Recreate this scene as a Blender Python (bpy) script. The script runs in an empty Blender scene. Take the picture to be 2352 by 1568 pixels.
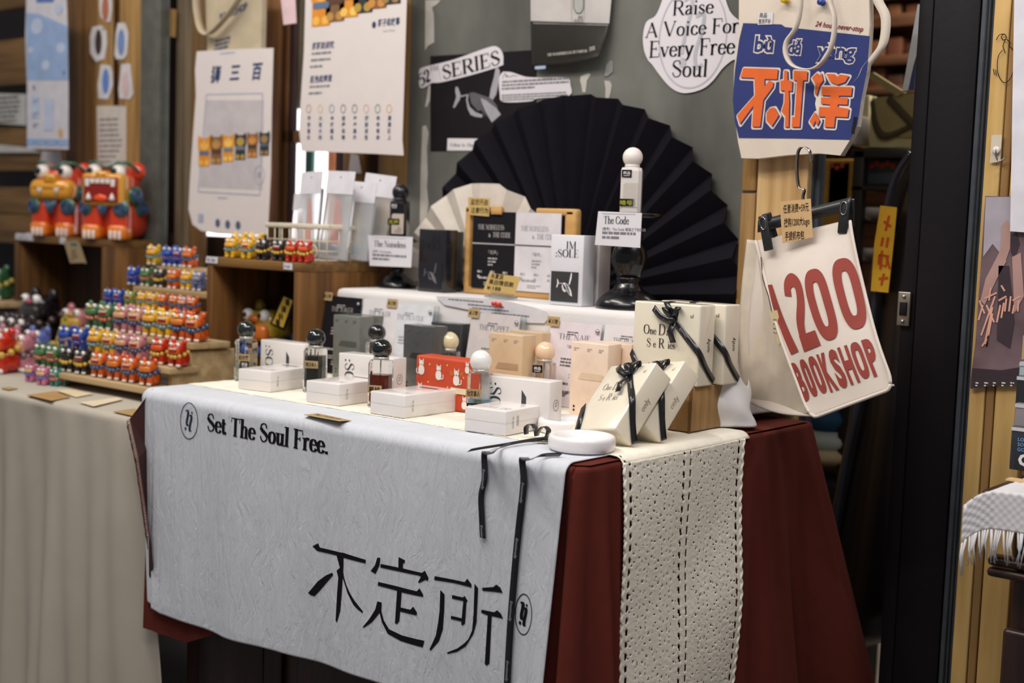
import bpy, bmesh, math, random
from mathutils import Vector, Matrix, noise
import numpy as np
PI = math.pi
SC = bpy.context.scene
COL = SC.collection
# ------------------------------------------------------------------ camera
W_, H_, F_ = 2352, 1568, 3000.0
CAM = Vector((1.00240644, -1.33893828, 0.30401582))       # table top is z = 0, the floor is z = -0.76
RGT = Vector((0.77093615, 0.63597166, 0.03460497)); DWN = Vector((0.08277373, -0.0461729, -0.9954982)); FWD = Vector((-0.63151086, 0.77032993, -0.08823741))
cd = bpy.data.cameras.new('camera'); cam = bpy.data.objects.new('camera', cd); COL.objects.link(cam)
cd.sensor_width = 36; cd.lens = F_ / W_ * 36; cd.clip_start = .05
m = Matrix((( RGT.x, -DWN.x, -FWD.x, CAM.x), (RGT.y, -DWN.y, -FWD.y, CAM.y), (RGT.z, -DWN.z, -FWD.z, CAM.z), (0, 0, 0, 1)))
cam.matrix_world = m
cd.dof.use_dof = True; cd.dof.focus_distance = 1.92; cd.dof.aperture_fstop = 3.3
SC.camera = cam
# ------------------------------------------------------------------ world, lights, exposure
SC.view_settings.view_transform = 'Standard'; SC.view_settings.look = 'None'; SC.view_settings.gamma = 1
SC.view_settings.use_curve_mapping = False
SC.view_settings.exposure = 0.48
wd = bpy.data.worlds.new('world'); SC.world = wd; wd.use_nodes = True
wd.node_tree.nodes['Background'].inputs[0].default_value = (.86, .88, .95, 1); wd.node_tree.nodes['Background'].inputs[1].default_value = .15
def area(name, loc, target, sx, sy, power, col):
    l = bpy.data.lights.new(name, 'AREA'); l.shape = 'RECTANGLE'; l.size = sx; l.size_y = sy; l.energy = power; l.color = col
    o = bpy.data.objects.new(name, l); COL.objects.link(o); o.location = loc
    o.rotation_euler = (Vector(target) - Vector(loc)).to_track_quat('-Z', 'Y').to_euler()
    return o
area('ceiling_tube_light', (-.75, -.55, 1.75), (-.5, .3, 0), 1.5, .08, 16, (1, .93, .85))
area('ceiling_tube_light', (.35, -1.0, 1.75), (-.1, .3, 0), 1.5, .08, 12, (1, .93, .86))
area('ceiling_panel_light', (-.1, -1.7, 2.3), (-.4, .2, -.1), 2.6, 1.2, 7.5, (.97, .97, 1))
area('ceiling_tube_light', (-2.3, -.5, 1.9), (-1.7, .6, 0), 1.0, .1, 8, (1, .92, .82))
area('ceiling_lamp_light', (.1, 1.9, 1.5), (0, 1.9, 0), .5, .5, 30, (1, .88, .74))
area('ceiling_lamp_light', (1.1, .1, 1.9), (.6, .7, .2), .8, .2, 11, (.97, .97, 1))

# ------------------------------------------------------------------ measuring helpers
def ray(px, py):
    return (RGT * ((px - W_ / 2) / F_) + DWN * ((py - H_ / 2) / F_) + FWD)
def at(px, py, ax, v):
    d = ray(px, py); return CAM + d * ((v - CAM[ax]) / d[ax])
def proj(p):
    q = Vector(p) - CAM; c = q.dot(FWD); return (q.dot(RGT) / c * F_ + W_ / 2, q.dot(DWN) / c * F_ + H_ / 2, c)
def XAT(px, Y, Z):
    lo, hi = -4.0, 1.5
    for _ in range(40):
        mid = (lo + hi) / 2
        if proj((mid, Y, Z))[0] < px: lo = mid
        else: hi = mid
    return lo
def xz(px, py, Y):
    p = at(px, py, 1, Y); return (p.x, p.z)
# ------------------------------------------------------------------ materials
def lin(c):
    if isinstance(c, str): c = [int(c[i:i + 2], 16) / 255 for i in (0, 2, 4)]
    return [x / 12.92 if x <= .04045 else ((x + .055) / 1.055) ** 2.4 for x in c[:3]] + [1]
MATS = {}
def mat(name, col, rough=.6, metal=0., var=.08, vs=30., bump=0., bs=300., stretch=(1, 1, 1), coat=0., trans=0., ior=1.45, emit=0., alpha=1., grain=None, sheen=0., detail=4, sss=0, spec=.5):
    if name in MATS: return MATS[name]
    M = bpy.data.materials.new(name); M.use_nodes = True; N = M.node_tree.nodes; L = M.node_tree.links
    b = N['Principled BSDF']; c = lin(col)
    b.inputs['Roughness'].default_value = rough; b.inputs['Specular IOR Level'].default_value = spec; b.inputs['Metallic'].default_value = metal
    b.inputs['Coat Weight'].default_value = coat; b.inputs['Coat Roughness'].default_value = .05
    b.inputs['Transmission Weight'].default_value = trans; b.inputs['IOR'].default_value = ior
    b.inputs['Sheen Weight'].default_value = sheen; b.inputs['Alpha'].default_value = alpha
    if sss: b.inputs['Subsurface Weight'].default_value = sss; b.inputs['Subsurface Radius'].default_value = (.01, .006, .004)
    tc = N.new('ShaderNodeTexCoord'); mp = N.new('ShaderNodeMapping'); mp.inputs['Scale'].default_value = stretch
    L.new(tc.outputs['Object'], mp.inputs['Vector'])
    nz = N.new('ShaderNodeTexNoise'); nz.inputs['Scale'].default_value = vs; nz.inputs['Detail'].default_value = detail
    L.new(mp.outputs[0], nz.inputs['Vector'])
    cr = N.new('ShaderNodeValToRGB'); e = cr.color_ramp.elements
    if grain:
        g = lin(grain); e[0].color = g; e[1].color = c; e[0].position = .35; e[1].position = .65
    else:
        e[0].color = [max(0, x * (1 - var)) for x in c[:3]] + [1]; e[1].color = [min(1, x * (1 + var)) for x in c[:3]] + [1]
        e[0].position = .3; e[1].position = .7
    L.new(nz.outputs[0], cr.inputs[0]); L.new(cr.outputs[0], b.inputs['Base Color'])
    if emit:
        L.new(cr.outputs[0], b.inputs['Emission Color']); b.inputs['Emission Strength'].default_value = emit
    if bump:
        n2 = N.new('ShaderNodeTexNoise'); n2.inputs['Scale'].default_value = bs; n2.inputs['Detail'].default_value = 5
        L.new(mp.outputs[0], n2.inputs['Vector']); bp = N.new('ShaderNodeBump'); bp.inputs['Strength'].default_value = min(1, bump); bp.inputs['Distance'].default_value = .001 * max(1, bump)
        L.new(n2.outputs[0], bp.inputs['Height']); L.new(bp.outputs[0], b.inputs['Normal'])
    MATS[name] = M; return M
def wood(name, c1, c2, ax=2, rough=.55, sc=14, var=0, bump=.25):
    st = [8., 8., 8.]; st[ax] = .5
    return mat(name, c1, rough=rough, grain=c2, vs=sc / 2.5, stretch=tuple(st), bump=bump, bs=30, detail=6)
BLK = mat('ink_black', '161316', .8, spec=.15); GRY = mat('ink_grey', '77777c', .8); DIM = mat('ink_pale_grey', 'a8a5a8', .8)
WHT = mat('ink_white', 'e8e4e4', .7); NAVY = mat('ink_navy', '2b3c66', .7); PAPER = mat('white_paper', 'dcd7d8', .75, var=.02)
KRAFT = mat('kraft_paper', 'ad9468', .8, bump=.2, bs=500); WBOX = mat('white_carton', 'e6e0dc', .28, var=.015, coat=.4)
BLKGLOSS = mat('black_lacquer', '0d0b0e', .25, coat=.3, spec=.4); BLKMATT = mat('black_matt', '131116', .6, spec=.25)
# ------------------------------------------------------------------ mesh helpers
class MB:
    def __init__(s): s.v = []; s.f = []; s.sm = []
    def add(s, V, Fc, smooth=False):
        o = len(s.v); s.v += [tuple(p) for p in V]; s.f += [tuple(i + o for i in q) for q in Fc]; s.sm += [smooth] * len(Fc); return s
    def box(s, c, d, r=0, M=None, seg=2):
        bm = bmesh.new(); bmesh.ops.create_cube(bm, size=1)
        for v in bm.verts: v.co = Vector((v.co.x * d[0], v.co.y * d[1], v.co.z * d[2]))
        if r: bmesh.ops.bevel(bm, geom=bm.edges[:], offset=r, segments=seg, affect='EDGES', profile=.5)
        V = [v.co + Vector(c) for v in bm.verts]
        if M: V = [M @ p for p in V]
        bm.verts.index_update()
        s.add(V, [[v.index for v in f.verts] for f in bm.faces], bool(r)); bm.free(); return s
    def lathe(s, prof, n=32, c=(0, 0, 0), sm=True, sx=1, sy=1, sq=0, capb=True, capt=True):
        V = []; Fc = []
        for (r, z) in prof:
            for i in range(n):
                a = 2 * PI * i / n; ca, sa = math.cos(a), math.sin(a)
                if sq: k = (abs(ca) ** sq + abs(sa) ** sq) ** (-1 / sq)
                else: k = 1
                V.append((c[0] + r * ca * k * sx, c[1] + r * sa * k * sy, c[2] + z))
        m = len(prof)
        for j in range(m - 1):
            for i in range(n):
                k = (i + 1) % n; Fc.append((j * n + i, j * n + k, (j + 1) * n + k, (j + 1) * n + i))
        if capb: Fc.append(tuple(range(n))[::-1])
        if capt: Fc.append(tuple((m - 1) * n + i for i in range(n)))
        return s.add(V, Fc, sm)
    def sph(s, c, r, n=20, m=12, M=None):
        if not hasattr(r, '__len__'): r = (r, r, r)
        V = [(0, 0, -1)]; Fc = []
        for j in range(1, m):
            t = PI * j / m
            for i in range(n): V.append((math.sin(t) * math.cos(2 * PI * i / n), math.sin(t) * math.sin(2 * PI * i / n), -math.cos(t)))
        V.append((0, 0, 1)); e = len(V) - 1
        for i in range(n):
            k = (i + 1) % n; Fc.append((0, 1 + k, 1 + i)); Fc.append((e, 1 + (m - 2) * n + i, 1 + (m - 2) * n + k))
            for j in range(m - 2): Fc.append((1 + j * n + i, 1 + j * n + k, 1 + (j + 1) * n + k, 1 + (j + 1) * n + i))
        V = [Vector((p[0] * r[0], p[1] * r[1], p[2] * r[2])) for p in V]
        if M: V = [M @ p for p in V]
        return s.add([p + Vector(c) for p in V], Fc, True)
    def tube(s, pts, r, n=8, close=False):
        pts = [Vector(p) for p in pts]; V = []; Fc = []; m = len(pts); up = Vector((0, 0, 1)); prev = None
        for j in range(m):
            t = (pts[(j + 1) % m] - pts[j - 1]) if (close or 0 < j < m - 1) else (pts[1] - pts[0] if j == 0 else pts[-1] - pts[-2])
            t.normalize()
            if prev is None: a = t.cross(up) if abs(t.dot(up)) < .95 else t.cross(Vector((1, 0, 0)))
            else: a = prev - t * prev.dot(t)
            a.normalize(); prev = a; b = t.cross(a); rr = r[j] if hasattr(r, '__len__') else r
            for i in range(n): V.append(pts[j] + a * rr * math.cos(2 * PI * i / n) + b * rr * math.sin(2 * PI * i / n))
        for j in range(m if close else m - 1):
            k2 = (j + 1) % m
            for i in range(n): k = (i + 1) % n; Fc.append((j * n + i, j * n + k, k2 * n + k, k2 * n + i))
        if not close: Fc += [tuple(range(n))[::-1], tuple((m - 1) * n + i for i in range(n))]
        return s.add(V, Fc, True)
    def ribbon(s, pts, w, th=.0006):
        # pts: list of (centre, width direction)
        V = []; Fc = []
        for j, (p, d) in enumerate(pts):
            p = Vector(p); d = Vector(d).normalized()
            q = pts[min(j + 1, len(pts) - 1)]; o = pts[max(j - 1, 0)]
            t = (Vector(q[0]) - Vector(o[0])); nn = t.cross(d); nn.normalize()
            for a, b in ((-1, 0), (1, 0), (1, 1), (-1, 1)): V.append(p + d * a * w / 2 + nn * b * th)
        for j in range(len(pts) - 1):
            for i in range(4): k = (i + 1) % 4; Fc.append((j * 4 + i, j * 4 + k, j * 4 + 4 + k, j * 4 + 4 + i))
        Fc += [(3, 2, 1, 0), tuple(len(V) - 4 + i for i in range(4))]
        return s.add(V, Fc, True)
    def grid(s, fn, nu, nv, th=0, skip=None, smooth=True):
        V = [fn(i / nu, j / nv) for j in range(nv + 1) for i in range(nu + 1)]
        Fc = [(j * (nu + 1) + i, j * (nu + 1) + i + 1, (j + 1) * (nu + 1) + i + 1, (j + 1) * (nu + 1) + i) for j in range(nv) for i in range(nu) if not (skip and skip((i + .5) / nu, (j + .5) / nv))]
        return s.add(V, Fc, smooth)
    def prism(s, pts, y0, y1):
        n = len(pts); V = [(p[0], y0, p[1]) for p in pts] + [(p[0], y1, p[1]) for p in pts]
        return s.add(V, [tuple(range(n)), tuple(range(2 * n - 1, n - 1, -1))] + [(i, i + n, (i + 1) % n + n, (i + 1) % n) for i in range(n)])
    def build(s, name, mt, parent=None, loc=(0, 0, 0), solid=0, label=None, kind=None, fixn=True):
        me = bpy.data.meshes.new(name); me.from_pydata(s.v, [], s.f)
        me.polygons.foreach_set('use_smooth', s.sm); me.materials.append(mt); me.update()
        if fixn and len(s.f) < 6000:
            bm = bmesh.new(); bm.from_mesh(me); bmesh.ops.recalc_face_normals(bm, faces=bm.faces); bm.to_mesh(me); bm.free()
        o = bpy.data.objects.new(name, me); COL.objects.link(o); o.location = loc
        if parent: o.parent = parent
        if solid: md = o.modifiers.new('thickness', 'SOLIDIFY'); md.thickness = solid; md.offset = 0
        if label: o['label'] = label
        if kind: o['kind'] = kind
        return o
def thing(name, label, cat, loc=(0, 0, 0), rz=0, group=None):
    o = bpy.data.objects.new(name, None); COL.objects.link(o); o.location = loc; o.rotation_euler = (0, 0, rz); o.empty_display_size = .02
    o['label'] = label; o['category'] = cat
    if group: o['group'] = group
    return o
def tag(o, label, cat, group=None):
    o['label'] = label; o['category'] = cat
    if group: o['group'] = group
    return o
def struct(o): o['kind'] = 'structure'; return o
def dup(root, loc, rz=None, label=None, sc=None, mats=None, group=None):
    r = root.copy(); COL.objects.link(r); r.location = loc
    if rz is not None: r.rotation_euler = (0, 0, rz)
    if sc: r.scale = (sc, sc, sc)
    if label: r['label'] = label
    if group: r['group'] = group
    def cp(src, dst):
        for ch in [x for x in ALLCH.get(src.name, src.children)]:
            c = ch.copy(); COL.objects.link(c); c.parent = dst
            if mats and ch.name.split('.')[0] in mats and c.type == 'MESH':
                c.material_slots[0].link = 'OBJECT'; c.material_slots[0].material = mats[ch.name.split('.')[0]]
            cp(ch, c)
    cp(root, r); return r
ALLCH = {}
# ------------------------------------------------------------------ flat print shapes: (verts2d, faces)
def rect(x, z, w, h): return ([(x, z), (x + w, z), (x + w, z + h), (x, z + h)], [(0, 1, 2, 3)])
def ell(cx, cz, rx, rz, n=24): return ([(cx + rx * math.cos(2 * PI * i / n), cz + rz * math.sin(2 * PI * i / n)) for i in range(n)], [tuple(range(n))])
def ringp(cx, cz, rx, rz, t, n=40):
    V = [(cx + a * math.cos(2 * PI * i / n), cz + b * math.sin(2 * PI * i / n)) for (a, b) in ((rx, rz), (rx - t, rz - t)) for i in range(n)]
    return (V, [(i, (i + 1) % n, n + (i + 1) % n, n + i) for i in range(n)])
def poly(pts): return (list(pts), [tuple(range(len(pts)))])
def crom(pts, k=6):
    P = [Vector((*p, 0)) for p in pts]; out = []
    for i in range(len(P) - 1):
        a, b, c, d = P[max(i - 1, 0)], P[i], P[i + 1], P[min(i + 2, len(P) - 1)]
        for j in range(k):
            t = j / k; q = .5 * ((2 * b) + (c - a) * t + (2 * a - 5 * b + 4 * c - d) * t * t + (3 * b - a - 3 * c + d) * t ** 3); out.append((q.x, q.y))
    out.append(tuple(pts[-1])); return out
def crom3(P, k=6):
    P = [Vector(p) for p in P]; out = []
    for i in range(len(P) - 1):
        a, b, c, d = P[max(i - 1, 0)], P[i], P[i + 1], P[min(i + 2, len(P) - 1)]
        for j in range(k):
            s = j / k; out.append(.5 * ((2 * b) + (c - a) * s + (2 * a - 5 * b + 4 * c - d) * s * s + (3 * b - a - 3 * c + d) * s ** 3))
    out.append(P[-1]); return out
def rib3(mb, L, w, th=.0006, k=5): return mb.ribbon(list(zip(crom3([p for p, _ in L], k), crom3([Vector(d).normalized() for _, d in L], k))), w, th)
def strokep(pts, w, curve=False):
    if curve: pts = crom(pts)
    V = []; n = len(pts)
    for i in range(n):
        a = pts[max(i - 1, 0)]; b = pts[min(i + 1, n - 1)]; dx, dy = b[0] - a[0], b[1] - a[1]; l = math.hypot(dx, dy) or 1
        ww = w(dx / l, dy / l) if callable(w) else w
        V += [(pts[i][0] - dy / l * ww / 2, pts[i][1] + dx / l * ww / 2), (pts[i][0] + dy / l * ww / 2, pts[i][1] - dx / l * ww / 2)]
    return (V, [(2 * i, 2 * i + 1, 2 * i + 3, 2 * i + 2) for i in range(n - 1)])
def merge(shapes):
    V = []; Fc = []
    for v, f in shapes:
        o = len(V); V += v; Fc += [tuple(i + o for i in q) for q in f]
    return (V, Fc)
def xf(sh, sx=1, sz=1, dx=0, dz=0, rot=0):
    c, s = math.cos(rot), math.sin(rot)
    return ([(dx + (x * sx) * c - (z * sz) * s, dz + (x * sx) * s + (z * sz) * c) for x, z in sh[0]], sh[1])
def grow(pts, d):
    # mitre offset outwards
    n = len(pts); A = sum(pts[i][0] * pts[(i + 1) % n][1] - pts[(i + 1) % n][0] * pts[i][1] for i in range(n)); sg = 1 if A > 0 else -1; out = []
    for i in range(n):
        a, b, c = pts[i - 1], pts[i], pts[(i + 1) % n]
        n1 = Vector((b[1] - a[1], a[0] - b[0])).normalized() * sg; n2 = Vector((c[1] - b[1], b[0] - c[0])).normalized() * sg
        q = n1 + n2
        if q.length < .3: q = n1 * 1.0
        else: q = q / max(.35, (q.length_squared / 2))
        out.append((b[0] + q.x * d, b[1] + q.y * d))
    return out
_bf = {}
def bf(text, x, z, h, align=0, bold=0, xs=1, shear=0, res=2, rot=0, fit=None):
    key = (text, bold, shear, res)
    if key not in _bf:
        c = bpy.data.curves.new('t', 'FONT'); c.body = text; c.size = 1; c.offset = bold; c.shear = shear; c.resolution_u = res
        o = bpy.data.objects.new('t', c); COL.objects.link(o); bpy.context.view_layer.update()
        me = bpy.data.meshes.new_from_object(o.evaluated_get(bpy.context.evaluated_depsgraph_get()))
        V = [(v.co.x, v.co.y) for v in me.vertices]; Fc = [tuple(p.vertices) for p in me.polygons]
        bpy.data.objects.remove(o); bpy.data.curves.remove(c); bpy.data.meshes.remove(me)
        if not V: V = [(0, 0), (1e-5, 0), (0, 1e-5)]; Fc = [(0, 1, 2)]
        x0 = min(v[0] for v in V); V = [(v[0] - x0, v[1]) for v in V]; _bf[key] = (V, Fc, max(v[0] for v in V))
    V, Fc, w = _bf[key]; k = h / .72
    if fit: xs = fit / (w * k)
    return xf((V, Fc), k * xs, k, *_al(x, z, w * k * xs * align, rot), rot)
def _al(x, z, w, rot): return (x - w * math.cos(rot), z - w * math.sin(rot))
# serif alphabet drawn with a broad pen: each glyph = (advance, strokes, serifs)
X = .62
def _st(x, a=0, b=1): return ('k', [(x, a), (x, b)])
GL = {
'A': (.8, [('t', [(.1, 0), (.4, 1)]), ('k', [(.38, 1), (.7, 0)]), ('t', [(.2, .34), (.58, .34)])], [(.1, 0), (.7, 0)]),
'B': (.7, [_st(.16), ('c', [(.16, .98), (.4, .98), (.55, .87), (.53, .62), (.36, .52), (.16, .52)]), ('c', [(.16, .52), (.42, .52), (.6, .4), (.6, .14), (.42, .02), (.16, .02)])], [(.13, 0), (.13, 1)]),
'C': (.74, [('c', [(.66, .72), (.58, .92), (.4, .99), (.17, .84), (.1, .5), (.17, .16), (.4, .01), (.58, .07), (.68, .28)])], []),
'D': (.8, [_st(.16), ('c', [(.16, .98), (.42, .98), (.64, .84), (.71, .5), (.64, .16), (.42, .02), (.16, .02)])], [(.13, 0), (.13, 1)]),
'E': (.68, [_st(.16), ('t', [(.1, .98), (.58, .98), (.58, .78)]), ('t', [(.16, .52), (.44, .52)]), ('t', [(.44, .42), (.44, .62)]), ('t', [(.1, .02), (.62, .02), (.62, .24)])], [(.13, 0), (.13, 1)]),
'F': (.62, [_st(.16), ('t', [(.1, .98), (.58, .98), (.58, .76)]), ('t', [(.16, .52), (.42, .52)]), ('t', [(.42, .42), (.42, .62)])], [(.16, 0), (.13, 1)]),
'G': (.8, [('c', [(.66, .72), (.58, .92), (.4, .99), (.17, .84), (.1, .5), (.17, .16), (.4, .01), (.6, .08), (.66, .2)]), _st(.66, .05, .42)], [(.66, .42)]),
'H': (.86, [_st(.16), _st(.68), ('t', [(.16, .52), (.68, .52)])], [(.16, 0), (.16, 1), (.68, 0), (.68, 1)]),
'I': (.36, [_st(.18)], [(.18, 0), (.18, 1)]),
'J': (.42, [_st(.24, .1, 1), ('c', [(.24, .2), (.22, 0), (.08, -.08)])], [(.24, 1)]),
'K': (.8, [_st(.16), ('t', [(.2, .42), (.62, 1)]), ('k', [(.32, .58), (.68, 0)])], [(.16, 0), (.16, 1), (.62, 1), (.68, 0)]),
'L': (.64, [_st(.16), ('t', [(.1, .02), (.58, .02), (.58, .26)])], [(.13, 0), (.16, 1)]),
'M': (1.0, [('t', [(.16, 0), (.16, 1)]), ('k', [(.16, 1), (.5, .05)]), ('t', [(.5, .05), (.82, 1)]), _st(.82)], [(.16, 0), (.12, 1), (.82, 0), (.84, 1)]),
'N': (.86, [('t', [(.16, 0), (.16, 1)]), ('k', [(.14, 1), (.7, 0)]), ('t', [(.7, 0), (.7, 1)])], [(.16, 0), (.12, 1), (.7, 1)]),
'O': (.84, [('c', [(.42, .99), (.18, .86), (.1, .5), (.18, .14), (.42, .01), (.66, .14), (.74, .5), (.66, .86), (.42, .99)])], []),
'P': (.66, [_st(.16), ('c', [(.16, .98), (.42, .98), (.58, .86), (.58, .6), (.42, .47), (.16, .47)])], [(.16, 0), (.13, 1)]),
'R': (.76, [_st(.16), ('c', [(.16, .98), (.42, .98), (.57, .87), (.57, .62), (.42, .5), (.16, .5)]), ('k', [(.38, .5), (.66, 0)])], [(.16, 0), (.13, 1), (.68, 0)]),
'S': (.6, [('s', [(.48, .76), (.42, .94), (.28, .99), (.12, .9), (.1, .74), (.2, .6), (.4, .46), (.51, .3), (.47, .1), (.3, .01), (.16, .07), (.08, .28)])], []),
'T': (.72, [_st(.36), ('t', [(.06, .76), (.06, .98), (.66, .98), (.66, .76)])], [(.36, 0)]),
'U': (.82, [_st(.16, .3, 1), ('c', [(.16, .35), (.2, .08), (.4, .01), (.6, .08), (.66, .35)]), ('t', [(.66, .3), (.66, 1)])], [(.16, 1), (.66, 1)]),
'V': (.8, [('k', [(.1, 1), (.42, 0)]), ('t', [(.42, 0), (.7, 1)])], [(.1, 1), (.7, 1)]),
'W': (1.1, [('k', [(.1, 1), (.36, 0)]), ('t', [(.36, 0), (.56, .9)]), ('k', [(.54, 1), (.8, 0)]), ('t', [(.8, 0), (1.0, 1)])], [(.1, 1), (1.0, 1), (.54, 1)]),
'X': (.8, [('k', [(.1, 1), (.7, 0)]), ('t', [(.1, 0), (.7, 1)])], [(.1, 1), (.7, 1), (.1, 0), (.7, 0)]),
'Z': (.7, [('t', [(.1, .8), (.1, .98), (.6, .98)]), ('k', [(.6, .98), (.1, .02)]), ('t', [(.1, .02), (.62, .02), (.62, .2)])], []),
'a': (.5, [('c', [(.1, .48), (.14, .6), (.26, X), (.36, .52), (.37, .4), (.37, .1), (.4, .03), (.47, .04)]), ('c', [(.37, .37), (.2, .32), (.09, .18), (.13, .02), (.25, .02), (.37, .14)])], []),
'c': (.46, [('c', [(.4, .47), (.34, .59), (.24, X), (.12, .52), (.08, .3), (.13, .08), (.26, .01), (.38, .08), (.42, .18)])], []),
'd': (.56, [_st(.4), ('c', [(.4, .5), (.3, .6), (.2, .6), (.1, .48), (.08, .28), (.13, .07), (.25, .01), (.4, .12)])], [(.36, 1), (.44, 0)]),
'e': (.48, [('c', [(.1, .36), (.42, .36), (.38, .54), (.25, X), (.12, .52), (.08, .3), (.13, .08), (.26, .01), (.38, .06), (.42, .16)])], []),
'f': (.34, [_st(.16, 0, .8), ('c', [(.16, .75), (.2, .95), (.3, 1), (.36, .93)]), ('t', [(.05, .6), (.3, .6)])], [(.16, 0)]),
'h': (.58, [_st(.13), ('c', [(.13, .45), (.22, .6), (.34, .61), (.43, .5), (.43, .4)]), _st(.43, 0, .46)], [(.1, 1), (.13, 0), (.43, 0)]),
'i': (.3, [_st(.15, 0, .6), ('k', [(.15, .82), (.15, .93)])], [(.12, .6), (.15, 0)]),
'j': (.3, [_st(.15, -.1, .6), ('c', [(.15, 0), (.12, -.2), (.02, -.24)]), ('k', [(.15, .82), (.15, .93)])], [(.12, .6)]),
'l': (.3, [_st(.15)], [(.12, 1), (.15, 0)]),
'm': (.86, [_st(.13, 0, .6), ('c', [(.13, .45), (.22, .6), (.34, .61), (.42, .5), (.42, .4)]), _st(.42, 0, .46), ('c', [(.42, .45), (.5, .6), (.62, .61), (.71, .5), (.71, .4)]), _st(.71, 0, .46)], [(.1, .6), (.13, 0), (.42, 0), (.71, 0)]),
'n': (.58, [_st(.13, 0, .6), ('c', [(.13, .45), (.22, .6), (.34, .61), (.43, .5), (.43, .4)]), _st(.43, 0, .46)], [(.1, .6), (.13, 0), (.43, 0)]),
'o': (.54, [('c', [(.27, X), (.13, .53), (.08, .31), (.13, .09), (.27, .01), (.41, .09), (.46, .31), (.41, .53), (.27, X)])], []),
'r': (.42, [_st(.13, 0, .6), ('c', [(.13, .42), (.2, .58), (.3, .63), (.38, .54)])], [(.1, .6), (.13, 0)]),
's': (.42, [('s', [(.33, .48), (.29, .59), (.2, X), (.09, .55), (.1, .42), (.27, .28), (.36, .16), (.3, .04), (.2, .01), (.1, .06), (.07, .17)])], []),
't': (.38, [_st(.15, .1, .82), ('t', [(.02, .6), (.33, .6)]), ('t', [(.02, .575), (.33, .575)]), ('c', [(.15, .15), (.19, .02), (.28, .02), (.33, .12)])], []),
'u': (.58, [_st(.13, .15, .6), ('c', [(.13, .2), (.16, .04), (.26, .01), (.43, .14)]), _st(.43, 0, .6)], [(.1, .6), (.4, .6), (.48, 0)]),
'v': (.52, [('k', [(.08, .6), (.27, 0)]), ('t', [(.27, 0), (.45, .6)])], [(.08, .6), (.45, .6)]),
'y': (.52, [('k', [(.08, .6), (.27, 0)]), ('c', [(.45, .6), (.27, .02), (.18, -.2), (.06, -.26)])], [(.08, .6), (.45, .6)]),
'z': (.48, [('t', [(.08, .46), (.08, .6), (.4, .6)]), ('k', [(.4, .6), (.08, .02)]), ('t', [(.08, .02), (.42, .02), (.42, .15)])], []),
'.': (.28, [('k', [(.13, -.01), (.13, .13)])], []), ':': (.3, [('k', [(.14, 0), (.14, .13)]), ('k', [(.14, .42), (.14, .55)])], []),
'5': (.6, [('t', [(.5, .98), (.14, .96)]), ('t', [(.14, .96), (.12, .55)]), ('c', [(.12, .55), (.3, .63), (.5, .5), (.5, .18), (.3, .01), (.1, .08)])], []),
'2': (.6, [('c', [(.1, .72), (.16, .93), (.32, .99), (.49, .85), (.46, .6), (.28, .34), (.1, .04)]), ('k', [(.1, .05), (.5, .05)])], []),
'&': (.7, [('c', [(.66, .5), (.5, .2), (.3, 0), (.1, .2), (.3, .5), (.46, .75), (.34, .98), (.2, .8), (.35, .5), (.66, 0)])], []), '-': (.4, [('t', [(.08, .3), (.32, .3)])], []),
}
def serif(text, x, z, h, align=0, k=.15, t=.045, xs=1, track=0, rot=0, fit=None):
    out = []; cx = 0
    for ch in text:
        if ch == ' ': cx += .3; continue
        g = GL.get(ch) or GL.get(ch.upper()); adv, ss, sf = g
        for typ, pts in ss:
            if typ == 'c': sh = strokep(pts, lambda dx, dy: t + (k - t) * abs(dy) ** 1.5, True)
            elif typ == 's': sh = strokep(pts, lambda dx, dy: t + (k - t) * (1.1 if dx > .15 and dy < -.15 else .25 * abs(dy)), True)
            else: sh = strokep(pts, k if typ == 'k' else t)
            out.append(xf(sh, 1, 1, cx))
        for (sx, sz) in sf:
            out.append(([(cx + sx - k * .75, sz - t * .5), (cx + sx + k * .75, sz - t * .5), (cx + sx + k * .75, sz + t * .5), (cx + sx - k * .75, sz + t * .5)], [(0, 1, 2, 3)]))
        cx += adv + track
    sh = merge(out)
    if fit: xs = fit / (cx * h)
    return xf(sh, h * xs, h, *_al(x, z, cx * h * xs * align, rot), rot)
def lines(x, z, w, n, lh, seed=1, h=.45, ragged=.3):
    rd = random.Random(seed); out = []
    for i in range(n):
        cx = x; end = x + w * (1 - ragged * rd.random() if i < n - 1 else .5)
        while cx < end:
            ww = lh * rd.uniform(.5, 2.2); ww = min(ww, end - cx); out.append(rect(cx, z - i * lh, ww, lh * h)); cx += ww + lh * .25
    return merge(out)
def pr(parent, name, mt, shapes, y=0, fn=None, sub=0, label=None):
    """print flat shapes on the surface y (front faces -Y) of the parent, or through fn(u,v)->point"""
    if isinstance(shapes, tuple): shapes = [shapes]
    V, Fc = merge(shapes); me = bpy.data.meshes.new(name)
    dy = [k * 7919 % 1000 * 2.5e-7 for k, q in enumerate(shapes) for _ in q[0]]
    if fn and sub:
        bm = bmesh.new(); vs = [bm.verts.new((a, 0, b)) for a, b in V]
        for q in Fc:
            try: bm.faces.new([vs[i] for i in q])
            except ValueError: pass
        bm.normal_update()
        bmesh.ops.triangulate(bm, faces=bm.faces[:])
        for _ in range(sub):
            ed = [e for e in bm.edges if e.calc_length() > .012]
            if ed: bmesh.ops.subdivide_edges(bm, edges=ed, cuts=1)
        bmesh.ops.triangulate(bm, faces=bm.faces[:])
        for v in bm.verts: v.co = fn(v.co.x, v.co.z)
        bm.to_mesh(me); bm.free()
    else:
        me.from_pydata([fn(a, b) if fn else (a, y - e, b) for (a, b), e in zip(V, dy)], [], Fc)
    me.materials.append(mt); o = bpy.data.objects.new(name, me); COL.objects.link(o)
    if parent: o.parent = parent
    if label: o['label'] = label
    return o
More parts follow.
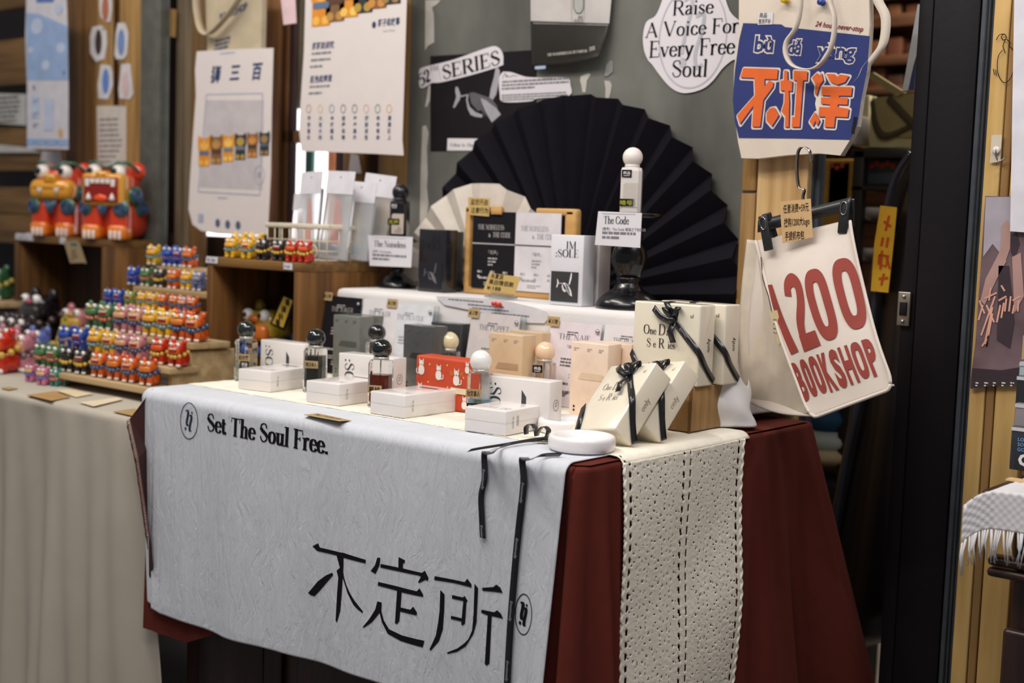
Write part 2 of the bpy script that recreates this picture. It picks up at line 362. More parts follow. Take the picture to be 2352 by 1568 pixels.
def pxs(pts, Y, k=1, ox=0, oy=0): return [xz(ox + p[0] * k, oy + p[1] * k, Y) for p in pts]
def fitpx(maker, p0, p1, hp, Y):
    """text spanning two measured points of plane Y, hp = measured capital height"""
    a = xz(*p0, Y); b = xz(*p1, Y); c = xz(p0[0], p0[1] - hp, Y); L = math.dist(a, b); r = math.atan2(b[1] - a[1], b[0] - a[0])
    return maker(a[0], a[1], math.dist(a, c), L, r)
def sheet(parent, name, mt, pts, y, th, label=None):
    return MB().prism(pts, y, y + th).build(name, mt, parent, label=label)
# ================================================================== SETTING
YW = .70                                                    # wall plane
M_oak = wood('oak_post', 'a9834c', '7d5c30', 2); M_oakl = wood('pale_pine', 'cfae7c', 'b08a58', 2, rough=.35)
M_brn = wood('brown_post', '7a5024', '4c3014', 2); M_dkb = wood('dark_brown_frame', '38201a', '22120f', 2)
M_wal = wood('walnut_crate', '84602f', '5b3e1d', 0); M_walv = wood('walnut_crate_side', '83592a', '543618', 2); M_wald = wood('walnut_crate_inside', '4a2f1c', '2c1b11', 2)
M_blkw = mat('black_painted_wood', '131015', .5, spec=.25, bump=.3, bs=60); M_slate = mat('slate_painted_wood', '3b4046', .45, bump=.4, bs=50, var=.2)
M_gwood = mat('grey_painted_wood', '54554f', .6, var=.2, bump=.3, bs=40); M_taupe = wood('taupe_wood', '6f5f4a', '4c4032', 2)
M_floor = mat('concrete_floor', '6b6560', .5, var=.15, vs=6, bump=.3, bs=60)
struct(MB().box((-.5, 1, -.785), (8, 8, .05)).build('floor', M_floor))
# grey plaster panel with mottling
M_plas = mat('grey_plaster', '5f5f59', .75, var=.36, vs=5, bump=.5, bs=35, detail=8, stretch=(1.6, 1, .8))
struct(MB().box(((-.976 - .156) / 2, YW + .04, .45), (.82, .08, 2.42)).build('wall_back', M_plas))
def board(name, p0, p1, py, Y, mt, z0=-.76, z1=1.6, th=.014, base=None):
    a = at(p0, py, 1, Y).x; b = at(p1, py, 1, Y).x
    return struct(MB().box(((a + b) / 2, Y + th / 2, (z0 + z1) / 2), (b - a, th, z1 - z0), .002).build(name, mt))
# the wooden post between plaster and doorway, with a pale batten and dark jamb
board('trim_1', 1742, 1858, 360, YW - .035, M_oakl, th=.03)
for z0, z1 in ((-.76, .374), (.378, 1.6)): board('trim_2', 1706, 1740, 360, YW - .028, M_oak, z0=z0, z1=z1, th=.06)
board('trim_3', 1859, 1871, 360, YW - .02, M_slate, th=.02); board('trim_4', 1874, 1886, 360, YW - .012, M_slate, th=.02)
# black column on the far side of the doorway
board('trim_5', 2112, 2146, 0, YW - .0, M_blkw, th=.14); board('trim_6', 2146, 2254, 0, YW - .03, M_blkw, th=.2)
for i, (a, b) in enumerate(((2256, 2268), (2270, 2277), (2279, 2290))): board('trim_%d' % (7 + i), a, b, 0, YW - .05 - .006 * (2 - i), M_slate, th=.12)
M_yel = wood('yellow_pine_wall', 'd6b374', 'c09a5c', 2, rough=.28); M_yel2 = wood('yellow_pine_knot', '9f7a4c', '86643c', 2, rough=.3)
w = struct(MB().box((.96, YW - .02, .42), (1.27, .06, 2.36)).build('wall_right', M_yel2)); w.location.x = at(2291, 0, 1, YW - .05).x - .325 + .0
for i, (a, b, mm) in enumerate(((2291, 2330, M_yel), (2331, 2352, M_yel2), (2353, 2420, M_yel))):
    a_ = at(a, 0, 1, YW - .05).x; b_ = at(b, 0, 1, YW - .05).x
    o = MB().box(((a_ + b_) / 2, YW - .055, .42), (b_ - a_ - .001, .014, 2.36), .002).build('plank', mm)
    o.parent = w; o.location = -w.location
# strike plate in the column
t = thing('strike_plate', 'worn metal latch plate set into the black door column', 'latch', (0, 0, 0))
q = at(2089, 710, 1, YW - .004)
MB().box((q.x - .009, YW - .004, q.z), (.022, .006, .056), .002).build('plate', mat('worn_steel', '9a958a', .35, .9), t)
MB().box((q.x - .009, YW - .008, q.z), (.012, .004, .022), .001).build('keeper', BLKMATT, t)
for dz in (-.02, .02): MB().sph((q.x - .009, YW - .0075, q.z + dz), .0035, 8, 6).build('screw', mat('steel', 'b5b5b8', .3, .9), t)
# left wall: posts, boards and window seen left of the plaster
board('trim_10', 868, 934, 400, YW + .0, M_oak, th=.02); board('trim_11', 830, 868, 400, YW + .06, M_dkb); board('trim_12', 788, 832, 400, YW + .03, M_oak)
board('trim_13', 600, 640, 200, YW + .05, M_brn); board('trim_14', 438, 470, 200, YW + .02, wood('brown_side_post', '7b5c34', '5c4222', 2))
board('trim_15', 404, 438, 200, YW + .03, M_taupe); board('trim_16', 322, 366, 200, YW - .01, M_gwood, th=.03)
board('trim_17', 366, 404, 200, YW + .12, M_blkw); board('trim_18', 250, 274, 200, YW + .03, M_brn)  # both boards stand in, by dark colour, for shaded gaps between posts
board('trim_19', 218, 251, 200, YW, M_oak); board('trim_20', 273, 322, 200, YW, M_oak); board('trim_21', 152, 219, 200, YW + .02, wood('amber_post', '77542a', '503618', 2))
# window behind the posters
M_day = mat('daylight_panes', 'f2f0f6', .5, emit=1.6, var=.01)
x0, x1 = at(440, 300, 1, YW + .1).x, at(800, 300, 1, YW + .1).x
win = struct(MB().box(((x0 + x1) / 2, YW + .34, .35), (1.2, .01, 1.2)).build('window_1', M_day)); win['label'] = 'bright daylit window pane behind the hanging sheets'
for (pa, pb, mm) in ((704, 721, mat('teal_strip', '3f6f68', .6)), (756, 774, mat('orange_strip', 'e89a6c', .6))):
    a_ = at(pa, 360, 1, YW + .3).x; b_ = at(pb, 360, 1, YW + .3).x
    MB().box(((a_ + b_) / 2, YW + .3, .35), (b_ - a_, .01, 1.2)).build('mullion', mm, win)
for (pa, pb, mm) in ((635, 650, M_dkb), (650, 664, M_brn), (664, 680, M_dkb), (775, 790, M_dkb)):
    a_ = at(pa, 300, 1, YW + .08).x; b_ = at(pb, 300, 1, YW + .08).x
    MB().box(((a_ + b_) / 2, YW + .08, .4), (b_ - a_, .010, 2.2), .003).build('window_frame', mm, win)
MB().box(((x0 + x1) / 2 - .02, YW + .11, -.1), (.75, .02, .70)).build('window_frame', M_dkb, win)
for z in (.5,): MB().box((at(655, 300, 1, YW + .08).x, YW + .09, z), (.13, .03, .03), .002).build('crossbar', M_brn, win)
a_ = at(700, 100, 1, YW + .1).x
MB().box((a_ + .02, YW + .2, .83), (.3, .02, .5)).build('blind', mat('olive_blind', '77705c', .8), win)
# left shelving behind the lions
sh = thing('wooden_shelf', 'brown wooden wall shelf with dark compartments at far left', 'shelf', (0, 0, 0))
YS = YW + .08; xa, xb = at(-140, 200, 1, YS).x, at(156, 200, 1, YS).x
M_shf = wood('shelf_board', '7c5c34', '594020', 0)
for (p0, p1) in ((-40, 14), (86, 192), (290, 392), (430, 492), (494, 560)):
    za, zb = at(60, p1, 1, YS).z, at(60, p0, 1, YS).z
    MB().box(((xa + xb) / 2, YS + .012, (za + zb) / 2), (xb - xa, .024, zb - za), .002).build('shelf_board', M_shf, sh)
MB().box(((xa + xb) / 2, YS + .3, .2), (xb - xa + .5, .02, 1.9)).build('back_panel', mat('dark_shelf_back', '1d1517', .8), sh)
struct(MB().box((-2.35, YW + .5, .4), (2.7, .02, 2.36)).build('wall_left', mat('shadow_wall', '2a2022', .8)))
struct(MB().box((-.3, 2.75, .4), (3.4, .04, 2.36)).build('wall_far', wood('far_brown_wall', '6a4426', '3c2517', 0)))
struct(MB().box((-.99, 1.75, .4), (.04, 2.0, 2.36)).build('wall_inner', mat('inner_wall', '4f3a2a', .8)))
# ================================================================== TABLE AND CLOTHS
TW = .905; TD = .64
M_cab = wood('dark_cabinet', '35201a', '1f1210', 2, rough=.35)
t = thing('display_table', 'dark stained wooden cabinet table hidden under the cloths', 'table', (0, 0, 0))
MB().box((-TW / 2, TD / 2, -.012), (TW, TD, .02), .003).build('tabletop', M_cab, t)
MB().box((-.425, .34, -.40), (.82, .58, .72), .004).build('body', M_cab, t)
for k, xx in enumerate((-.72, -.43, -.14)):
    p = MB().box((xx, .046, -.5), (.25, .012, .36), .005).build('door', M_cab, t)
    MB().box((xx, .040, -.5), (.17, .008, .28), .004).build('door_panel', M_cab, p)
for z in (-.30, -.70): MB().box((-.425, .044, z), (.83, .02, .02), .006).build('moulding', M_cab, t)
# burgundy cloth
M_red = mat('burgundy_fabric', '5e2820', .95, var=.06, spec=.15, bump=.2, bs=900)
def redpath(s):
    L1 = TW + .02; R = .02; La = R * PI / 2; L2 = TD - .03
    if s < L1: return Vector((-TW + .014 + s * (TW + .006) / (TW + .02), -.006, 0)), Vector((0, -1, 0))
    s -= L1
    if s < La: a = s / R; return Vector((.015 + R * math.sin(a), R - .006 - R * math.cos(a), 0)), Vector((math.sin(a), -math.cos(a), 0))
    s -= La
    if s < L2: return Vector((.015 + R, R - .006 + s, 0)), Vector((1, 0, 0))
    s -= L2; a = min(s / R, PI / 2)
    return Vector((.015 + R * math.cos(a), R - .006 + L2 + R * math.sin(a), 0)), Vector((math.cos(a), math.sin(a), 0))
SL = TW + .02 + TD + .03 + .02 * PI
def redfn(u, v):
    s = u * SL; p, n = redpath(s); c = TW + .02
    if v < .06: k = 1 - v / .06; return p * 1.0 + n * (-.03 * k) + Vector((0, 0, -.001 + .0 * k)) if v == 0 else p + n * (-.012 * k * k) + Vector((0, 0, -.006 * (1 - k)))
    d = (v - .06) / .94; H = .47 if s > c - .06 else (.41 if s < .12 else .41 - min(1, (s - .12) / .12) * .05)
    z = -.006 - d * H
    side = max(0, min(1, (s - c + .02) / .05)); e = min(1, max(0, (s - c + .06) / .03)) * min(1, max(0, (c + .105 - s) / .03))
    w = (d ** .7 * (.004 + .016 * e) * math.sin((s - c) * 135 + .6) + d * .008 * math.sin(s * 23 + 1)) * (.25 if s < c - .07 else 1)
    bc = max(0, min(1, (s - c - .42) / .2))
    out = d * (.008 + .03 * side * e) + w + bc * d * .05 * (1 + .6 * math.sin((s - c) * 42))
    q = p + n * out; q.z = z; q.y += bc * d * .12
    return q
rc = MB().grid(redfn, 420, 60).build('burgundy_tablecloth', M_red)
tag(rc, 'burgundy fabric tablecloth hanging in folds down the right side of the table', 'tablecloth')
# pointed corner that sticks out left with a frayed hem
pc = [((351, 893), -.004), ((298, 962), -.040), ((318, 1050), -.046), ((345, 1240), -.036), ((351, 1300), -.03)]
V = [at(*a, 1, y) for a, y in pc] + [Vector((-.893, -.008, -.006)), Vector((-.89, -.012, -.1)), Vector((-.88, -.014, -.25)), Vector((-.875, -.016, -.33))]
MB().add(V, [(0, 1, 6, 5), (1, 2, 6), (2, 3, 7, 6), (3, 4, 8, 7)], False).build('cloth_corner', mat('dark_burgundy', '3a1a18', .9), rc, solid=.0015)
fr = MB(); rd = random.Random(3)
for i in range(110):
    k = i / 110; a, b = (V[1], V[2]) if k < .3 else (V[2], V[3]); kk = k / .3 if k < .3 else (k - .3) / .7
    p = a.lerp(b, kk); fr.tube([p, p + Vector((-.006 - .006 * rd.random(), 0, -.004)), p + Vector((-.008, .002, -.014 - .008 * rd.random()))], .0006, 4)
fr.build('fringe', mat('faded_burgundy_thread', '8a5a52', .9), rc, kind='stuff')
tb = MB()
tb.add([Vector((-TW, 0, .0005)), Vector((.02, 0, .0005)), Vector((.032, .012, .0005)), Vector((.032, TD - .02, .0005)), Vector((-TW, TD - .02, .0005))], [(0, 1, 2, 3, 4)]).build('cloth_top', M_red, rc)
# lace runner with real openings
M_lace = mat('cream_crochet', 'f5eedd', .9, var=.05, bump=.9, bs=700)
LY0, LY1 = .078, .396
def hole(u, z):
    """u metres across from the front edge, z metres along; True where the lace is open"""
    w = LY1 - LY0
    def row(uc, p, rx, rz, lean=0):
        k = round(z / p); dz = z - k * p; du = u - uc - lean * dz
        return (du / rx) ** 2 + (dz / rz) ** 2 < 1
    if row(.0135, .0165, .0030, .0055) or row(w - .0135, .0165, .0036, .0060, .25): return True
    if row(.146, .0165, .0030, .0058, .3) or row(.163, .0165, .0028, .0058, .0): return True
    for c0 in (.078, .238):                                   # columns of flower medallions
        for off, cc in ((0, c0 - .030), (.5, c0 + .030)):
            p = .064; k = round(z / p - off); dz = z - (k + off) * p; du = u - cc; r = math.hypot(du, dz); a = math.atan2(dz, du)
            if r < .0036: return False
            for R, n, hr, ph in ((.0115, 7, .0014, 0), (.0245, 13, .0018, .2), (.031, 8, .0013, .5)):
                q = (a / (2 * PI) * n + ph); d = abs(q - round(q)) / n * 2 * PI * R
                if (d / (hr * .8)) ** 2 + ((r - R) / (hr * 1.25)) ** 2 < 1: return True
    return False
NL = (150, 236); ZL = .47
def lacefn(u, v):
    e = .0016 * math.sin(v * ZL / .0165 * 2 * PI) * (1 if u > .99 else -1 if u < .01 else 0)
    return Vector((.0385 + .010 * min(1, v * 2) + .003 * math.sin(v * 9 + u * 3) + .0006 * noise.noise((u * 60, v * 90, 0)), LY0 + u * (LY1 - LY0) + e - .012 * v * u, -.004 - v * ZL))
lace = MB().grid(lacefn, NL[0], NL[1], skip=lambda u, v: hole(u * (LY1 - LY0), v * ZL)).build('lace_runner', M_lace, solid=.0012, fixn=False)
tag(lace, 'cream crocheted lace runner across the tabletop and down the right side', 'table runner')
def lacetop(u, v):
    x = -.90 + u * .938; y = LY0 + v * (LY1 - LY0 + .02)
    if v < .001: y += .0012 * math.sin(u * 938 / 8 * PI)
    z = .0045 + .0006 * noise.noise((x * 60, y * 60, 1))
    if u > .985: z -= ((u - .985) / .015) ** 2 * .010
    return Vector((x + (.0005 if u > .99 else 0), y, z))
MB().grid(lacetop, 260, 80, skip=lambda u, v: (.012 < v < .03 and int(u * 112) != int(u * 112 + .35))).build('top_band', M_lace, lace, solid=.001)
ed = MB()
for yy in (LY0 + .001, LY1 - .001):
    ed = MB(); ed.tube([(.0395 + .010 * min(1, v * 2) + .003 * math.sin(v * 9 + (1 if yy > .2 else 0) * 3), yy - (.012 * v if yy > .2 else 0) + .0018 * math.sin(v * ZL / .0165 * 2 * PI), -.004 - v * ZL) for v in [i / 200 for i in range(201)]], .0022, 6)
    ed.build('edging', M_lace, lace)
# linen cloth with the printed front
M_lin = mat('white_linen', 'cccfd6', .85, var=.03, vs=20)
nt = M_lin.node_tree; N = nt.nodes; L = nt.links
tc = N.new('ShaderNodeTexCoord'); mp = N.new('ShaderNodeMapping'); mp.inputs['Scale'].default_value = (75, 8, 7)
L.new(tc.outputs['Object'], mp.inputs[0]); n1 = N.new('ShaderNodeTexNoise'); n1.inputs['Scale'].default_value = 1; n1.inputs['Detail'].default_value = 6; n1.inputs['Distortion'].default_value = 1.2
L.new(mp.outputs[0], n1.inputs['Vector'])
vo = N.new('ShaderNodeTexNoise'); vo.inputs['Scale'].default_value = 1; vo.inputs['Detail'].default_value = 5; vo.inputs['Distortion'].default_value = .6
mp2 = N.new('ShaderNodeMapping'); mp2.inputs['Scale'].default_value = (72, 13, 13); nn = N.new('ShaderNodeTexNoise'); nn.inputs['Scale'].default_value = 14; nn.inputs['Detail'].default_value = 6
mx = N.new('ShaderNodeMixRGB'); mx.blend_type = 'ADD'; mx.inputs[0].default_value = .06
L.new(tc.outputs['Object'], nn.inputs['Vector']); L.new(tc.outputs['Object'], mx.inputs[1]); L.new(nn.outputs['Color'], mx.inputs[2]); L.new(mx.outputs[0], mp2.inputs[0]); L.new(mp2.outputs[0], vo.inputs['Vector'])
cr = N.new('ShaderNodeValToRGB'); cr.color_ramp.elements[0].position = 0; cr.color_ramp.elements[1].position = .16; cr.color_ramp.interpolation = 'EASE'; m1 = N.new('ShaderNodeMath'); m1.operation = 'SUBTRACT'; m1.inputs[1].default_value = .5; L.new(vo.outputs[0], m1.inputs[0]); m2 = N.new('ShaderNodeMath'); m2.operation = 'ABSOLUTE'; L.new(m1.outputs[0], m2.inputs[0]); L.new(m2.outputs[0], cr.inputs[0])
sx = N.new('ShaderNodeSeparateXYZ'); L.new(tc.outputs['Object'], sx.inputs[0]); mr = N.new('ShaderNodeMapRange'); mr.inputs[1].default_value = -.04; mr.inputs[2].default_value = -.3; mr.inputs[3].default_value = .10; mr.inputs[4].default_value = .17
L.new(sx.outputs[2], mr.inputs[0]); inv = N.new('ShaderNodeMath'); inv.operation = 'MULTIPLY'; L.new(cr.outputs[0], inv.inputs[0]); L.new(mr.outputs[0], inv.inputs[1])
ad = N.new('ShaderNodeMath'); ad.operation = 'SUBTRACT'; L.new(n1.outputs[0], ad.inputs[0]); L.new(inv.outputs[0], ad.inputs[1])
bp = N.new('ShaderNodeBump'); bp.inputs['Strength'].default_value = .75; bp.inputs['Distance'].default_value = .0042; L.new(ad.outputs[0], bp.inputs['Height']); L.new(bp.outputs[0], N['Principled BSDF'].inputs['Normal'])
def linz(x):                                                  # hem height along the front
    pts = [(-.9, -.365), (-.834, -.376), (-.66, -.378), (-.529, -.369), (-.281, -.362), (-.1, -.375), (.02, -.38)]
    for (a, za), (b, zb) in zip(pts, pts[1:]):
        if x <= b: return za + (zb - za) * max(0, (x - a)) / (b - a)
    return pts[-1][1]
def liny(x, z):
    d = min(1, max(0, -z / .36))
    y = -.016 - .010 * d - .004 * d * math.sin(x * 21 + 1.2) - .002 * d * math.sin(x * 47) 
    if x > -.06: y -= .02 * d * ((x + .06) / .08) ** 2 * .6
    if x < -.87: y += .010 * d
    return y
def linfn(u, v):
    x = -.903 + u * (.915 - .0 ); LT = .10; arc = .024
    x += -.0
    s = v * (.10 + .02 + .38)
    if s < .088: return Vector((x, .092 - s * 1.0, .0032))
    if s < .115:
        a = (s - .088) / .027 * PI / 2; return Vector((x, .004 - .0185 * math.sin(a), .0032 - .018 * (1 - math.cos(a))))
    k = (s - .115) / (.5 - .115); z = -.0148 + k * (linz(x) + .0148)
    xx = x + (.028 * k ** 1.2 * max(0, (-x - .83) / .07)) - .012 * k * max(0, (x + .1) / .11)
    yl = liny(x, z); y0 = -.0145
    return Vector((xx, y0 + (yl - liny(x, -.0148)) + .0, z))
lin_ = MB().grid(linfn, 230, 170).build('linen_cloth', M_lin, solid=.001, fixn=False)
tag(lin_, 'white crinkled linen cloth with black print over the table front', 'cloth')
def onlin(x, z): return Vector((x, -.0145 + liny(x, z) - liny(x, -.0148) - .0012, z))
YL = -.022
pr(lin_, 'printed_slogan', BLK, fitpx(lambda x, z, h, L, r: serif('Set The Soul Free.', x, z, h, fit=L, rot=r, k=.19, t=.06), (468, 989), (748, 1044), 40, YL), fn=onlin, sub=1)
def logo(cx, cy, rx, ry):
    c = xz(cx, cy, YL); e = xz(cx + rx, cy, YL); tpt = xz(cx, cy - ry, YL); a = e[0] - c[0]; b = tpt[1] - c[1]
    sh = [ringp(c[0], c[1], a, b, .0016)]
    g1 = crom([(-.42, .5), (-.2, .56), (-.12, .4), (-.25, -.05), (-.2, -.25), (-.05, -.2)]); g2 = crom([(.02, .28), (.2, .33), (.25, .15), (.1, -.3), (.12, -.52), (.3, -.5)])
    for g in (g1, g2): sh.append(strokep([(c[0] + p[0] * a, c[1] + p[1] * b) for p in g], lambda dx, dy: .0012 + .0045 * abs(dy) ** 2))
    sh += [ell(c[0] - .36 * a, c[1] - .45 * b, .0023, .0026), ell(c[0] + .3 * a, c[1] + .47 * b, .0018, .002)]
    return merge(sh)
pr(lin_, 'printed_emblem', mat('ink_blue_black', '1d2a38', .8), logo(427.4, 967, 20.5, 42.5), fn=onlin, sub=1)
pr(lin_, 'printed_emblem', BLK, logo(1201.5, 1411, 21, 48), fn=onlin, sub=1)
CJ = {'bu': [[(247,193),(288,168),(303,203),(470,240),(498,243),(682,297),(680,325),(499,281),(500,340),(498,400),(490,560),(480,700),(452,795),(440,780),(450,560),(458,440),(442,385),(470,362),(440,264),(285,230)],
 [(403,402),(413,418),(350,490),(300,550),(265,588),(240,580),(218,562),(290,470),(350,425)], [(497,385),(508,440),(530,500),(560,560),(600,620),(670,705),(665,716),(630,690),(590,650),(540,560),(496,440)]],
 'ding': [[(772,280),(795,282),(790,340),(760,408),(722,385),(755,340)], [(800,330),(943,358),(943,275),(995,300),(993,320),(980,325),(980,364),(1130,400),(1153,383),(1180,440),(1175,465),(1158,455),(1110,480),(1103,472),(1125,430),(1105,420),(797,357)],
 [(783,472),(938,506),(1095,545),(1115,522),(1143,570),(1143,590),(975,552),(970,672),(1050,690),(1070,665),(1100,710),(1098,735),(968,703),(963,780),(945,802),(928,798),(938,540),(780,500)],
 [(780,625),(815,635),(812,700),(835,775),(880,845),(990,892),(1160,937),(1148,988),(980,935),(870,880),(820,790),(800,715),(740,790),(680,833),(670,828),(720,765),(765,690)]],
 'suo': [[(1225,428),(1455,478),(1475,450),(1510,495),(1510,520),(1370,485),(1222,458)], [(1268,538),(1300,575),(1298,700),(1290,850),(1262,945),(1205,1018),(1197,1005),(1240,900),(1255,800),(1265,700)],
 [(1357,580),(1440,600),(1455,587),(1480,625),(1470,640),(1460,805),(1440,823),(1430,815),(1432,790),(1348,770),(1350,745),(1433,765),(1445,628),(1355,608)],
 [(1535,490),(1565,525),(1555,800),(1530,890),(1470,985),(1400,1030),(1325,1048),(1323,1035),(1400,1005),(1455,965),(1490,930),(1520,860),(1530,730)],
 [(1600,522),(1690,515),(1712,495),(1745,520),(1765,562),(1700,553),(1600,545)], [(1597,695),(1700,715),(1722,698),(1755,728),(1770,765),(1680,745),(1668,1120),(1645,1137),(1630,1125),(1648,740),(1592,718)]]}
for k_, ch in CJ.items():
    pr(lin_, 'printed_character', BLK, [poly(pxs(p, YL - .002, 680 / 2352, 640, 1200)) for p in ch], fn=onlin, sub=2)
# riser: a plank box under a white cloth
RZ = .170; RY = .43
M_wcl = mat('white_cotton', 'dedad8', .85, var=.02, bump=.3, bs=400)
t = thing('display_riser', 'long white cloth-covered riser at the back of the table', 'riser', (0, 0, 0))
MB().box((-.491, (RY + .665) / 2, RZ / 2), (.828, .665 - RY, RZ), .012, seg=3).build('riser_box', M_wcl, t)
def drape(u, v):                                             # right tail of the cloth falling off the riser onto the table
    a = u
    x = -.080 + .065 * v + .008 * math.sin(v * 9) * (1 - a) + .007 * math.sin(a * 9) * v; y = RY + .01 + a * .22
    z = RZ + .002 - v * (RZ - .012) + .008 * math.sin(a * 11) * v * (1 - v)
    return Vector((x, y - .03 * v * (1 - a), z))
dr = MB().grid(drape, 40, 40).build('cloth_tail', M_wcl, t, solid=.0015)
def swag(u, v):
    p0 = at(1680, 800, 1, .47); p1 = at(1668, 990, 1, .36); p2 = at(1706, 960, 1, .45)
    a = u * PI * 1.1
    return Vector((-.012 + .038 * math.sin(a) * (.5 + .5 * v), .40 + .10 * u + .006 * math.sin(v * 8), .007 + (1 - v) * .085 * (1 - .35 * u) + .008 * math.sin(u * 9) * (1 - v)))
MB().grid(swag, 30, 24).build('cloth_swag', M_wcl, t, solid=.0015)
# left neighbouring table
LT = -.057
M_gcl = mat('grey_linen', 'b5ad9f', .9, var=.04, vs=12, bump=.3, bs=500)
def ltfn(u, v):
    x = -1.98 + u * (1.98 - .90); 
    if v < .4: return Vector((x, .72 - v / .4 * .71, LT + .0008 * math.sin(x * 30)))
    if v < .44: a = (v - .4) / .04 * PI / 2; return Vector((x, .01 - .012 * math.sin(a), LT - .012 * (1 - math.cos(a))))
    d = (v - .44) / .56; z = LT - .012 - d * .62
    f = d ** .6
    y = -.002 - f * (.012 * math.sin(x * 37 + .8 * math.sin(x * 9) + d * 1.5) + .006 * math.sin(x * 83 + 2 - d * 3) + .012 * math.sin(x * 11 + d * 2))
    return Vector((x + .045 * d * max(0, (x + 1.1) / .2) + .01 * d * math.sin(x * 20), y - .015 * d, z))
o = MB().grid(ltfn, 300, 120).build('grey_tablecloth', M_gcl, solid=.0015); tag(o, 'pale grey linen tablecloth with long vertical folds on the left table', 'tablecloth')
t = thing('side_table', 'left neighbouring table hidden beneath the grey linen', 'table', (0, 0, 0))
MB().box((-1.45, .37, LT - .015), (1.04, .68, .02), .003).build('tabletop', M_cab, t)
for lx in (-1.92, -1.0):
    for ly in (.06, .68): MB().box((lx, ly, -.42), (.04, .04, .68), .003).build('leg', M_cab, t)
# ================================================================== PRODUCTS ON THE TABLE
def rows(k, rd=5): return k
def carton(name, label, C, w, d, h, rz, mt, group=None, r=.0015, corner='fr'):
    """box whose front-right bottom corner (local x=+w/2,y=-d/2) stands at C"""
    c, s = math.cos(rz), math.sin(rz); off = Vector((c * w / 2 + s * d / 2, s * w / 2 - c * d / 2, 0))
    t = thing(name, label, 'box', Vector(C) - off, rz, group)
    MB().box((0, 0, h / 2), (w, d, h), r).build('carton', mt, t)
    return t, -d / 2 - .0006, w / 2 + .0006
def side(x0):                                                # map prints onto the right face: u runs back from the front
    return lambda u, v: (x0, u, v)
# flat boxes
flats = [((-.721, .116, .0055), 10, 'white flat perfume carton at the front left of the table, lying before the clear bottle'),
         ((-.529, .096, .0055), 5, 'white flat perfume carton lying before the black-liquid bottle'),
         ((-.372, .085, .0055), 2, 'white flat perfume carton lying before the amber bottle'),
         ((-.167, .080, .0055), 6, 'white flat perfume carton lying before the white-capped bottle')]
for C, a, lab in flats:
    t, y0, x0 = carton('perfume_carton', lab, C, .072, .122, .0355, math.radians(a), WBOX, 'white perfume cartons')
    top = lambda u, v: (u, v, .0362)
    pr(t, 'printed_title', DIM, [serif(':SOLE IM', -.026, -.045, .013, fit=.054, k=.1, t=.03)], fn=top)
    pr(t, 'printed_blade', mat('print_slate', '3d4147', .6), [poly([(-.018, .032), (.016, .032), (.022, .038), (-.018, .038)])], fn=top)
    pr(t, 'side_print', DIM, [bf('不定所', -.0, 0, .0045, rot=-PI / 2) and xf(bf('不定所', 0, 0, .0045), 1, 1, -y0 * 0 - .045, .027, -PI / 2)], fn=side(x0))
    MB().box((0, 0, .0178), (.0724, .1224, .0004)).build('lid_seam', mat('seam_grey', 'c5bfbb', .5), t)
t.children[0]['label'] = 'white carton with a printed side block'
pr(t, 'side_print', DIM, [rect(-.033 + (i % 4) * .0014, .012 + (i // 4) * .0015, .001, .001) for i in range(40)], fn=side(x0))
# upright-on-edge cartons with sideways lettering
ups = [((699.7, 791.5), .0, 'white perfume carton standing on its long edge behind the clear bottle'), ((902.8, 823.6), 4, 'white perfume carton standing on its long edge behind the amber bottle'),
       ((1264, 877.6), 6, 'white perfume carton standing on its long edge behind the white-capped bottle')]
for (px, py), a, lab in ups:
    q = at(px, py, 2, .0775)
    t, y0, x0 = carton('perfume_carton', lab, (q.x, q.y, .0055), .122, .0355, .072, math.radians(a), WBOX, 'white perfume cartons')
    o = serif(':SOLE', 0, 0, .013, fit=.05, k=.12, t=.03)
    pr(t, 'printed_title', mat('print_dark_teal', '2e3a40', .6), [xf(serif(':SOL', 0, 0, .021, fit=.056, k=.13, t=.035), 1, 1, -.046, .064, -PI / 2)], y=y0)
    pr(t, 'printed_blade', mat('print_slate', '3d4147', .6), [poly([(.012, .006), (.020, .006), (.020, .046), (.012, .056)])], y=y0)
    pr(t, 'printed_name', DIM, [xf(bf('The Shorty', 0, 0, .0026), 1, 1, .0145, .036, -PI / 2)], y=y0 - .0004)
    pr(t, 'side_emblem', mat('ink_soft_black', '55504f', .7), [ringp(0, .036, .0075, .0085, .0007), strokep([(-.003, .034), (.003, .036)], .001), strokep([(-.003, .038), (.003, .040)], .001)], fn=side(x0))
# tall cartons standing in the second row
def tallbox(label, fr, mt, w=.072, h=.12, rz=0, win=None, Y=None, name='perfume_carton', dark=False, grp='tall cartons standing before the cards'):
    q = at(fr[0], fr[1], 2, h + .0055) if Y is None else at(fr[0], fr[1], 1, Y)
    t, y0, x0 = carton(name, label, (q.x + w * math.cos(rz), q.y + w * math.sin(rz), .0055), w, .036, h, rz, mt, grp)
    if win:
        pr(t, 'window_band', win, [poly([(-.020, .062), (.028, .062), (.028, .072), (-.014, .072)])], y=y0)
        pr(t, 'printed_caption', DIM if not dark else mat('ink_dim', '5d5c5a', .7), [lines(-.030, h - .010, .011, 2, .003, 3), lines(-.004, h - .010, .011, 2, .003, 4), lines(.018, h - .010, .012, 2, .003, 5)], y=y0)
        pr(t, 'printed_dots', BLK, [ell(-.026, .012, .0018, .0018, 12), ell(-.026, .018, .0018, .0018, 12)], y=y0)
    return t
G1 = mat('grey_green_carton', '6f716a', .3, coat=.5); G2 = mat('dark_grey_carton', '4a4a49', .25, coat=.6); G3 = mat('charcoal_carton', '38383a', .25, coat=.6)
BE = mat('beige_carton', 'd2b692', .35, coat=.3); PK = mat('blush_carton', 'ead2bd', .35, coat=.3)
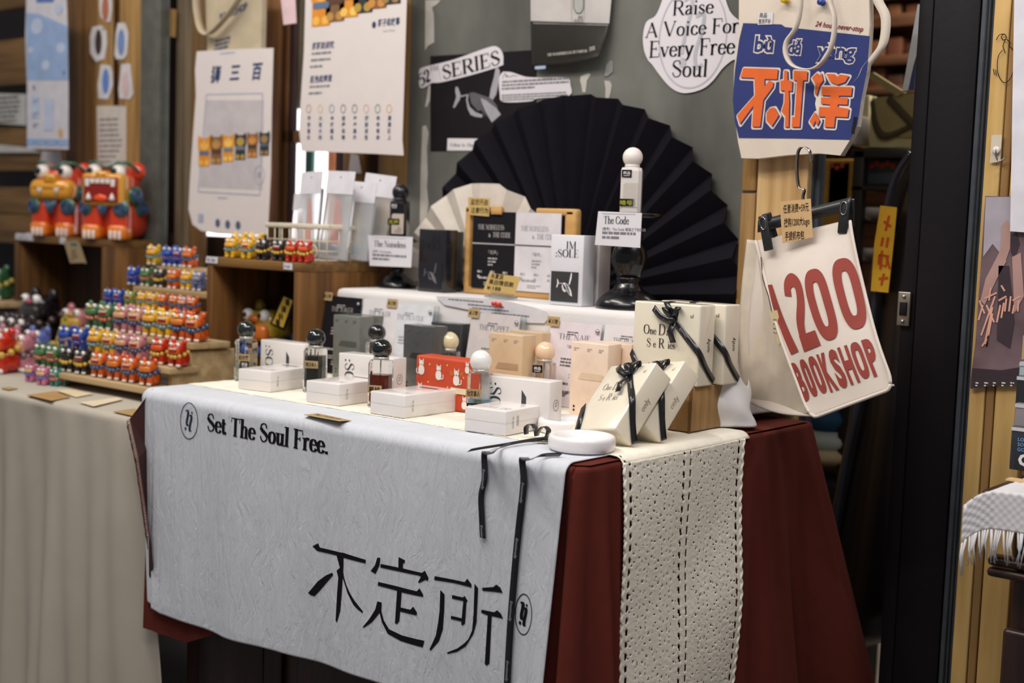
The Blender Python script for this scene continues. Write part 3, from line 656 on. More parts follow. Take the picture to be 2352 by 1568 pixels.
tallbox('grey-green carton standing before the black card at left', (766, 721.5), G1, win=mat('band_a', '50514c', .4), dark=True)
tallbox('grey-green carton tucked behind its twin at left, showing one edge', (810, 718), mat('grey_green_carton_b', '62655f', .3, coat=.5), Y=.40)
tallbox('dark grey carton standing left of the orange wrapped gift', (927.5, 743.8), G2, win=mat('band_b', '2f2d2e', .4), dark=True)
tallbox('charcoal carton behind the cream-capped bottle', (990, 738), G3, Y=.40)
tallbox('beige carton standing right of the third card', (1123.8, 763), BE, win=mat('band_c', 'b09574', .5))
tallbox('beige carton tucked behind its twin, right edge showing', (1170, 759), mat('beige_carton_b', 'cbae8b', .35, coat=.3), Y=.39)
t = tallbox('blush pink carton standing left of the ribboned boxes', (1329.7, 783.3), PK, win=mat('band_d', 'dcc3a6', .5))
q = at(1329.7, 783.3, 2, .1255); t.location.y -= .012; t.location.x -= .006
tallbox('blush pink carton directly behind its twin', (1366, 781), mat('blush_carton_b', 'e4cab4', .35, coat=.3), Y=q.y + .027)
# ---- perfume bottles
def octa(w, c):
    h = w / 2; return [(-h, -h + c), (-h + c, -h), (h - c, -h), (h, -h + c), (h, h - c), (h - c, h), (-h + c, h), (-h, h - c)]
def rings(mb, lv, sm=False):
    V = []; n = 8
    for w, c, z in lv: V += [(x, y, z) for x, y in octa(w, c)]
    F = [(j * n + i, j * n + (i + 1) % n, (j + 1) * n + (i + 1) % n, (j + 1) * n + i) for j in range(len(lv) - 1) for i in range(n)]
    F += [tuple(range(n))[::-1], tuple(len(V) - n + i for i in range(n))]
    return mb.add(V, F, sm)
GLASS = mat('clear_glass', 'fafaf8', .02, trans=1, ior=1.16, var=0, coat=.6)
BL_, BT = .0345, .0795
def bottle(label, loc, rz, cap, liquid=None, level=.5, body=None, note=None, note_z=.03, sample=None, name='perfume_bottle', tube=True, notemat=KRAFT, cat='bottle', notex=0, extra=None):
    t = thing(name, label, cat, loc, rz, 'perfume bottles with ball caps')
    w = BL_
    rings(MB(), [(w * .94, .0045, .0), (w, .005, .002), (w, .005, BT - .009), (w * .93, .006, BT - .004), (w * .6, .008, BT - .002)]).build('glass_body', body or GLASS, t)
    if liquid:
        rings(MB(), [(w * .76, .005, .006), (w * .84, .005, .009), (w * .84, .005, .010 + (BT - .022) * level)]).build('liquid', liquid, t)
    MB().lathe([(.0125, BT - .003), (.0125, BT + .0015), (.0105, BT + .002)], 24).build('collar', mat('collar_silver', 'c9c5bd', .2, .3) if body is None else body, t)
    if tube and body is None: MB().lathe([(.0012, .010), (.0012, BT - .004)], 8).build('dip_tube', mat('dip_tube', 'b5b2aa', .3), t)
    prof = []
    R = .0168
    for i in range(25):
        a = -PI / 2 + .72 + (PI - .72) * i / 24; prof.append((max(.0001, R * math.cos(a)), R * math.sin(a)))
    prof = [(.0112, prof[0][1] - .0006)] + prof
    z0 = BT + .0005 - prof[0][1]
    MB().lathe([(r, z + z0) for r, z in prof], 40).build('ball_cap', cap, t)
    y0 = -w / 2 - .0006
    if note:
        nb = MB().box((notex, y0 - .0002, note_z), (.024, .0006, .0125), 0).build('note_label', notemat, t)
        pr(nb, 'handwriting', BLK if notemat is not BLKMATT else mat('lime_ink', 'b9b438', .6), [bf(note, notex, note_z - .0035, .0062, .5, fit=.020, bold=.012)], y=y0 - .0012)
    if sample is not None:
        nb = MB().box((sample[0], y0 - .0001, sample[1]), (.0165, .0006, .0125), 0).build('sample_label', BLKMATT, t)
        pr(nb, 'sample_print', WHT, [bf('样品', sample[0], sample[1] - .0012, .0042, .5, bold=.01, fit=.0115), rect(sample[0] - .005, sample[1] - .0040, .010, .0008)], y=y0 - .0010)
    if extra: extra(t, y0)
    return t
CAPK = mat('glossy_black_cap', '101312', .08, coat=1, var=0); CAPG = mat('glossy_green_black_cap', '1a211b', .08, coat=1, var=0); CAPB = mat('glossy_brown_cap', '21110e', .08, coat=1, var=0)
CAPC = mat('cream_cap', 'e2d3ac', .2, coat=.8, var=0); CAPP = mat('peach_cap', 'ecccaa', .2, coat=.8, var=0); CAPW = mat('white_cap', 'efebe6', .25, coat=.7, var=0)
ZB = .0055
def ballpos(px, py, z=BT + .0127 + ZB):
    p = at(px, py, 2, z); return Vector((p.x, p.y, ZB))
R20 = math.radians(26)
def eleg(t, y0): pr(t, 'round_emblem', WHT, [ringp(-.006, .040, .0033, .0045, .0005, 20), strokep([(-.0068, .038), (-.0052, .042)], .0009)], y=y0 + .004)
bottle('clear glass perfume bottle with greenish black ball cap, leftmost on the table', ballpos(566, 758), R20, CAPG, mat('pale_green_liquid', 'cfd8c8', .05, trans=.9, ior=1.1, var=0), .42, note='瓦尔客', note_z=.044, notex=.004, sample=(.006, .031))
bottle('perfume bottle filled with black liquid under a black ball cap, kraft name note on front', ballpos(725.6, 777.7), R20, CAPK, mat('smoky_liquid', '2b2c24', .1, trans=.3, var=0), .92, note='明日诗人', note_z=.049)
bottle('perfume bottle with brown ball cap half hidden behind the black-liquid one', ballpos(722.6, 742), R20, CAPB, mat('tea_liquid', '6b5540', .1, trans=.5, var=0), .6)
bottle('perfume bottle with dark amber liquid and black ball cap', ballpos(876.5, 803), R20, CAPK, mat('amber_liquid', '6e2c18', .05, trans=.55, ior=1.1, var=0), .74, note='夏娃', note_z=.030, notex=-.004, extra=eleg)
bottle('perfume bottle with black ball cap standing behind the amber one', ballpos(866, 765), R20, CAPK, None)
bottle('perfume bottle with cream ball cap behind the orange gift', ballpos(1032, 785), R20, CAPC, mat('yellow_green_liquid', 'cfc89a', .05, trans=.8, ior=1.1, var=0), .4, sample=(-.006, .066))
bottle('perfume bottle with peach ball cap standing before the beige cartons', ballpos(1251.9, 809), R20, CAPP, mat('peach_liquid', 'e8d3b2', .05, trans=.8, ior=1.1, var=0), .6, sample=(-.008, .066))
bottle('perfume bottle with white ball cap and pale blue liquid at the bottom', ballpos(1104.5, 830.4), R20, CAPW, mat('blue_liquid', '9cc6e0', .05, trans=.6, ior=1.1, var=0), .46, note='社交盲人', note_z=.046, notex=-.005, sample=(-.007, .0245), extra=lambda t, y0: pr(t, 'green_patch', mat('patch_green', '6f7f6a', .6), [poly([(-.004, .026), (.009, .026), (.009, .036), (-.004, .036)])], y=y0 + .003))
# ---- orange wrapped gift with white cats
M_or = mat('orange_wrap', 'c24726', .55, bump=.2, bs=120)
q = at(1078, 950, 2, .0055)
t = thing('wrapped_gift', 'orange wrapped gift box printed with white cats', 'gift', (q.x - .060, q.y + .020, .0055), math.radians(1)); t.scale = (1, 1, .93)
MB().box((0, 0, .045), (.120, .040, .09), .005, seg=3).build('wrapping', M_or, t)
def cat(cx, cz, s, fl=1):
    b = crom([(-.1, .45), (-.32, .1), (-.28, -.35), (0, -.5), (.28, -.35), (.3, .1), (.1, .45), (-.1, .45)], 4)
    sh = [poly([(cx + fl * p[0] * s, cz + p[1] * s) for p in b]), ell(cx, cz + .55 * s, .26 * s, .24 * s, 16)]
    for e in (-1, 1): sh.append(poly([(cx + e * .08 * s, cz + .68 * s), (cx + e * .26 * s, cz + .58 * s), (cx + e * .24 * s, cz + .98 * s)]))
    sh.append(strokep([(cx + fl * (.25) * s, cz - .4 * s), (cx + fl * .5 * s, cz - .3 * s), (cx + fl * .5 * s, cz + .05 * s)], .09 * s, True))
    return merge(sh)
y0 = -.0206; CREAM = mat('print_cream', 'ece2da', .6)
pr(t, 'cat_print', CREAM, [cat(-.046, .066, .020, -1), cat(-.008, .060, .019), cat(.030, .055, .020), cat(-.048, .026, .018), cat(-.012, .016, .018, -1), cat(.048, .014, .016), cat(.052, .075, .014)], y=y0)
pr(t, 'star_print', mat('print_peach', 'f0c9a0', .6), [poly([(x, z + .0025), (x + .0006, z + .0006), (x + .0025, z), (x + .0006, z - .0006), (x, z - .0025), (x - .0006, z - .0006), (x - .0025, z), (x - .0006, z + .0006)]) for x, z in ((-.028, .076), (.01, .078), (-.03, .045), (-.02, .034), (.012, .040), (.045, .06), (-.04, .01), (.03, .03))], y=y0)
pr(t, 'whisker_print', mat('print_gold', 'd79a4a', .6), [strokep([(.030 + e * .007, .064 + k * .002), (.030 + e * .014, .066 + k * .003)], .0006) for e in (-1, 1) for k in (-1, 0, 1)], y=y0 - .0003)
MB().box((.036, -.0212, .036), (.034, .0006, .010), 0).build('masking_tape', mat('masking_tape', 'e6d6b4', .5, alpha=1), t)
# ---- product cards in acrylic stands
ACR = mat('acrylic', 'e6ebee', .05, trans=.85, ior=1.2, var=0)
def card(label, tl, wpx_r, title, sub, tag_, face=PAPER, ink=GRY, w=.112, h=.150, stand=True, bigink=None, band=None):
    q = at(tl[0], tl[1], 1, RY - .006); hz = q.z - .0055; tilt = .17
    t = thing('product_card', label, 'sign', (q.x + w / 2, RY - .012 - math.sin(tilt) * hz, .0056)); t.rotation_euler = (-tilt, 0, 0); t['group'] = 'product cards leaning on the riser'
    h = hz / math.cos(tilt)
    MB().box((0, 0, h / 2), (w, .0012, h)).build('paper_card', face, t)
    if stand:
        MB().box((.004, .003, h / 2), (w + .012, .002, h), .0008).build('acrylic_stand', ACR, t)
        for sx in (1,): MB().lathe([(.0035, 0), (.004, .002), (.001, .004)], 12).build('stand_screw', mat('steel', 'b5b5b8', .3, .9), t, loc=(w / 2 - .006, -.002, h - .012)).rotation_euler = (PI / 2, 0, 0)
    y0 = -.0012
    pr(t, 'card_title', bigink or ink, [serif(title, -.0, h - .030, .0095, .5, fit=w * .62, k=.10, t=.035)], y=y0)
    pr(t, 'card_small_print', ink, [lines(-.016, h - .018, .032, 2, .0038, 2), bf(sub, 0, h - .044, .0045, .5), lines(-.022, h - .064, .044, 3, .0055, 4), ell(0, h - .088, .0009, .0009, 8), ell(0, h - .093, .0009, .0009, 8), lines(-.038, h - .106, .076, 1, .006, 5, h=.6, ragged=0), lines(-.026, h - .118, .052, 2, .0042, 6)] + [lines(x, .022, .016, 2, .0048, 7) for x in (-.044, -.009, .026)], y=y0)
    if tag_:
        g = MB().box((-w / 2 + .006, -.003, h - .002), (.026, .0007, .0165)).build('price_tag', KRAFT, t)
        pr(g, 'price', BLK, [bf('¥.178', -w / 2 + .006, h - .0055, .0072, .5, bold=.015, shear=.25, fit=.020)], y=-.0038)
    return t
DKP = mat('black_card', '1d1b1f', .5, spec=.2)
card('black upright product card with a price tag at the left end of the card row', (756, 678), 0, 'THE JOKER', '「小丑」', True, DKP, mat('ink_lightgrey', 'b7b2b0', .7), w=.100)
card('white product card without a tag, squeezed beside the black card, right half hidden', (842, 686), 0, 'THE JOKER', '「小丑」', False, PAPER, GRY, w=.095, stand=False)
card('cool white product card with price tag between the grey-green and dark grey cartons', (903, 694), 0, 'THE HUNTER', '「猎手」', True, mat('cool_white_paper', 'd5d6da', .7), mat('ink_pale', '9a9ba2', .8), w=.112)
card('greyish product card with price tag behind the beige cartons', (1090, 716), 0, 'THE PUPPET', '「木偶」', True, mat('grey_white_paper', 'c9c2c1', .7), mat('ink_mid', '6d6a6c', .8), w=.112)
card('pale pink product card with price tag left of the blush carton', (1272, 735), 0, 'THE NAIF', '「幼稚鬼」', True, mat('pinkish_paper', 'ddd2d6', .7), mat('ink_dark', '55515a', .8), w=.106)
card('white untagged product card at the right end of the row, behind the blush cartons', (1396, 744), 0, 'THE HUNTER', '[猎手]', False, PAPER, mat('ink_mid', '6d6a6c', .8), w=.10, stand=False)
# white strip of paper pinned to the riser, red pins
yy = RY - .003
o = sheet(None, 'paper_strip', mat('thin_paper', 'd6d4d8', .7), pxs([(1000, 680), (1080, 683), (1150, 688), (1225, 705), (1256, 716), (1262, 728), (1250, 742), (1200, 741), (1150, 726), (1080, 712), (1020, 700)], yy), yy, .0006)
tag(o, 'white paper strip of small print pinned along the riser front', 'paper')
pr(o, 'small_print', GRY, [xf(lines(0, 0, .17, 1, .005, 11 + i, ragged=.1), 1, 1, *xz(*p, yy), rot=-.0) for i, p in enumerate([(1030, 688), (1075, 700), (1085, 708), (1130, 720)])], y=yy - .0004)
for i, (px, py) in enumerate(((1137, 697), (1147, 699))):
    q = at(px, py, 1, RY - .008)
    t = thing('push_pin', ('left' if i == 0 else 'right') + ' one of the two red push pins in the riser edge', 'pin', q, 0, 'red push pins'); t.rotation_euler = (PI / 2, 0, 0); t.scale = (.75, .75, .75)
    MB().lathe([(.0045, .002), (.0052, .004), (.0035, .006), (.003, .010), (.0055, .012), (.0052, .014)], 16, c=(0, 0, -.006)).build('pin_head', mat('red_plastic', 'd8391c', .3, coat=.5), t); MB().lathe([(.0005, -.016), (.0005, .0)], 6).build('needle', mat('steel', 'b5b5b8', .3, .9), t)
# ---- ribboned gift boxes
CRM = mat('cream_giftwrap', 'e9e0cb', .22, coat=.7, var=.01); RIB = mat('black_satin_ribbon', '191a1f', .3, coat=.3, var=.1); RIBT = mat('ribbon_print', 'a9aab0', .5)
def ribtext(parent, a, b, off, h=.0035, n=2):
    a, b = Vector(a), Vector(b); d = (b - a); Lg = d.length; d.normalize(); nn = Vector(off).normalized(); up = nn.cross(d) * -1
    sh = bf('Emotionally', 0, 0, h, shear=.2)
    for i in range(n):
        o = a + d * (Lg * (i + .15) / n)
        pr(parent, 'ribbon_print', RIBT, sh, fn=lambda u, v: o + d * u + up * (v - h * .4) + nn * .0009)
def giftbox(label, loc, rot, w=.118, h=.122, d=.044, ink='3a2a26', bow=True, kind=0):
    t = thing('gift_box', label, 'gift box', loc, 0, 'cream gift boxes tied with black ribbon'); t.rotation_euler = rot
    MB().box((w / 2, d / 2, h / 2), (w, d, h), .003, seg=3).build('box', CRM, t)
    I = mat('ink_brown_' + ink, ink, .7)
    q_ = w / .118
    pr(t, 'printed_series', I, [serif('O', w * .16, h * .60, .014 * q_, k=.13, t=.04), serif('ne', w * .26, h * .60, .011 * q_, k=.13, t=.04), serif('D', w * .39, h * .60, .016 * q_, k=.12, t=.04), serif('ay', w * .51, h * .60, .011 * q_, k=.13, t=.04),
                                 serif('S', w * .22, h * .44, .013 * q_, k=.13, t=.04), serif('e', w * .32, h * .44, .010 * q_, k=.13, t=.04), serif('R', w * .40, h * .44, .014 * q_, k=.13, t=.04), serif('ies', w * .54, h * .44, .011 * q_, k=.13, t=.04)], y=-.0006)
    pr(t, 'printed_mark', I, [bf('ul', w * .86, h * .84, .006)], y=-.0006)
    pr(t, 'side_print', I, [xf(bf('only', 0, 0, .009), 1, 1, d * .68, h * .42, PI / 2)], fn=lambda u, v: (w + .0006, u, v))
    rb = MB(); e = .0013; rw = .0105
    K = Vector((w * .62, -e, h * .80))
    dd = Vector((-.55, 0, .8))
    rb.ribbon([((w * .47, d * .5, h + e), (1, 0, 0)), ((w * .5, -e, h + e * .5), (1, 0, .0)), (K, (1, 0, .2))], rw)
    rib3(rb, [(K, (.7, 0, .7)), ((w * .80, -e, h * .62), (.6, 0, .8)), ((w + e, -e, h * .42), (.35, .35, .8)), ((w + e, d * .5, h * .22), (0, .5, .8)), ((w + e, d + e, h * .05), (0, .6, .8))], rw)
    rb.ribbon([((-e, -e, h * .36), (.4, 0, .9)), ((w * .08, -e, h * .20), (.8, 0, .6)), ((w * .20, -e, -e), (1, 0, .2))], rw)
    rb.build('ribbon', RIB, t)
    ribtext(t, (K.x + .006, -e, K.z - .006), (w, -e, h * .44), (0, -1, 0), .0045, 1)
    if bow:
        b = MB()
        rib3(b, [(K + Vector((-.034, -.004, .016)), (.5, 0, .8)), (K + Vector((-.018, -.008, .004)), (.5, 0, .8)), (K + Vector((0, -.004, -.004)), (.5, 0, .8))], .010)
        for sg, hgt in ((1, .020), (-1, .018)):
            rib3(b, [(K, (1, -.2, .3)), (K + Vector((sg * .007, -.010, .010)), (1, -.2, .2)), (K + Vector((sg * .012, -.008, hgt)), (1, 0, 0)), (K + Vector((sg * .005, .001, hgt - .003)), (1, .2, 0)), (K + Vector((0, -.001, .001)), (1, .2, 0))], .010)
        b.ribbon([(K, (1, 0, 0)), (K + Vector((-.002, -.006, -.018)), (1, 0, 0)), (K + Vector((.004, -.005, -.034)), (1, 0, .2))], .010)
        b.box(tuple(K + Vector((0, -.006, 0))), (.010, .008, .009), .003)
        bo = b.build('bow', RIB, t)
        ribtext(bo, K + Vector((-.034, -.0045, .016)), K + Vector((-.014, -.007, .002)), (0, -1, 0), .0035, 1)
    return t
# little wooden crate under the standing pair
t = thing('wooden_block', 'small brown wooden stand under the upright gift boxes', 'stand', (-.056, .367, .0055))
M_cr = wood('crate_ply', 'a98452', '8c6a3e', 2, sc=20); 
MB().box((0, 0, .035), (.094, .094, .067), .002).build('block', M_cr, t)
for sx in (-1, 1): MB().box((sx * .0455, -.0475, .035), (.005, .002, .069)).build('corner_strip', wood('crate_edge', '7d5730', '5f3f20', 2), t)
for z in (.012, .060): MB().sph((-.045, -.049, z), .0016, 8, 6).build('nail', mat('steel', 'b5b5b8', .3, .9), t)
zt = .0055 + .069
giftbox('cream ribboned gift box standing upright on the wooden stand, front one', (-.122, .325, zt), (0, 0, .0))
giftbox('cream ribboned gift box standing upright on the wooden stand, rear one', (-.112, .382, zt), (0, 0, .0))
RV = Vector((-.75992729, -.04868003, -.323528)); E_ = Matrix.Rotation(RV.length, 3, RV.normalized()).to_euler()
giftbox('cream ribboned gift box tilted back with glossy wrap, front of the pair on the table', (-.104, .148, .016), E_, w=.101, d=.038, ink='9c8f84')
giftbox('cream ribboned gift box tilted back behind the frontmost one', (-.094, .207, .016), E_, w=.101, d=.038, ink='b5a58f')
# ---- white ring dishes
M_dish = mat('white_ceramic', 'eeeaea', .35, coat=.3, var=.01)
def dish(label, px, py, r):
    q = at(px, py, 2, .006); t = thing('round_dish', label, 'dish', (q.x, q.y, .0056), 0, 'round white dishes')
    MB().lathe([(r * .93, 0), (r * .985, .002), (r, .006), (r, .014), (r * .97, .0185), (r * .90, .020), (r * .80, .018), (r * .74, .012), (r * .70, .008), (.0001, .006)], 48, capt=False).build('dish', M_dish, t); return t
dish('round white dish at the front right edge of the table', 1336, 1030, .046); dish('round white dish partly behind the frontmost gift box', 1300, 990, .042)
# ---- loose ribbons over the edge
def rpts(L): return [at(px, py, ax, v) for px, py, ax, v in L]
def loose(name, label, P, dirs, w, txt):
    pts = [Vector((*p,)) for p in P]; out = []; D = []
    for i in range(len(pts) - 1):
        a, b, c, d = pts[max(i - 1, 0)], pts[i], pts[i + 1], pts[min(i + 2, len(pts) - 1)]
        for j in range(6):
            s = j / 6; out.append((.5 * ((2 * b) + (c - a) * s + (2 * a - 5 * b + 4 * c - d) * s * s + (3 * b - a - 3 * c + d) * s ** 3), Vector(dirs[i]).lerp(Vector(dirs[i + 1]), s)))
    out.append((pts[-1], dirs[-1]))
    o = MB().ribbon(out, w, .0005).build(name, RIB, None); tag(o, label, 'ribbon', 'loose black ribbons'); 
    # repeated print along the band, on the outward side
    acc = 0; last = -.02; C_ = [p for p, _ in out]; sh = bf('Emotionally', 0, 0, .0042, shear=.2); shs = []
    for i in range(1, len(C_)):
        acc += (C_[i] - C_[i - 1]).length
        if acc - last > .075 and i < len(C_) - 3:
            last = acc; d = (C_[min(i + 4, len(C_) - 1)] - C_[i]).normalized(); wd = Vector(out[i][1]).normalized(); nn = Vector((0, -1, 0)) if abs(d.z) > .7 else Vector((0, 0, 1)); up = nn.cross(d).normalized()
            p0 = C_[i]; 
            pr(o, 'ribbon_print', RIBT, sh, fn=lambda u, v: p0 + d * u + up * (v - .0019) + nn * .0018)
    return o
yf = -.026
def hang(L): return [Vector((p.x, onlin(p.x, p.z).y - .003, p.z)) for p in [at(a, b, 1, -.030) for a, b in L]]
P = rpts([(1290, 1043, 2, .008), (1245, 1045, 2, .0075), (1215, 1056, 2, .006)]) + [Vector((XAT(1200, -.018, .001), -.018, .001))] + hang([(1191, 1110), (1183, 1200), (1176, 1280), (1168, 1400), (1164, 1480), (1160, 1590)])
loose('ribbon', 'long black ribbon running from the dish down the whole cloth front', P, [(0, 1, .4)] * 2 + [(.5, .8, .2)] + [(1, .1, 0)] * 7, .0105, 1)
P = rpts([(1268, 1012, 2, .010), (1235, 1010, 2, .009), (1190, 1016, 2, .008), (1150, 1027, 2, .007), (1126, 1042, 2, .006)]) + [Vector((XAT(1113, -.018, .0), -.018, .0))] + hang([(1101, 1100), (1094, 1140), (1096, 1190), (1099, 1238)])
loose('ribbon', 'short black ribbon hanging over the cloth edge left of the long one', P, [(0, 1, .4)] * 4 + [(.5, .8, .2)] + [(1, .1, 0)] * 5, .0095, 1)
P = rpts([(1262, 1004, 2, .012), (1215, 1010, 2, .011), (1160, 1020, 2, .0085), (1110, 1028, 2, .0065), (1078, 1034, 2, .006)])
loose('ribbon', 'black ribbon end lying flat and pointing left at the table edge', P, [(0, 1, .4)] * 5, .0095, 1)
q = at(1232, 1004, 2, .008)
b = MB()
for sg in (-1, 1):
    k = sg * .016
    rib3(b, [(q + Vector((sg * .018, 0, .002)), (0, 1, 0)), (q + Vector((sg * .020, .002, .012)), (.1, 1, 0)), (q + Vector((sg * .011, .003, .017)), (.1, 1, 0)), (q + Vector((sg * .003, .001, .010)), (0, 1, 0)), (q + Vector((0, 0, .002)), (0, 1, 0))], .010)
o = b.build('ribbon_bow', RIB); tag(o, 'black ribbon bow with two standing loops beside the white dishes', 'ribbon')
# kraft note lying on the linen
q = at(752, 958, 2, .006)
t = thing('paper_note', 'kraft paper note lying at the front edge of the white linen', 'note', (q.x, q.y, .0050), math.radians(-4))
MB().add([(-.042, -.012, .0005), (.045, -.014, .002), (.042, .012, .0005), (-.040, .012, .001)], [(0, 1, 2, 3)]).build('paper', KRAFT, t, solid=.0006)
pr(t, 'handwriting', BLK, [bf('满三件送礼袋', 0, -.003, .007, .5, fit=.06)], fn=lambda u, v: (u, v, .0022))
# ================================================================== ON THE RISER
ZR = RZ + .0006
def stand(label, px, Y, r, ztop, z0=ZR, pr_=.052):
    t = thing('candle_stand', label, 'stand', (XAT(px, Y, z0), Y, z0)); H = ztop - z0
    k = r / .055
    prof = [(r, 0), (r * 1.0, .004 * k), (r * .95, .012 * k), (r * .80, .022 * k), (r * .60, .030 * k), (r * .46, .034 * k), (r * .44, .038 * k), (r * .36, .042 * k), (r * .34, .046 * k), (r * .38, .050 * k), (r * .36, .054 * k)]
    MB().lathe(prof, 40).build('base', BLKGLOSS, t)
    h0 = .054 * k; Hs = H - h0 - .008
    st = [(.36, 0), (.40, .06), (.52, .2), (.56, .34), (.50, .48), (.38, .58), (.34, .64), (.40, .68), (.34, .72), (.26, .78), (.24, .9), (.34, .95), (.46, 1)]
    MB().lathe([(r * a, h0 + Hs * b) for a, b in st], 32).build('stem', BLKGLOSS, t)
    MB().lathe([(pr_ * .9, H - .008), (pr_, H - .006), (pr_, H - .002), (pr_ * .96, H), (pr_ * .9, H - .003), (.0001, H - .003)], 40, capt=False).build('plate', BLKGLOSS, t)
    return t
YR = .50; zt = at(1455, 489, 1, YR).z
stR = stand('tall black turned candle stand at right holding the white bottle', 1441, YR, .0545, zt)
YL_ = .56; zl = at(915, 547, 1, YL_).z
stL = stand('shorter black turned stand at left holding the black bottle', 911, YL_, .040, zl, pr_=.042)
MWB = mat('white_bottle', 'dcd5cf', .3, coat=.4, var=.01); MBB = mat('black_bottle', '141216', .2, coat=.5)
def ext(col, txt):
    def f(t, y0):
        pr(t, 'bottle_label', mat('label_' + col, col, .6), [poly([(-.012, .010), (.0125, .010), (.0125, .050), (-.009, .050), (-.012, .047)])], y=y0 - .0002)
        pr(t, 'label_title', mat('ink_mid', '6d6a6c', .8), [serif('IM', .000, .0185, .0055, fit=.008), serif(':SOLE', -.006, .0125, .0055, fit=.016)], y=y0 - .0006)
    return f
b1 = bottle('white perfume bottle with white ball cap on the tall stand', (XAT(1448, YR - .012, zt), YR - .012, zt - .001), math.radians(30), mat('matt_white_cap', 'e4ddd6', .45, var=.01), body=MWB, note='暗号', note_z=.0175, notemat=BLKMATT, notex=-.0065, sample=(-.0075, .0655), extra=ext('c9c0b6', 'w'))
b2 = bottle('black perfume bottle with black ball cap on the shorter stand', (XAT(917, YL_ - .006, zl), YL_ - .006, zl - .001), math.radians(30), mat('satin_black_cap', '17161a', .35, coat=.3), body=MBB, note='无声', note_z=.034, notemat=BLKMATT, notex=-.008, sample=(-.0075, .0655), extra=ext('c4b5a6', 'b'))
def placard(label, p, Y, title, body):
    t = thing('placard', label, 'sign', (0, 0, 0))
    pts = pxs(p, Y); MB().prism(pts, Y, Y + .0008).build('paper', mat('placard_paper', 'd9d7dc', .7, var=.01), t)
    (ax_, az), (bx, bz), (cx, cz), (dx, dz) = pts; wd = bx - ax_
    pr(t, 'placard_title', BLK, [serif(title, ax_ + wd * .14, az - (az - dz) * .36, .0125, fit=wd * .72 if len(title) > 9 else wd * .58, k=.13, t=.04)], y=Y - .0004)
    pr(t, 'placard_text', GRY, [bf(body, ax_ + wd * .12, az - (az - dz) * .55, .0042, bold=.01), lines(ax_ + wd * .12, az - (az - dz) * .66, wd * .78, 2, .0075, 3, h=.5, ragged=.08)], y=Y - .0004)
    pr(t, 'placard_rule', GRY, [rect(ax_ + wd * .1, az - .004, wd * .76, .0005)], y=Y - .0004)
    return t
placard('small white printed placard fixed to the tall black stand at right', [(1374, 485), (1474, 489), (1470, 569), (1366, 562)], YR - .062, 'The Code', '[暗号] · The Code 暗涌之下的伪装')
placard('small white printed placard fixed to the shorter black stand at left', [(845, 540), (948, 544), (944, 614), (849, 610)], YL_ - .055, 'The Noiseless', '[无声] · The Noiseless')
def whale(x, z, s, inks):
    P = lambda pts: poly([(x + p[0] * s, z + p[1] * s) for p in pts])
    body = P([(-.28, .06), (-.1, .10), (.1, .02), (.34, -.30), (.42, -.62), (.24, -.55), (.05, -.34), (-.05, -.12), (-.14, -.02)])
    tail = P([(-.62, .30), (-.52, .18), (-.50, .04), (-.60, -.20), (-.66, -.18), (-.60, .04)])
    stem = P([(-.50, .06), (-.28, .07), (-.26, .04), (-.50, .03)])
    fin = P([(.16, .02), (.24, .00), (.34, .34), (.36, .60), (.30, .66), (.24, .40)])
    fin2 = P([(-.24, .02), (-.16, -.22), (.02, -.34), (-.06, -.42), (-.22, -.34), (-.30, -.10)])
    shade = P([(-.06, .06), (.08, 0), (.20, -.24), (.30, -.52), (.22, -.50), (.04, -.24)])
    return [merge([tail, stem, fin, fin2, body]), shade]
def soleb(label, fr, Y, mt, ink, pic, h=.118, w=.070, flip=False, name='perfume_carton', d=.036, plain=False, grp='cartons on the riser', lighter=None):
    z0 = ZR; X0 = XAT(fr, Y, z0)
    t, y0, x0 = carton(name, label, (X0 + w, Y, z0), w, d, h, math.radians(1), mt, grp)
    if plain: return t
    pr(t, 'printed_logo', ink, [serif('IM', -.002, h - .024, .013, fit=.022, k=.13, t=.03), serif(':SOLE', -.024, h - .038, .013, fit=.050, k=.13, t=.03)], y=y0)
    pr(t, 'picture_panel', pic, [rect(-w / 2 + .004, .006, w - .012, .052)], y=y0 - .0003)
    wh = whale(.002, .036, .032, None)
    pr(t, 'printed_whale', lighter, [wh[0]], y=y0 - .0006); pr(t, 'whale_shading', GRY if lighter is not GRY else pic, [wh[1]], y=y0 - .0009)
    return t
WB2 = mat('cool_white_carton', 'dddde2', .3, coat=.4, var=.01)
soleb('black wrapped perfume carton with a faint whale beside the shorter stand', 960, .52, mat('black_wrapped_carton', '1f1e22', .22, coat=.5), mat('ink_darker', '1d1c20', .5), mat('black_wrapped_carton', '29282c', .22), lighter=mat('ink_whale_grey', '5b5a60', .6), h=.121)
soleb('black carton behind the wrapped one, only its edge visible', 975, .565, mat('black_carton_b', '1d1b1f', .3, coat=.5), None, None, plain=True)
soleb('white perfume carton with a whale picture in front of the framed sign', 1261, .455, WB2, BLK, mat('print_charcoal', '3a3a3c', .5), lighter=WHT, h=.121)
soleb('white carton behind the whale one, left of the tall stand', 1298, .50, mat('pale_carton_b', 'c9c4c6', .4, coat=.2), None, None, plain=True)
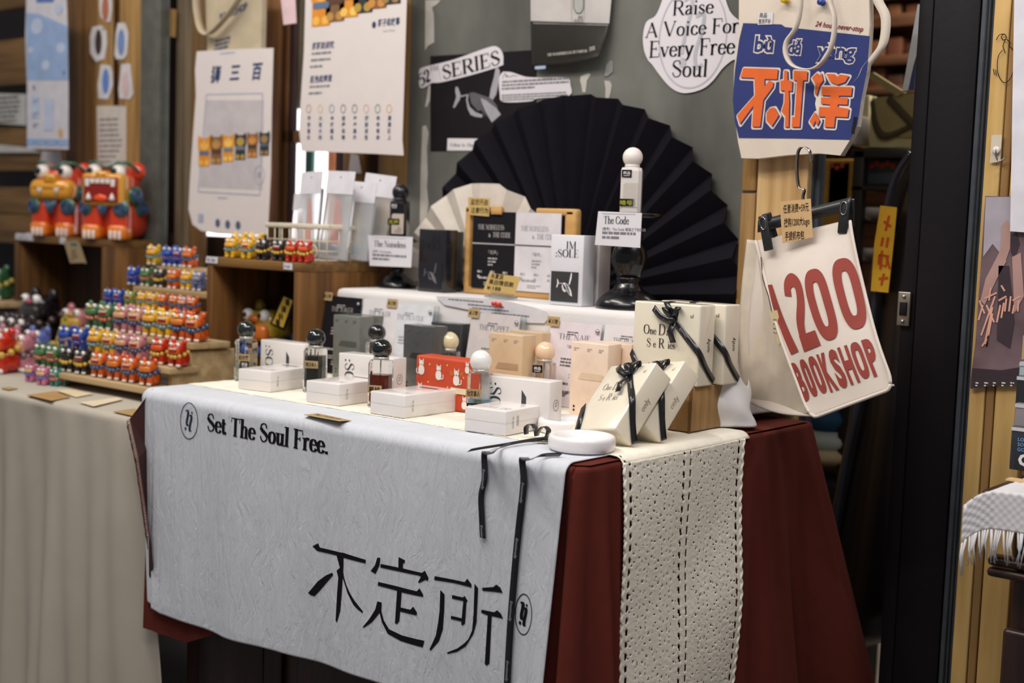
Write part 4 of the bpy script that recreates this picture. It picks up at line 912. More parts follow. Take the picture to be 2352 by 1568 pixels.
# framed double sign
YF = .575
t = thing('framed_sign', 'wooden frame holding a half black, half white double sign', 'sign', (0, 0, 0))
M_fr = wood('frame_beech', 'd0a568', 'b98a4c', 0, rough=.4)
fx0 = XAT(1071, YF, ZR); fx1 = XAT(1322, YF, ZR); ftop = at(1240, 478, 1, YF).z; fb = ZR
rb_ = .013
MB().box((fx0 + rb_ / 2, YF, (ftop + fb) / 2), (rb_, .022, ftop - fb), .004).build('frame_bar', M_fr, t); MB().box((fx1 - rb_ / 2 - .006, YF, (ftop + fb) / 2), (.026, .022, ftop - fb), .006).build('frame_bar', M_fr, t)
MB().box(((fx0 + fx1) / 2, YF, fb + rb_ / 2), (fx1 - fx0 - .02, .022, rb_), .003).build('frame_bar', M_fr, t); xa1, xb1 = XAT(1152, YF, ftop), XAT(1236, YF, ftop); MB().box(((fx0 + xa1) / 2, YF, ftop - rb_ / 2), (xa1 - fx0, .022, rb_), .003).build('frame_bar', M_fr, t); MB().box(((xb1 + fx1) / 2, YF, ftop - rb_ / 2), (fx1 - xb1 - .006, .022, rb_), .003).build('frame_bar', M_fr, t)
yp = YF - .0125
A = xz(1088, 485, yp); Bm = xz(1186, 486, yp); Cc = xz(1290, 494, yp); zb = fb + .012
MB().box(((A[0] + Bm[0]) / 2, yp, (A[1] + zb) / 2), (Bm[0] - A[0], .001, A[1] - zb)).build('black_leaf', DKP, t); MB().box(((Cc[0] + Bm[0]) / 2, yp, (A[1] + zb) / 2), (Cc[0] - Bm[0], .001, A[1] - zb)).build('white_leaf', mat('leaf_white', 'd6d1d4', .6), t)
for (xa_, xb_, inkm) in ((A[0], Bm[0], mat('ink_lightgrey', 'b7b2b0', .7)), (Bm[0], Cc[0], mat('ink_pale', '9a9ba2', .8))):
    cx = (xa_ + xb_) / 2; wd = xb_ - xa_; y_ = yp - .001
    pr(t, 'leaf_title', inkm, [serif('THE NOISELESS', cx - wd * .38, A[1] - .034, .0095, fit=wd * .62, k=.14), serif('THE CODE', cx + wd * .40, A[1] - .048, .0095, 1, fit=wd * .42, k=.14), bf('&', cx - wd * .12, A[1] - .048, .007)], y=y_)
    pr(t, 'leaf_rule', inkm if xa_ == A[0] else mat('ink_blue_black', '1d2a38', .8), [rect(xa_, A[1] - .062, wd, .0022)], y=y_)
    pr(t, 'leaf_text', inkm, [bf('「无声」' if xa_ == A[0] else '「暗号」', cx, A[1] - .080, .006, .5), lines(cx - .012, A[1] - .090, .024, 3, .006, 3), ell(cx, A[1] - .112, .0008, .0008, 8), ell(cx, A[1] - .116, .0008, .0008, 8), lines(cx - wd * .33, A[1] - .128, wd * .66, 1, .006, 5, h=.6, ragged=0), lines(cx - wd * .2, A[1] - .136, wd * .4, 2, .004, 6)] + [lines(cx + k * wd * .3 - .006, zb + .03, .012, 2, .009, 7) for k in (-1, 0, 1)], y=y_)
q = MB().box(((xz(1137, 476, yp)[0] + xz(1150, 476, yp)[0]) / 2, yp - .003, ftop - .006), (.026, .004, .016), .001).build('clip_block', M_fr, t)
def note(label, p, Y, txts, mtn=mat('yellow_kraft', 'c4a768', .75), stand_=False, dz=.010, h=.0085):
    t = thing('paper_note', label, 'note', (0, 0, 0)); pts = pxs(p, Y); MB().prism(pts, Y, Y + .0007).build('paper', mtn, t)
    (ax_, az), (bx, bz) = pts[0], pts[1]; r = math.atan2(bz - az, bx - ax_); L_ = math.dist(pts[0], pts[1]); H = math.dist(pts[0], pts[3]); n = len(txts)
    dx, dzv = (pts[3][0] - ax_) / H, (pts[3][1] - az) / H; shp = []
    for i, (s_, fr_) in enumerate(txts):
        k = (i + .82) / (n + .1) * H; shp.append(bf(s_, ax_ + dx * k + L_ * (.10 + .0 * i), az + dzv * k, h, bold=.005, shear=.12, rot=r, fit=L_ * fr_))
    pr(t, 'handwriting', BLK, shp, y=Y - .0004); return t
note('kraft note with two handwritten lines on the frame top-left corner', [(1075, 453), (1125, 455), (1123, 497), (1077, 493)], YF - .016, [('监控开启', .8), ('注意行为', .8)], h=.009)
nt_ = note('yellow price note reading 188 propped before the framed sign', [(1124, 626), (1196, 636), (1182, 676), (1110, 667)], .475, [('永夏洄', .4), ('黑白情侣款', .8), ('¥:188', .45)], h=.0072)
q = at(1150, 690, 1, .475)
MB().box((q.x, .475, ZR + .004), (.062, .022, .003), .001).build('note_foot', ACR, nt_); MB().box((q.x, .480, ZR + .012), (.056, .0015, .018), 0).build('note_back', ACR, nt_)
# ---- folded paper fans
def fan(label, cx, cz, Y, R, n, depth, mt, r0=.015, a0=0, a1=PI):
    V = []; Fc = []
    for i in range(2 * n + 1):
        a = a1 + (a0 - a1) * i / (2 * n); dy = depth if i % 2 else 0; Rr = R * (1.0 if i % 2 == 0 else .985)
        for k, rr in enumerate((r0, Rr)): V.append((rr * math.cos(a), -dy * (rr / R) + .0, rr * math.sin(a)))
    t = thing('paper_fan', label, 'fan', (cx, Y, cz))
    for i in range(2 * n):                                       # every fold is a piece of its own
        q = MB(); q.add([V[2 * i], V[2 * i + 1], V[2 * i + 3], V[2 * i + 2]], [(0, 1, 2, 3)]); q.build('fold', mt, t, solid=.0008)
    MB().lathe([(.012, -.004), (.014, 0), (.012, .006)], 16).build('rivet', mt, t).rotation_euler = (PI / 2, 0, 0)
    return t
fan('large black folded paper fan standing against the grey wall', -.522, ZR + .004, .692, .385, 19, .026, mat('black_fan_paper', '121017', .8, var=.1, spec=.12), a0=-.02, a1=PI + .02)
fan('small white folded paper fan in front of the black one', -.690, ZR + .012, .625, .205, 9, .016, mat('white_fan_paper', 'd9cfc3', .75))
# ================================================================== ON THE WALL
yw = YW - .0012
def flat(name, label, cat_, p, mt, Y=None, th=.0006, **k):
    Y = Y or yw; o = MB().prism(pxs(p, Y, **k), Y, Y + th).build(name, mt); return tag(o, label, cat_)
TORN = mat('torn_paper', 'b5b0a8', .85, var=.1)
flat('torn_paper', 'long torn white paper strip at the top left edge of the grey wall', 'paper scrap', [(977, 0), (1012, 0), (1003, 10), (992, 17), (996, 35), (997, 97), (982, 106), (976, 116)], TORN, Y=yw + .0003)
flat('torn_paper', 'thin torn paper sliver below the tilted lettered strip on the grey wall', 'paper scrap', [(984, 195), (989, 195), (987, 230), (981, 245), (976, 246), (980, 225)], TORN, Y=yw + .0003)
flat('torn_paper', 'torn paper strip at the left edge of the grey wall above the white fan', 'paper scrap', [(970, 290), (978, 288), (984, 305), (980, 340), (982, 400), (980, 430), (984, 470), (978, 520), (964, 530), (966, 400)], TORN, Y=yw + .0003)
flat('torn_paper', 'small torn paper scrap under the perfume poster', 'paper scrap', [(1334, 175), (1352, 168), (1357, 171), (1348, 185), (1345, 212), (1338, 212), (1335, 195), (1332, 185)], TORN)
flat('torn_paper', 'glossy torn scrap hanging right of the perfume poster', 'paper scrap', [(1392, 150), (1402, 138), (1408, 140), (1407, 165), (1395, 175), (1388, 175)], mat('film_scrap', '8d8b88', .2), Y=YW - .002)
flat('torn_paper', 'lower torn paper scrap beside the top of the black fan', 'paper scrap', [(1388, 185), (1400, 186), (1405, 195), (1402, 215), (1396, 232), (1390, 228), (1391, 205)], TORN)
k1 = 480 / 1882
po = flat('poster', 'black poster with a pale whale on the grey wall', 'poster', [(190, 505), (1100, 452), (1143, 600), (1143, 700), (1143, 1340), (190, 1362)], mat('poster_black', '1c181b', .6, spec=.15), k=k1, ox=940)
W1 = [[(420,780),(440,785),(465,860),(455,900),(410,970),(395,968),(425,870),(415,820)], [(465,862),(530,848),(532,856),(466,875)], [(780,606),(800,605),(818,640),(812,720),(785,850),(750,905),(722,890),(735,800),(765,690)],
      [(520,860),(535,850),(528,900),(545,960),(600,1010),(665,1035),(655,1058),(600,1052),(555,1035),(528,980),(514,900)], [(640,870),(700,890),(760,920),(790,980),(828,1030),(745,1103),(690,1010),(655,930)]]
pr(po, 'printed_whale', mat('whale_pale', '9d9aa2', .7), [poly(pxs(p, yw, k1, 940)) for p in W1], y=yw - .0004)
pr(po, 'whale_body', mat('whale_grey', '57545a', .7), [poly(pxs(p, yw, k1, 940)) for p in ([(540, 838), (580, 830), (640, 850), (740, 885), (790, 950), (800, 985), (740, 940), (690, 900), (640, 880), (660, 960), (700, 1060), (650, 990), (620, 1000), (560, 930)],)], y=yw - .0007)
fl = flat('caption_slip', 'white caption slip at the foot of the black whale poster', 'label', [(345, 1245), (640, 1248), (640, 1355), (340, 1355)], PAPER, k=k1, ox=940, Y=yw - .0005)
pr(fl, 'caption', GRY, [fitpx(lambda x, z, h, L, r: serif('Filter Is The World', x, z, h, fit=L, rot=r), (1034, 336), (1120, 337), 7, yw - .001)], y=yw - .0010)
o = flat('word_strip', 'white cut-out strip with large serif lettering tilted over the black whale poster', 'sign', crom([(88, 650), (110, 610), (270, 570), (420, 530), (700, 430), (790, 420), (840, 480), (845, 560), (820, 595), (560, 675), (290, 740), (200, 748), (130, 790), (92, 775), (88, 650)], 4)[:-1], mat('sign_white', 'd3ced2', .7, var=.01), k=k1, ox=940, Y=yw - .0012)
Yw2 = yw - .0018
pr(o, 'strip_text', BLK, [fitpx(lambda x, z, h, L, r: serif('52', x, z, h, fit=L, rot=r, k=.2, t=.07), (966, 199), (991, 183), 28, Yw2), fitpx(lambda x, z, h, L, r: serif('SERIES', x, z, h, fit=L, rot=r, k=.15), (1017, 183), (1150, 147), 32, Yw2), fitpx(lambda x, z, h, L, r: serif('Hz', x, z, h, fit=L, rot=r, k=.08, t=.05), (989, 165), (1007, 159), 13, Yw2)], y=Yw2)
pr(o, 'strip_rule', GRY, [strokep(pxs([(1006, 148), (1012, 186)], Yw2), .0005)], y=Yw2)
o = flat('info_slip', 'white cut-out slip of small print right of the whale', 'sign', crom([(845, 645), (920, 650), (1010, 680), (1100, 695), (1400, 698), (1440, 715), (1450, 760), (1440, 860), (1160, 885), (1090, 912), (850, 918), (815, 850), (810, 700), (845, 645)], 4)[:-1], mat('sign_white', 'd3ced2', .7, var=.01), k=k1, ox=940, Y=yw - .0012)
a_ = xz(1153, 190, Yw2); b_ = xz(1306, 186, Yw2)
pr(o, 'slip_text', GRY, [lines(a_[0], a_[1], b_[0] - a_[0], 3, .0068, 2, h=.5, ragged=.0), lines(a_[0], a_[1] - .026, b_[0] - a_[0], 3, .0048, 5, h=.45, ragged=.05), strokep(pxs([(1154, 180), (1160, 168), (1166, 178), (1160, 172), (1172, 176), (1178, 173), (1188, 175)], Yw2), .0009, True)], y=Yw2)
# perfume poster at top
YP = YW - .016
t = thing('perfume_poster', 'curling poster with a bottle above a black lower half', 'poster', (0, 0, 0))
up = pxs([(1218, -140), (1410, -140), (1404, 0), (1399, 54), (1219, 48)], YP); MB().prism(up, YP, YP + .0006).build('paper_top', mat('poster_white', 'b7b1ae', .5), t)
def plow(u, v):
    pL = Vector((*[(1219, 48), (1222, 153)][0],)); 
    L0, L1 = (1219, 48), (1221, 152); R0, R1 = (1399, 54), (1376, 132)
    x0 = L0[0] + (L1[0] - L0[0]) * v; y0_ = L0[1] + (L1[1] - L0[1]) * v; x1 = R0[0] + (R1[0] - R0[0]) * v ** 1.3; y1 = R0[1] + (R1[1] - R0[1]) * v
    px = x0 + (x1 - x0) * u; py = y0_ + (y1 - y0_) * u + v * 12 * math.sin(u * PI) * .5
    Y = YP - .012 * v * v * u - .003 * math.sin(v * 3); p = at(px, py, 1, Y); return p
MB().grid(plow, 24, 16).build('paper_bottom', mat('poster_gloss_black', '26221c', .22, coat=.6), t, solid=.0006)
Y3 = YP - .001
pr(t, 'bottle_picture', mat('print_pale_grey', 'a5a7a0', .6), [poly(pxs([(1316, -60), (1341, -60), (1341, 20), (1336, 28), (1329, 30), (1321, 28), (1317, 20)], Y3))], y=Y3)
pr(t, 'bottle_outline', mat('print_green_grey', '47524c', .6), [strokep(pxs([(1317, -60), (1318, 18), (1324, 30), (1334, 30), (1340, 18), (1341, -60)], Y3), .0016), strokep(pxs([(1313, -60), (1313, 50)], Y3), .0005), strokep(pxs([(1345, -60), (1341, 52)], Y3), .0005)], y=Y3 - .0003)
pr(t, 'poster_logo', BLK, [fitpx(lambda x, z, h, L, r: serif('IM', x, z, h, fit=L, rot=r, k=.12), (1327, 43), (1337, 43), 7, Y3), fitpx(lambda x, z, h, L, r: serif(':SOLE', x, z, h, fit=L, rot=r, k=.12), (1316, 51), (1340, 51), 7, Y3)], y=Y3)
Y4 = YP - .015
pr(t, 'poster_title', mat('ink_poster', 'cfc9bf', .6), [fitpx(lambda x, z, h, L, r: serif('THE WANDERER EAU DE PARFUM - ', x, z, h, fit=L, rot=r, k=.15, t=.06), (1257, 129), (1353, 119), 6, Y4), fitpx(lambda x, z, h, L, r: bf('流浪家', x, z, h, fit=L, rot=r), (1354, 117), (1367, 114), 8, Y4)], y=Y4)
MB().box(xyz := tuple(at(1241, 155, 1, YP - .006)), (.026, .001, .006)).build('clear_tape', mat('clear_tape', '9fb0c8', .15), t)
# oval-diamond slogan sign
k2 = 700 / 2352; YS_ = YW - .003
o = flat('slogan_sign', 'white diamond-shaped sign reading Raise A Voice For Every Free Soul', 'sign', crom([(440, -120), (640, -190), (840, -120), (925, 80), (990, 150), (1030, 180), (1050, 280), (1030, 400), (990, 450), (940, 470), (870, 530), (800, 620), (720, 685), (600, 718), (520, 705), (450, 655), (380, 570), (330, 500), (295, 460), (265, 380), (258, 280), (275, 190), (300, 155), (355, 120), (400, 20), (440, -120)], 4)[:-1], mat('sign_white', 'd3ced2', .7, var=.01), k=k2, ox=1400, Y=YS_)
Y5 = YS_ - .0005; c = xz(1590, 84, Y5); e = xz(1670, 84, Y5); g = xz(1590, -36, Y5)
pr(o, 'emblem_print', mat('ink_mist', 'b0afb6', .8), [ringp(c[0], c[1], e[0] - c[0], g[1] - c[1], .0028, 60), strokep(crom([(c[0] - .020, c[1] + .065), (c[0] - .006, c[1] + .07), (c[0] - .004, c[1] + .05), (c[0] - .016, c[1] - .0), (c[0] - .02, c[1] - .03)]), .007), strokep(crom([(c[0] + .006, c[1] + .035), (c[0] + .022, c[1] + .038), (c[0] + .02, c[1] + .01), (c[0] + .008, c[1] - .03), (c[0] + .012, c[1] - .055), (c[0] + .024, c[1] - .05)]), .007), ell(c[0] - .018, c[1] - .045, .008, .009)], y=Y5)
Y6 = Y5 - .0005
for s_, a, b, hp in (('Raise', (1543, 35), (1638, 30), 33), ('A Voice For', (1481, 86), (1697, 74), 33), ('Every Free', (1489, 132), (1687, 123), 37), ('Soul', (1541, 177), (1625, 175), 38)):
    pr(o, 'slogan_line', BLK, [fitpx(lambda x, z, h, L, r: serif(s_, x, z, h, fit=L, rot=r, k=.115, t=.04), a, b, hp, Y6)], y=Y6)
# ================================================================== LEFT SIDE: CRATES, LIONS, POSTERS
def crate(label, x0, x1, y0, y1, z0, z1, th=.018, mt=M_wal):
    t = thing('wooden_crate', label, 'crate', (0, 0, 0))
    MB().box(((x0 + x1) / 2, (y0 + y1) / 2, z1 - th / 2), (x1 - x0, y1 - y0, th), .0015).build('top_panel', mt, t)
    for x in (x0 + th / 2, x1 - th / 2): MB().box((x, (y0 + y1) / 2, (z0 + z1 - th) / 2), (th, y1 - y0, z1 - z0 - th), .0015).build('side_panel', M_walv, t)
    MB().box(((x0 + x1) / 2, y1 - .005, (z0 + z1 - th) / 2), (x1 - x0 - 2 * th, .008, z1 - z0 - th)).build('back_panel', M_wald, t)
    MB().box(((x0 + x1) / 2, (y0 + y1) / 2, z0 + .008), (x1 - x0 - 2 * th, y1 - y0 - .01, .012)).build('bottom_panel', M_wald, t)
    return t
Z0 = LT + .0022
C1Y = .55; C1x0, C1x1 = XAT(33, C1Y, .233), XAT(243, C1Y, .233)
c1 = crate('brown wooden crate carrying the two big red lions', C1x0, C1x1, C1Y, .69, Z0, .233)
C2x0, C2x1, C2Y = -1.206, -.917, .35
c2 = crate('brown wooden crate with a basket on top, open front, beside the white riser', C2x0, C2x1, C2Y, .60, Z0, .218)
LABW = mat('shelf_label', 'cfcdd2', .6)
def shelflabel(label, p, Y, par=None, s='¥ 68'):
    o = flat('price_label', label, 'label', p, LABW, Y=Y - .0022, th=.001)
    a = xz(p[0][0] + 4, (p[0][1] + p[3][1]) / 2 + 3, Y); b = xz(p[1][0] - 4, (p[1][1] + p[2][1]) / 2 + 3, Y)
    pr(o, 'price', NAVY, [bf(s, a[0], a[1], .005, fit=b[0] - a[0], rot=math.atan2(b[1] - a[1], b[0] - a[0]))], y=Y - .0028)
shelflabel('left price label on the front edge of the lion crate', [(36, 535), (60, 537), (60, 551), (35, 549)], C1Y, s='三百狮'); shelflabel('square price label beside the first on the lion crate', [(60, 534), (72, 536), (77, 553), (58, 551)], C1Y)
shelflabel('small price label on the lion crate above the hanging kraft tag', [(138, 544), (151, 546), (150, 560), (137, 558)], C1Y)
shelflabel('price label at the left end of the basket crate', [(474, 588), (500, 590), (499, 605), (472, 603)], C2Y, s='¥ 38'); shelflabel('price label near the right end of the basket crate', [(651, 603), (671, 605), (671, 620), (651, 618)], C2Y, s='¥ 68')
kt = flat('hanging_tag', 'long kraft tag hanging from the lion crate edge', 'tag', [(146, 553), (178, 552), (184, 562), (198, 605), (190, 603), (161, 604)], mat('dull_kraft', '9c8767', .8), Y=C1Y - .006)
pr(kt, 'tag_mark', mat('ink_teal', '24606a', .7), [poly(pxs([(163, 557), (170, 560), (176, 557), (176, 566), (170, 563), (163, 565)], C1Y - .007))], y=C1Y - .007)
a_ = xz(163, 575, C1Y - .007); pr(kt, 'tag_text', mat('ink_brown', '6d5a42', .8), [lines(a_[0], a_[1], .03, 5, .006, 2)], y=C1Y - .0068)
# ---- lions
LM = {}
def lm(c, r=.22): return mat('glaze_' + c, c, r, coat=.6, var=.06, vs=40)
def cone(mb, c, r, h, n=8): return mb.lathe([(r, 0), (r * .6, h * .5), (.0005, h)], n, c=c)
def biglion(label, loc, rz, H, openm):
    t = thing('lion_figure', label, 'figurine', loc, rz, 'big red lacquered lions'); t.scale = (H, H, H)
    RED, YEL, ORG, GRN, BLU, WH = lm('d03c1c'), lm('d9992e'), lm('e07a26'), lm('2f5f4c'), lm('2e3f78'), lm('e9e2da')
    b = MB().box((0, .10, .30), (.62, .66, .60), .20, seg=5); b.box((0, .14, .48), (.54, .5, .36), .16, seg=4); b.build('body', RED, t)
    for s in (-1, 1):
        MB().box((s * .19, -.22, .24), (.27, .24, .48), .07, seg=4).build('leg', RED, t)
        pw = MB().box((s * .19, -.25, .10), (.275, .25, .20), .06, seg=4).build('paw', ORG, t)
        for k in (-1, 0, 1): MB().box((s * .19 + k * .065, -.378, .065), (.04, .03, .12), .014).build('claw', WH, pw)
    MB().box((0, -.06, .74), (.62, .50, .42), .15, seg=5).build('head', RED, t)
    for s in (-1, 1):
        MB().sph((s * .29, .02, .92), (.12, .09, .12), 20, 12).build('ear', RED, t)
        e = MB().sph((s * .175, -.28, .895), (.105, .08, .098), 20, 12).build('eye', WH, t)
        MB().sph((s * .175 - .025, -.350, .905), (.05, .03, .052), 14, 10).build('pupil', lm('161517'), e)
    bw = [(-.33, -.10, .96), (-.27, -.20, 1.02), (-.15, -.26, 1.02), (-.04, -.26, .96), (.04, -.26, .96), (.15, -.26, 1.02), (.27, -.20, 1.02), (.33, -.10, .96), (.36, .02, .85)]
    MB().tube(bw, .024, 8).build('brow', GRN, t)
    if openm:
        mz = MB().box((0, -.27, .66), (.60, .28, .44), .07, seg=4).build('muzzle', YEL, t)
        MB().box((0, -.405, .655), (.50, .03, .33), .012).build('mouth', lm('8c1a10'), mz)
        for k in range(6):
            w = .07; x = -.185 + k * .074; MB().prism([(x - w / 2 * .9, .80), (x + w / 2 * .9, .80), (x + w / 2 * .7, .74 if 0 < k < 5 else .70), (x - w / 2 * .7, .74 if 0 < k < 5 else .70)], -.44, -.41).build('tooth', WH, mz)
        for s in (-1, 1): cone(MB(), (s * .17, -.425, .52), .045, .10, 12).build('fang', WH, mz)
        MB().sph((0, -.42, .545), (.10, .03, .05), 16, 10).build('tongue', lm('e8501c'), mz)
    else:
        mz = MB().box((0, -.27, .645), (.66, .28, .29), .11, seg=5).build('muzzle', YEL, t)
        MB().box((-.0, -.405, .665), (.48, .02, .018), .006).build('mouth_line', lm('5c1d10'), mz)
        for s in (-1, 1): MB().lathe([(.0005, 0), (.030, .07), (.038, .10)], 12, c=(s * .13, -.42, .565)).build('fang', WH, mz)
    n_ = MB().box((0, -.34, .84 if openm else .80), (.20, .16, .13), .05, seg=4).build('nose', YEL, t)
    for s in (-1, 1): MB().sph((s * .04, -.418, .85 if openm else .81), (.018, .01, .014), 10, 6).build('nostril', lm('6b3a14'), n_)
    def curl(x, y, z, r, rot):
        c = MB(); M = Matrix.Rotation(rot, 4, 'Z')
        c.sph((0, 0, 0), (r, .04, r), 20, 12); o = c.build('curl', GRN, t, loc=(x, y, z)); o.rotation_euler = (0, 0, rot)
        sp = [(rr * math.cos(a), -.040, rr * math.sin(a)) for a, rr in [(k * .45, r * (.12 + .62 * k / 28)) for k in range(29)]]
        MB().tube(sp, r * .10, 6).build('spiral', BLU, o)
    curl(-.27, -.33, .42, .115, -.3); curl(.26, -.345, .42, .12, .1); curl(.345, -.12, .60, .12, 1.2); curl(.335, .05, .44, .12, 1.3)
    for k in range(5):
        x = -.08 + k * .04; MB().tube([(x * 1.2, -.36, .50), (x * .6, -.37, .40), (0, -.36, .30)], [.018, .015, .006], 6).build('tassel', GRN if k % 2 else BLU, t)
    return t
biglion('big red lion with closed yellow muzzle and two fangs, left of the pair', (XAT(148, .615, .233), .615, .2335), math.radians(27), .190, False)
biglion('big red lion with wide open toothed mouth, right of the pair', (XAT(262, .615, .233) + .01, .615, .2335), math.radians(27), .190, True)
def smalllion(openm):
    t = thing('lion_figurine', 'x', 'figurine')
    W = lm('e9e2da')
    b = MB(); b.box((0, .10, .27), (.58, .56, .52), .17, seg=2)
    for s in (-1, 1): b.box((s * .17, -.2, .22), (.24, .22, .44), .06, seg=1)
    b.build('body', W, t)
    pz = MB()
    for s in (-1, 1): pz.box((s * .17, -.25, .07), (.2, .16, .13), .04, seg=1)
    pz.build('paws', W, t)
    MB().box((0, -.08, .70), (.58, .48, .42), .13, seg=2).build('head', W, t)
    mz = MB().box((0, -.29, .62), (.50, .18, .30 if openm else .22), .06, seg=2).build('muzzle', W, t)
    if openm:
        MB().box((0, -.375, .63), (.36, .02, .18), .008, seg=1).build('mouth', W, mz); MB().box((0, -.387, .69), (.32, .012, .045), 0).build('teeth', W, mz)
    for s in (-1, 1):
        MB().sph((s * .26, -.02, .92), (.10, .08, .11), 10, 7).build('ear', W, t)
        e = MB().sph((s * .16, -.285, .84), .085, 10, 7).build('eye', W, t); MB().sph((s * .15, -.355, .845), .035, 8, 6).build('pupil', W, e)
    MB().box((0, -.30, .80), (.16, .14, .10), .04, seg=2).build('nose', W, t)
    m_ = MB()
    for x, y, z in ((-.24, -.28, .42), (-.08, -.33, .38), (.08, -.33, .38), (.24, -.28, .42), (.31, -.08, .48), (.32, .1, .56)): m_.sph((x, y, z), .085, 8, 6)
    m_.build('mane', W, t)
    return t
PR = {k: smalllion(k) for k in (False, True)}
used_ = set()
def setm(o, m):
    for s in o.material_slots: s.link = 'OBJECT'; s.material = m
def lion(label, px, Y, z, H, col, mouth=False, rz=14, muz=None, mane=None, paw='e3ddd6', grp=None, nose=None, Xo=None):
    P = PR[mouth]; loc = (XAT(px, Y, z + H / 2) if Xo is None else Xo, Y, z)
    mats = {'body': lm(col), 'head': lm(col), 'muzzle': lm(muz or col), 'mouth': lm('a02414'), 'teeth': lm('e9e2da'), 'ear': lm(col), 'eye': lm('efebe6'), 'pupil': lm('161517'), 'nose': lm(nose or muz or col), 'mane': lm(mane or col), 'paws': lm(paw)}
    r = dup(P, loc, math.radians(rz), label, H, mats, grp); used_.add(r.name); return r
tiers = [(.125, -.027), (.165, .010), (.217, .055), (.29, .100), (.36, .142), (.42, .186)]
t = thing('tiered_stand', 'pale wooden six-step stand filled with rows of small lion figurines', 'stand', (0, 0, 0))
M_st = wood('stand_pine', 'bfa57d', 'a2865d', 0)
for i, (y, z) in enumerate(tiers):
    xr = -1.075 if i < 3 else -1.212; yb = tiers[i + 1][0] + .02 if i < 5 else y + .07
    MB().box(((-1.48 + xr) / 2, (y + yb) / 2, z - .006), (xr + 1.48, yb - y, .012), .001).build('step', M_st, t)
for x in (-1.46, -1.092):
    MB().box((x, .145, (Z0 - .039) / 2 - .0), (.018, .03, -.039 - Z0), .001).build('leg', M_st, t)
    MB().box((x, .26, (Z0 + .04) / 2), (.014, .16, .04 - Z0 - .004), .001).build('side_support', M_st, t)
MB().box((-1.35, .42, (Z0 + .17) / 2), (.26, .014, .17 - Z0), .001).build('rear_support', M_st, t)
cols = {'green': ('3f6b44', '4f7d4a', 'b06a4a'), 'black': ('1e1a1c', '2a2423', 'c9a23a'), 'orange': ('cf5a1e', 'd97a2c', '2c5578'), 'blue': ('2549a0', '2c54ae', '5c4a90'), 'yellow': ('e3b222', 'e8a83a', '6a8a8c'), 'pink': ('c07c86', 'd8a47e', '3c4c6a'),
        'red': ('c0260f', 'd2541e', 'c9a040'), 'olive': ('8b9440', 'a2a04c', '6b7c4a'), 'blue-grey': ('6672a0', '8a88a0', '565a8a'), 'teal': ('2e7a74', '3a8a80', 'd07858'), 'purple': ('5566a8', '9a86b8', 'd09a4a')}
R_ = [
 (0, [(103, 'green', 0), (131, 'green', 1), (163, 'black', 0), (196, 'black', 1), (234, 'orange', 1), (271, 'orange', 0), (305, 'orange', 1), (345, 'orange', 0)], .052, 'lowest'),
 (1, [(158, 'blue', 0), (190, 'blue', 1), (226, 'yellow', 0), (259, 'yellow', 1), (288, 'pink', 0), (321, 'pink', 1), (372, 'red', 0), (412, 'red', 1)], .052, 'second'),
 (2, [(222, 'green', 0), (252, 'green', 1), (287, 'pink', 0), (321, 'pink', 1), (354, 'yellow', 0), (388, 'yellow', 1), (420, 'orange', 0), (454, 'orange', 1)], .058, 'third'),
 (3, [(254, 'blue', 0), (276, 'blue', 1), (302, 'olive', 1), (330, 'yellow', 0), (353, 'yellow', 1), (377, 'orange', 0), (404, 'orange', 1), (424, 'pink', 0), (446, 'orange', 1)], .036, 'fourth'),
 (4, [(310, 'blue', 0), (340, 'green', 0), (371, 'black', 0), (402, 'orange', 0), (433, 'yellow', 0), (459, 'blue-grey', 0)], .042, 'fifth'),
 (5, [(356, 'yellow', 0), (391, 'blue', 0), (416, 'blue', 1), (437, 'orange', 0)], .046, 'top')]
ORD = ['first', 'second', 'third', 'fourth', 'fifth', 'sixth', 'seventh', 'eighth', 'ninth']
for i, row, H, nm in R_:
    y, z = tiers[i]
    for k, (px, c, m_) in enumerate(row):
        b, mz, mn = cols[c]; lab = '%s %s lion figurine, %s from the left on the %s step' % (c, 'open-mouthed' if m_ else 'closed-mouthed', ORD[k], nm)
        lion(lab, px, y + .030, z + .0005, H, b, bool(m_), muz=mz, mane=mn, grp='small lions on the stepped stand', nose='d7b23a' if i == 2 else None)
# figures on the left tabletop and in the crates
LG = 'lion figurines on the left table'
lion('red lion with golden mane at the far left table edge', 8, .155, Z0, .098, 'c0260f', False, muz='d2541e', mane='c9a040', grp=LG)
lion('large pink open-mouthed lion with yellow nose on the left table', 58, .205, Z0, .090, 'b87684', True, muz='c9917c', mane='6d5a60', nose='dcb52a', grp=LG)
lion('purple and blue lion peeking behind the large pink one', 93, .30, Z0, .088, '5566a8', False, muz='9a86b8', mane='d09a4a', grp=LG)
lion('pink lion standing behind the red and gold one', 24, .27, Z0, .088, 'b07a80', False, muz='cf9c70', mane='5a4a50', grp=LG)
lion('tiny pink lion with blue collar, first in the front trio', 74, .128, Z0, .036, 'c46a90', False, muz='d8a878', mane='5560a8', paw='c46a90', grp=LG)
lion('tiny pink lion with purple collar, middle of the front trio', 102, .115, Z0, .038, 'cf7a96', False, muz='dfb084', mane='6a66b0', paw='c46a90', grp=LG)
lion('tiny teal lion, third in the front trio', 131, .128, Z0, .036, '2e7a74', True, muz='3a8a80', mane='d07858', paw='2e7a74', grp=LG)
lion('tiny dark teal lion at the right end of the front trio', 149, .14, Z0, .030, '3c6f52', False, muz='6a8a58', mane='b07050', paw='3c6f52', grp=LG)
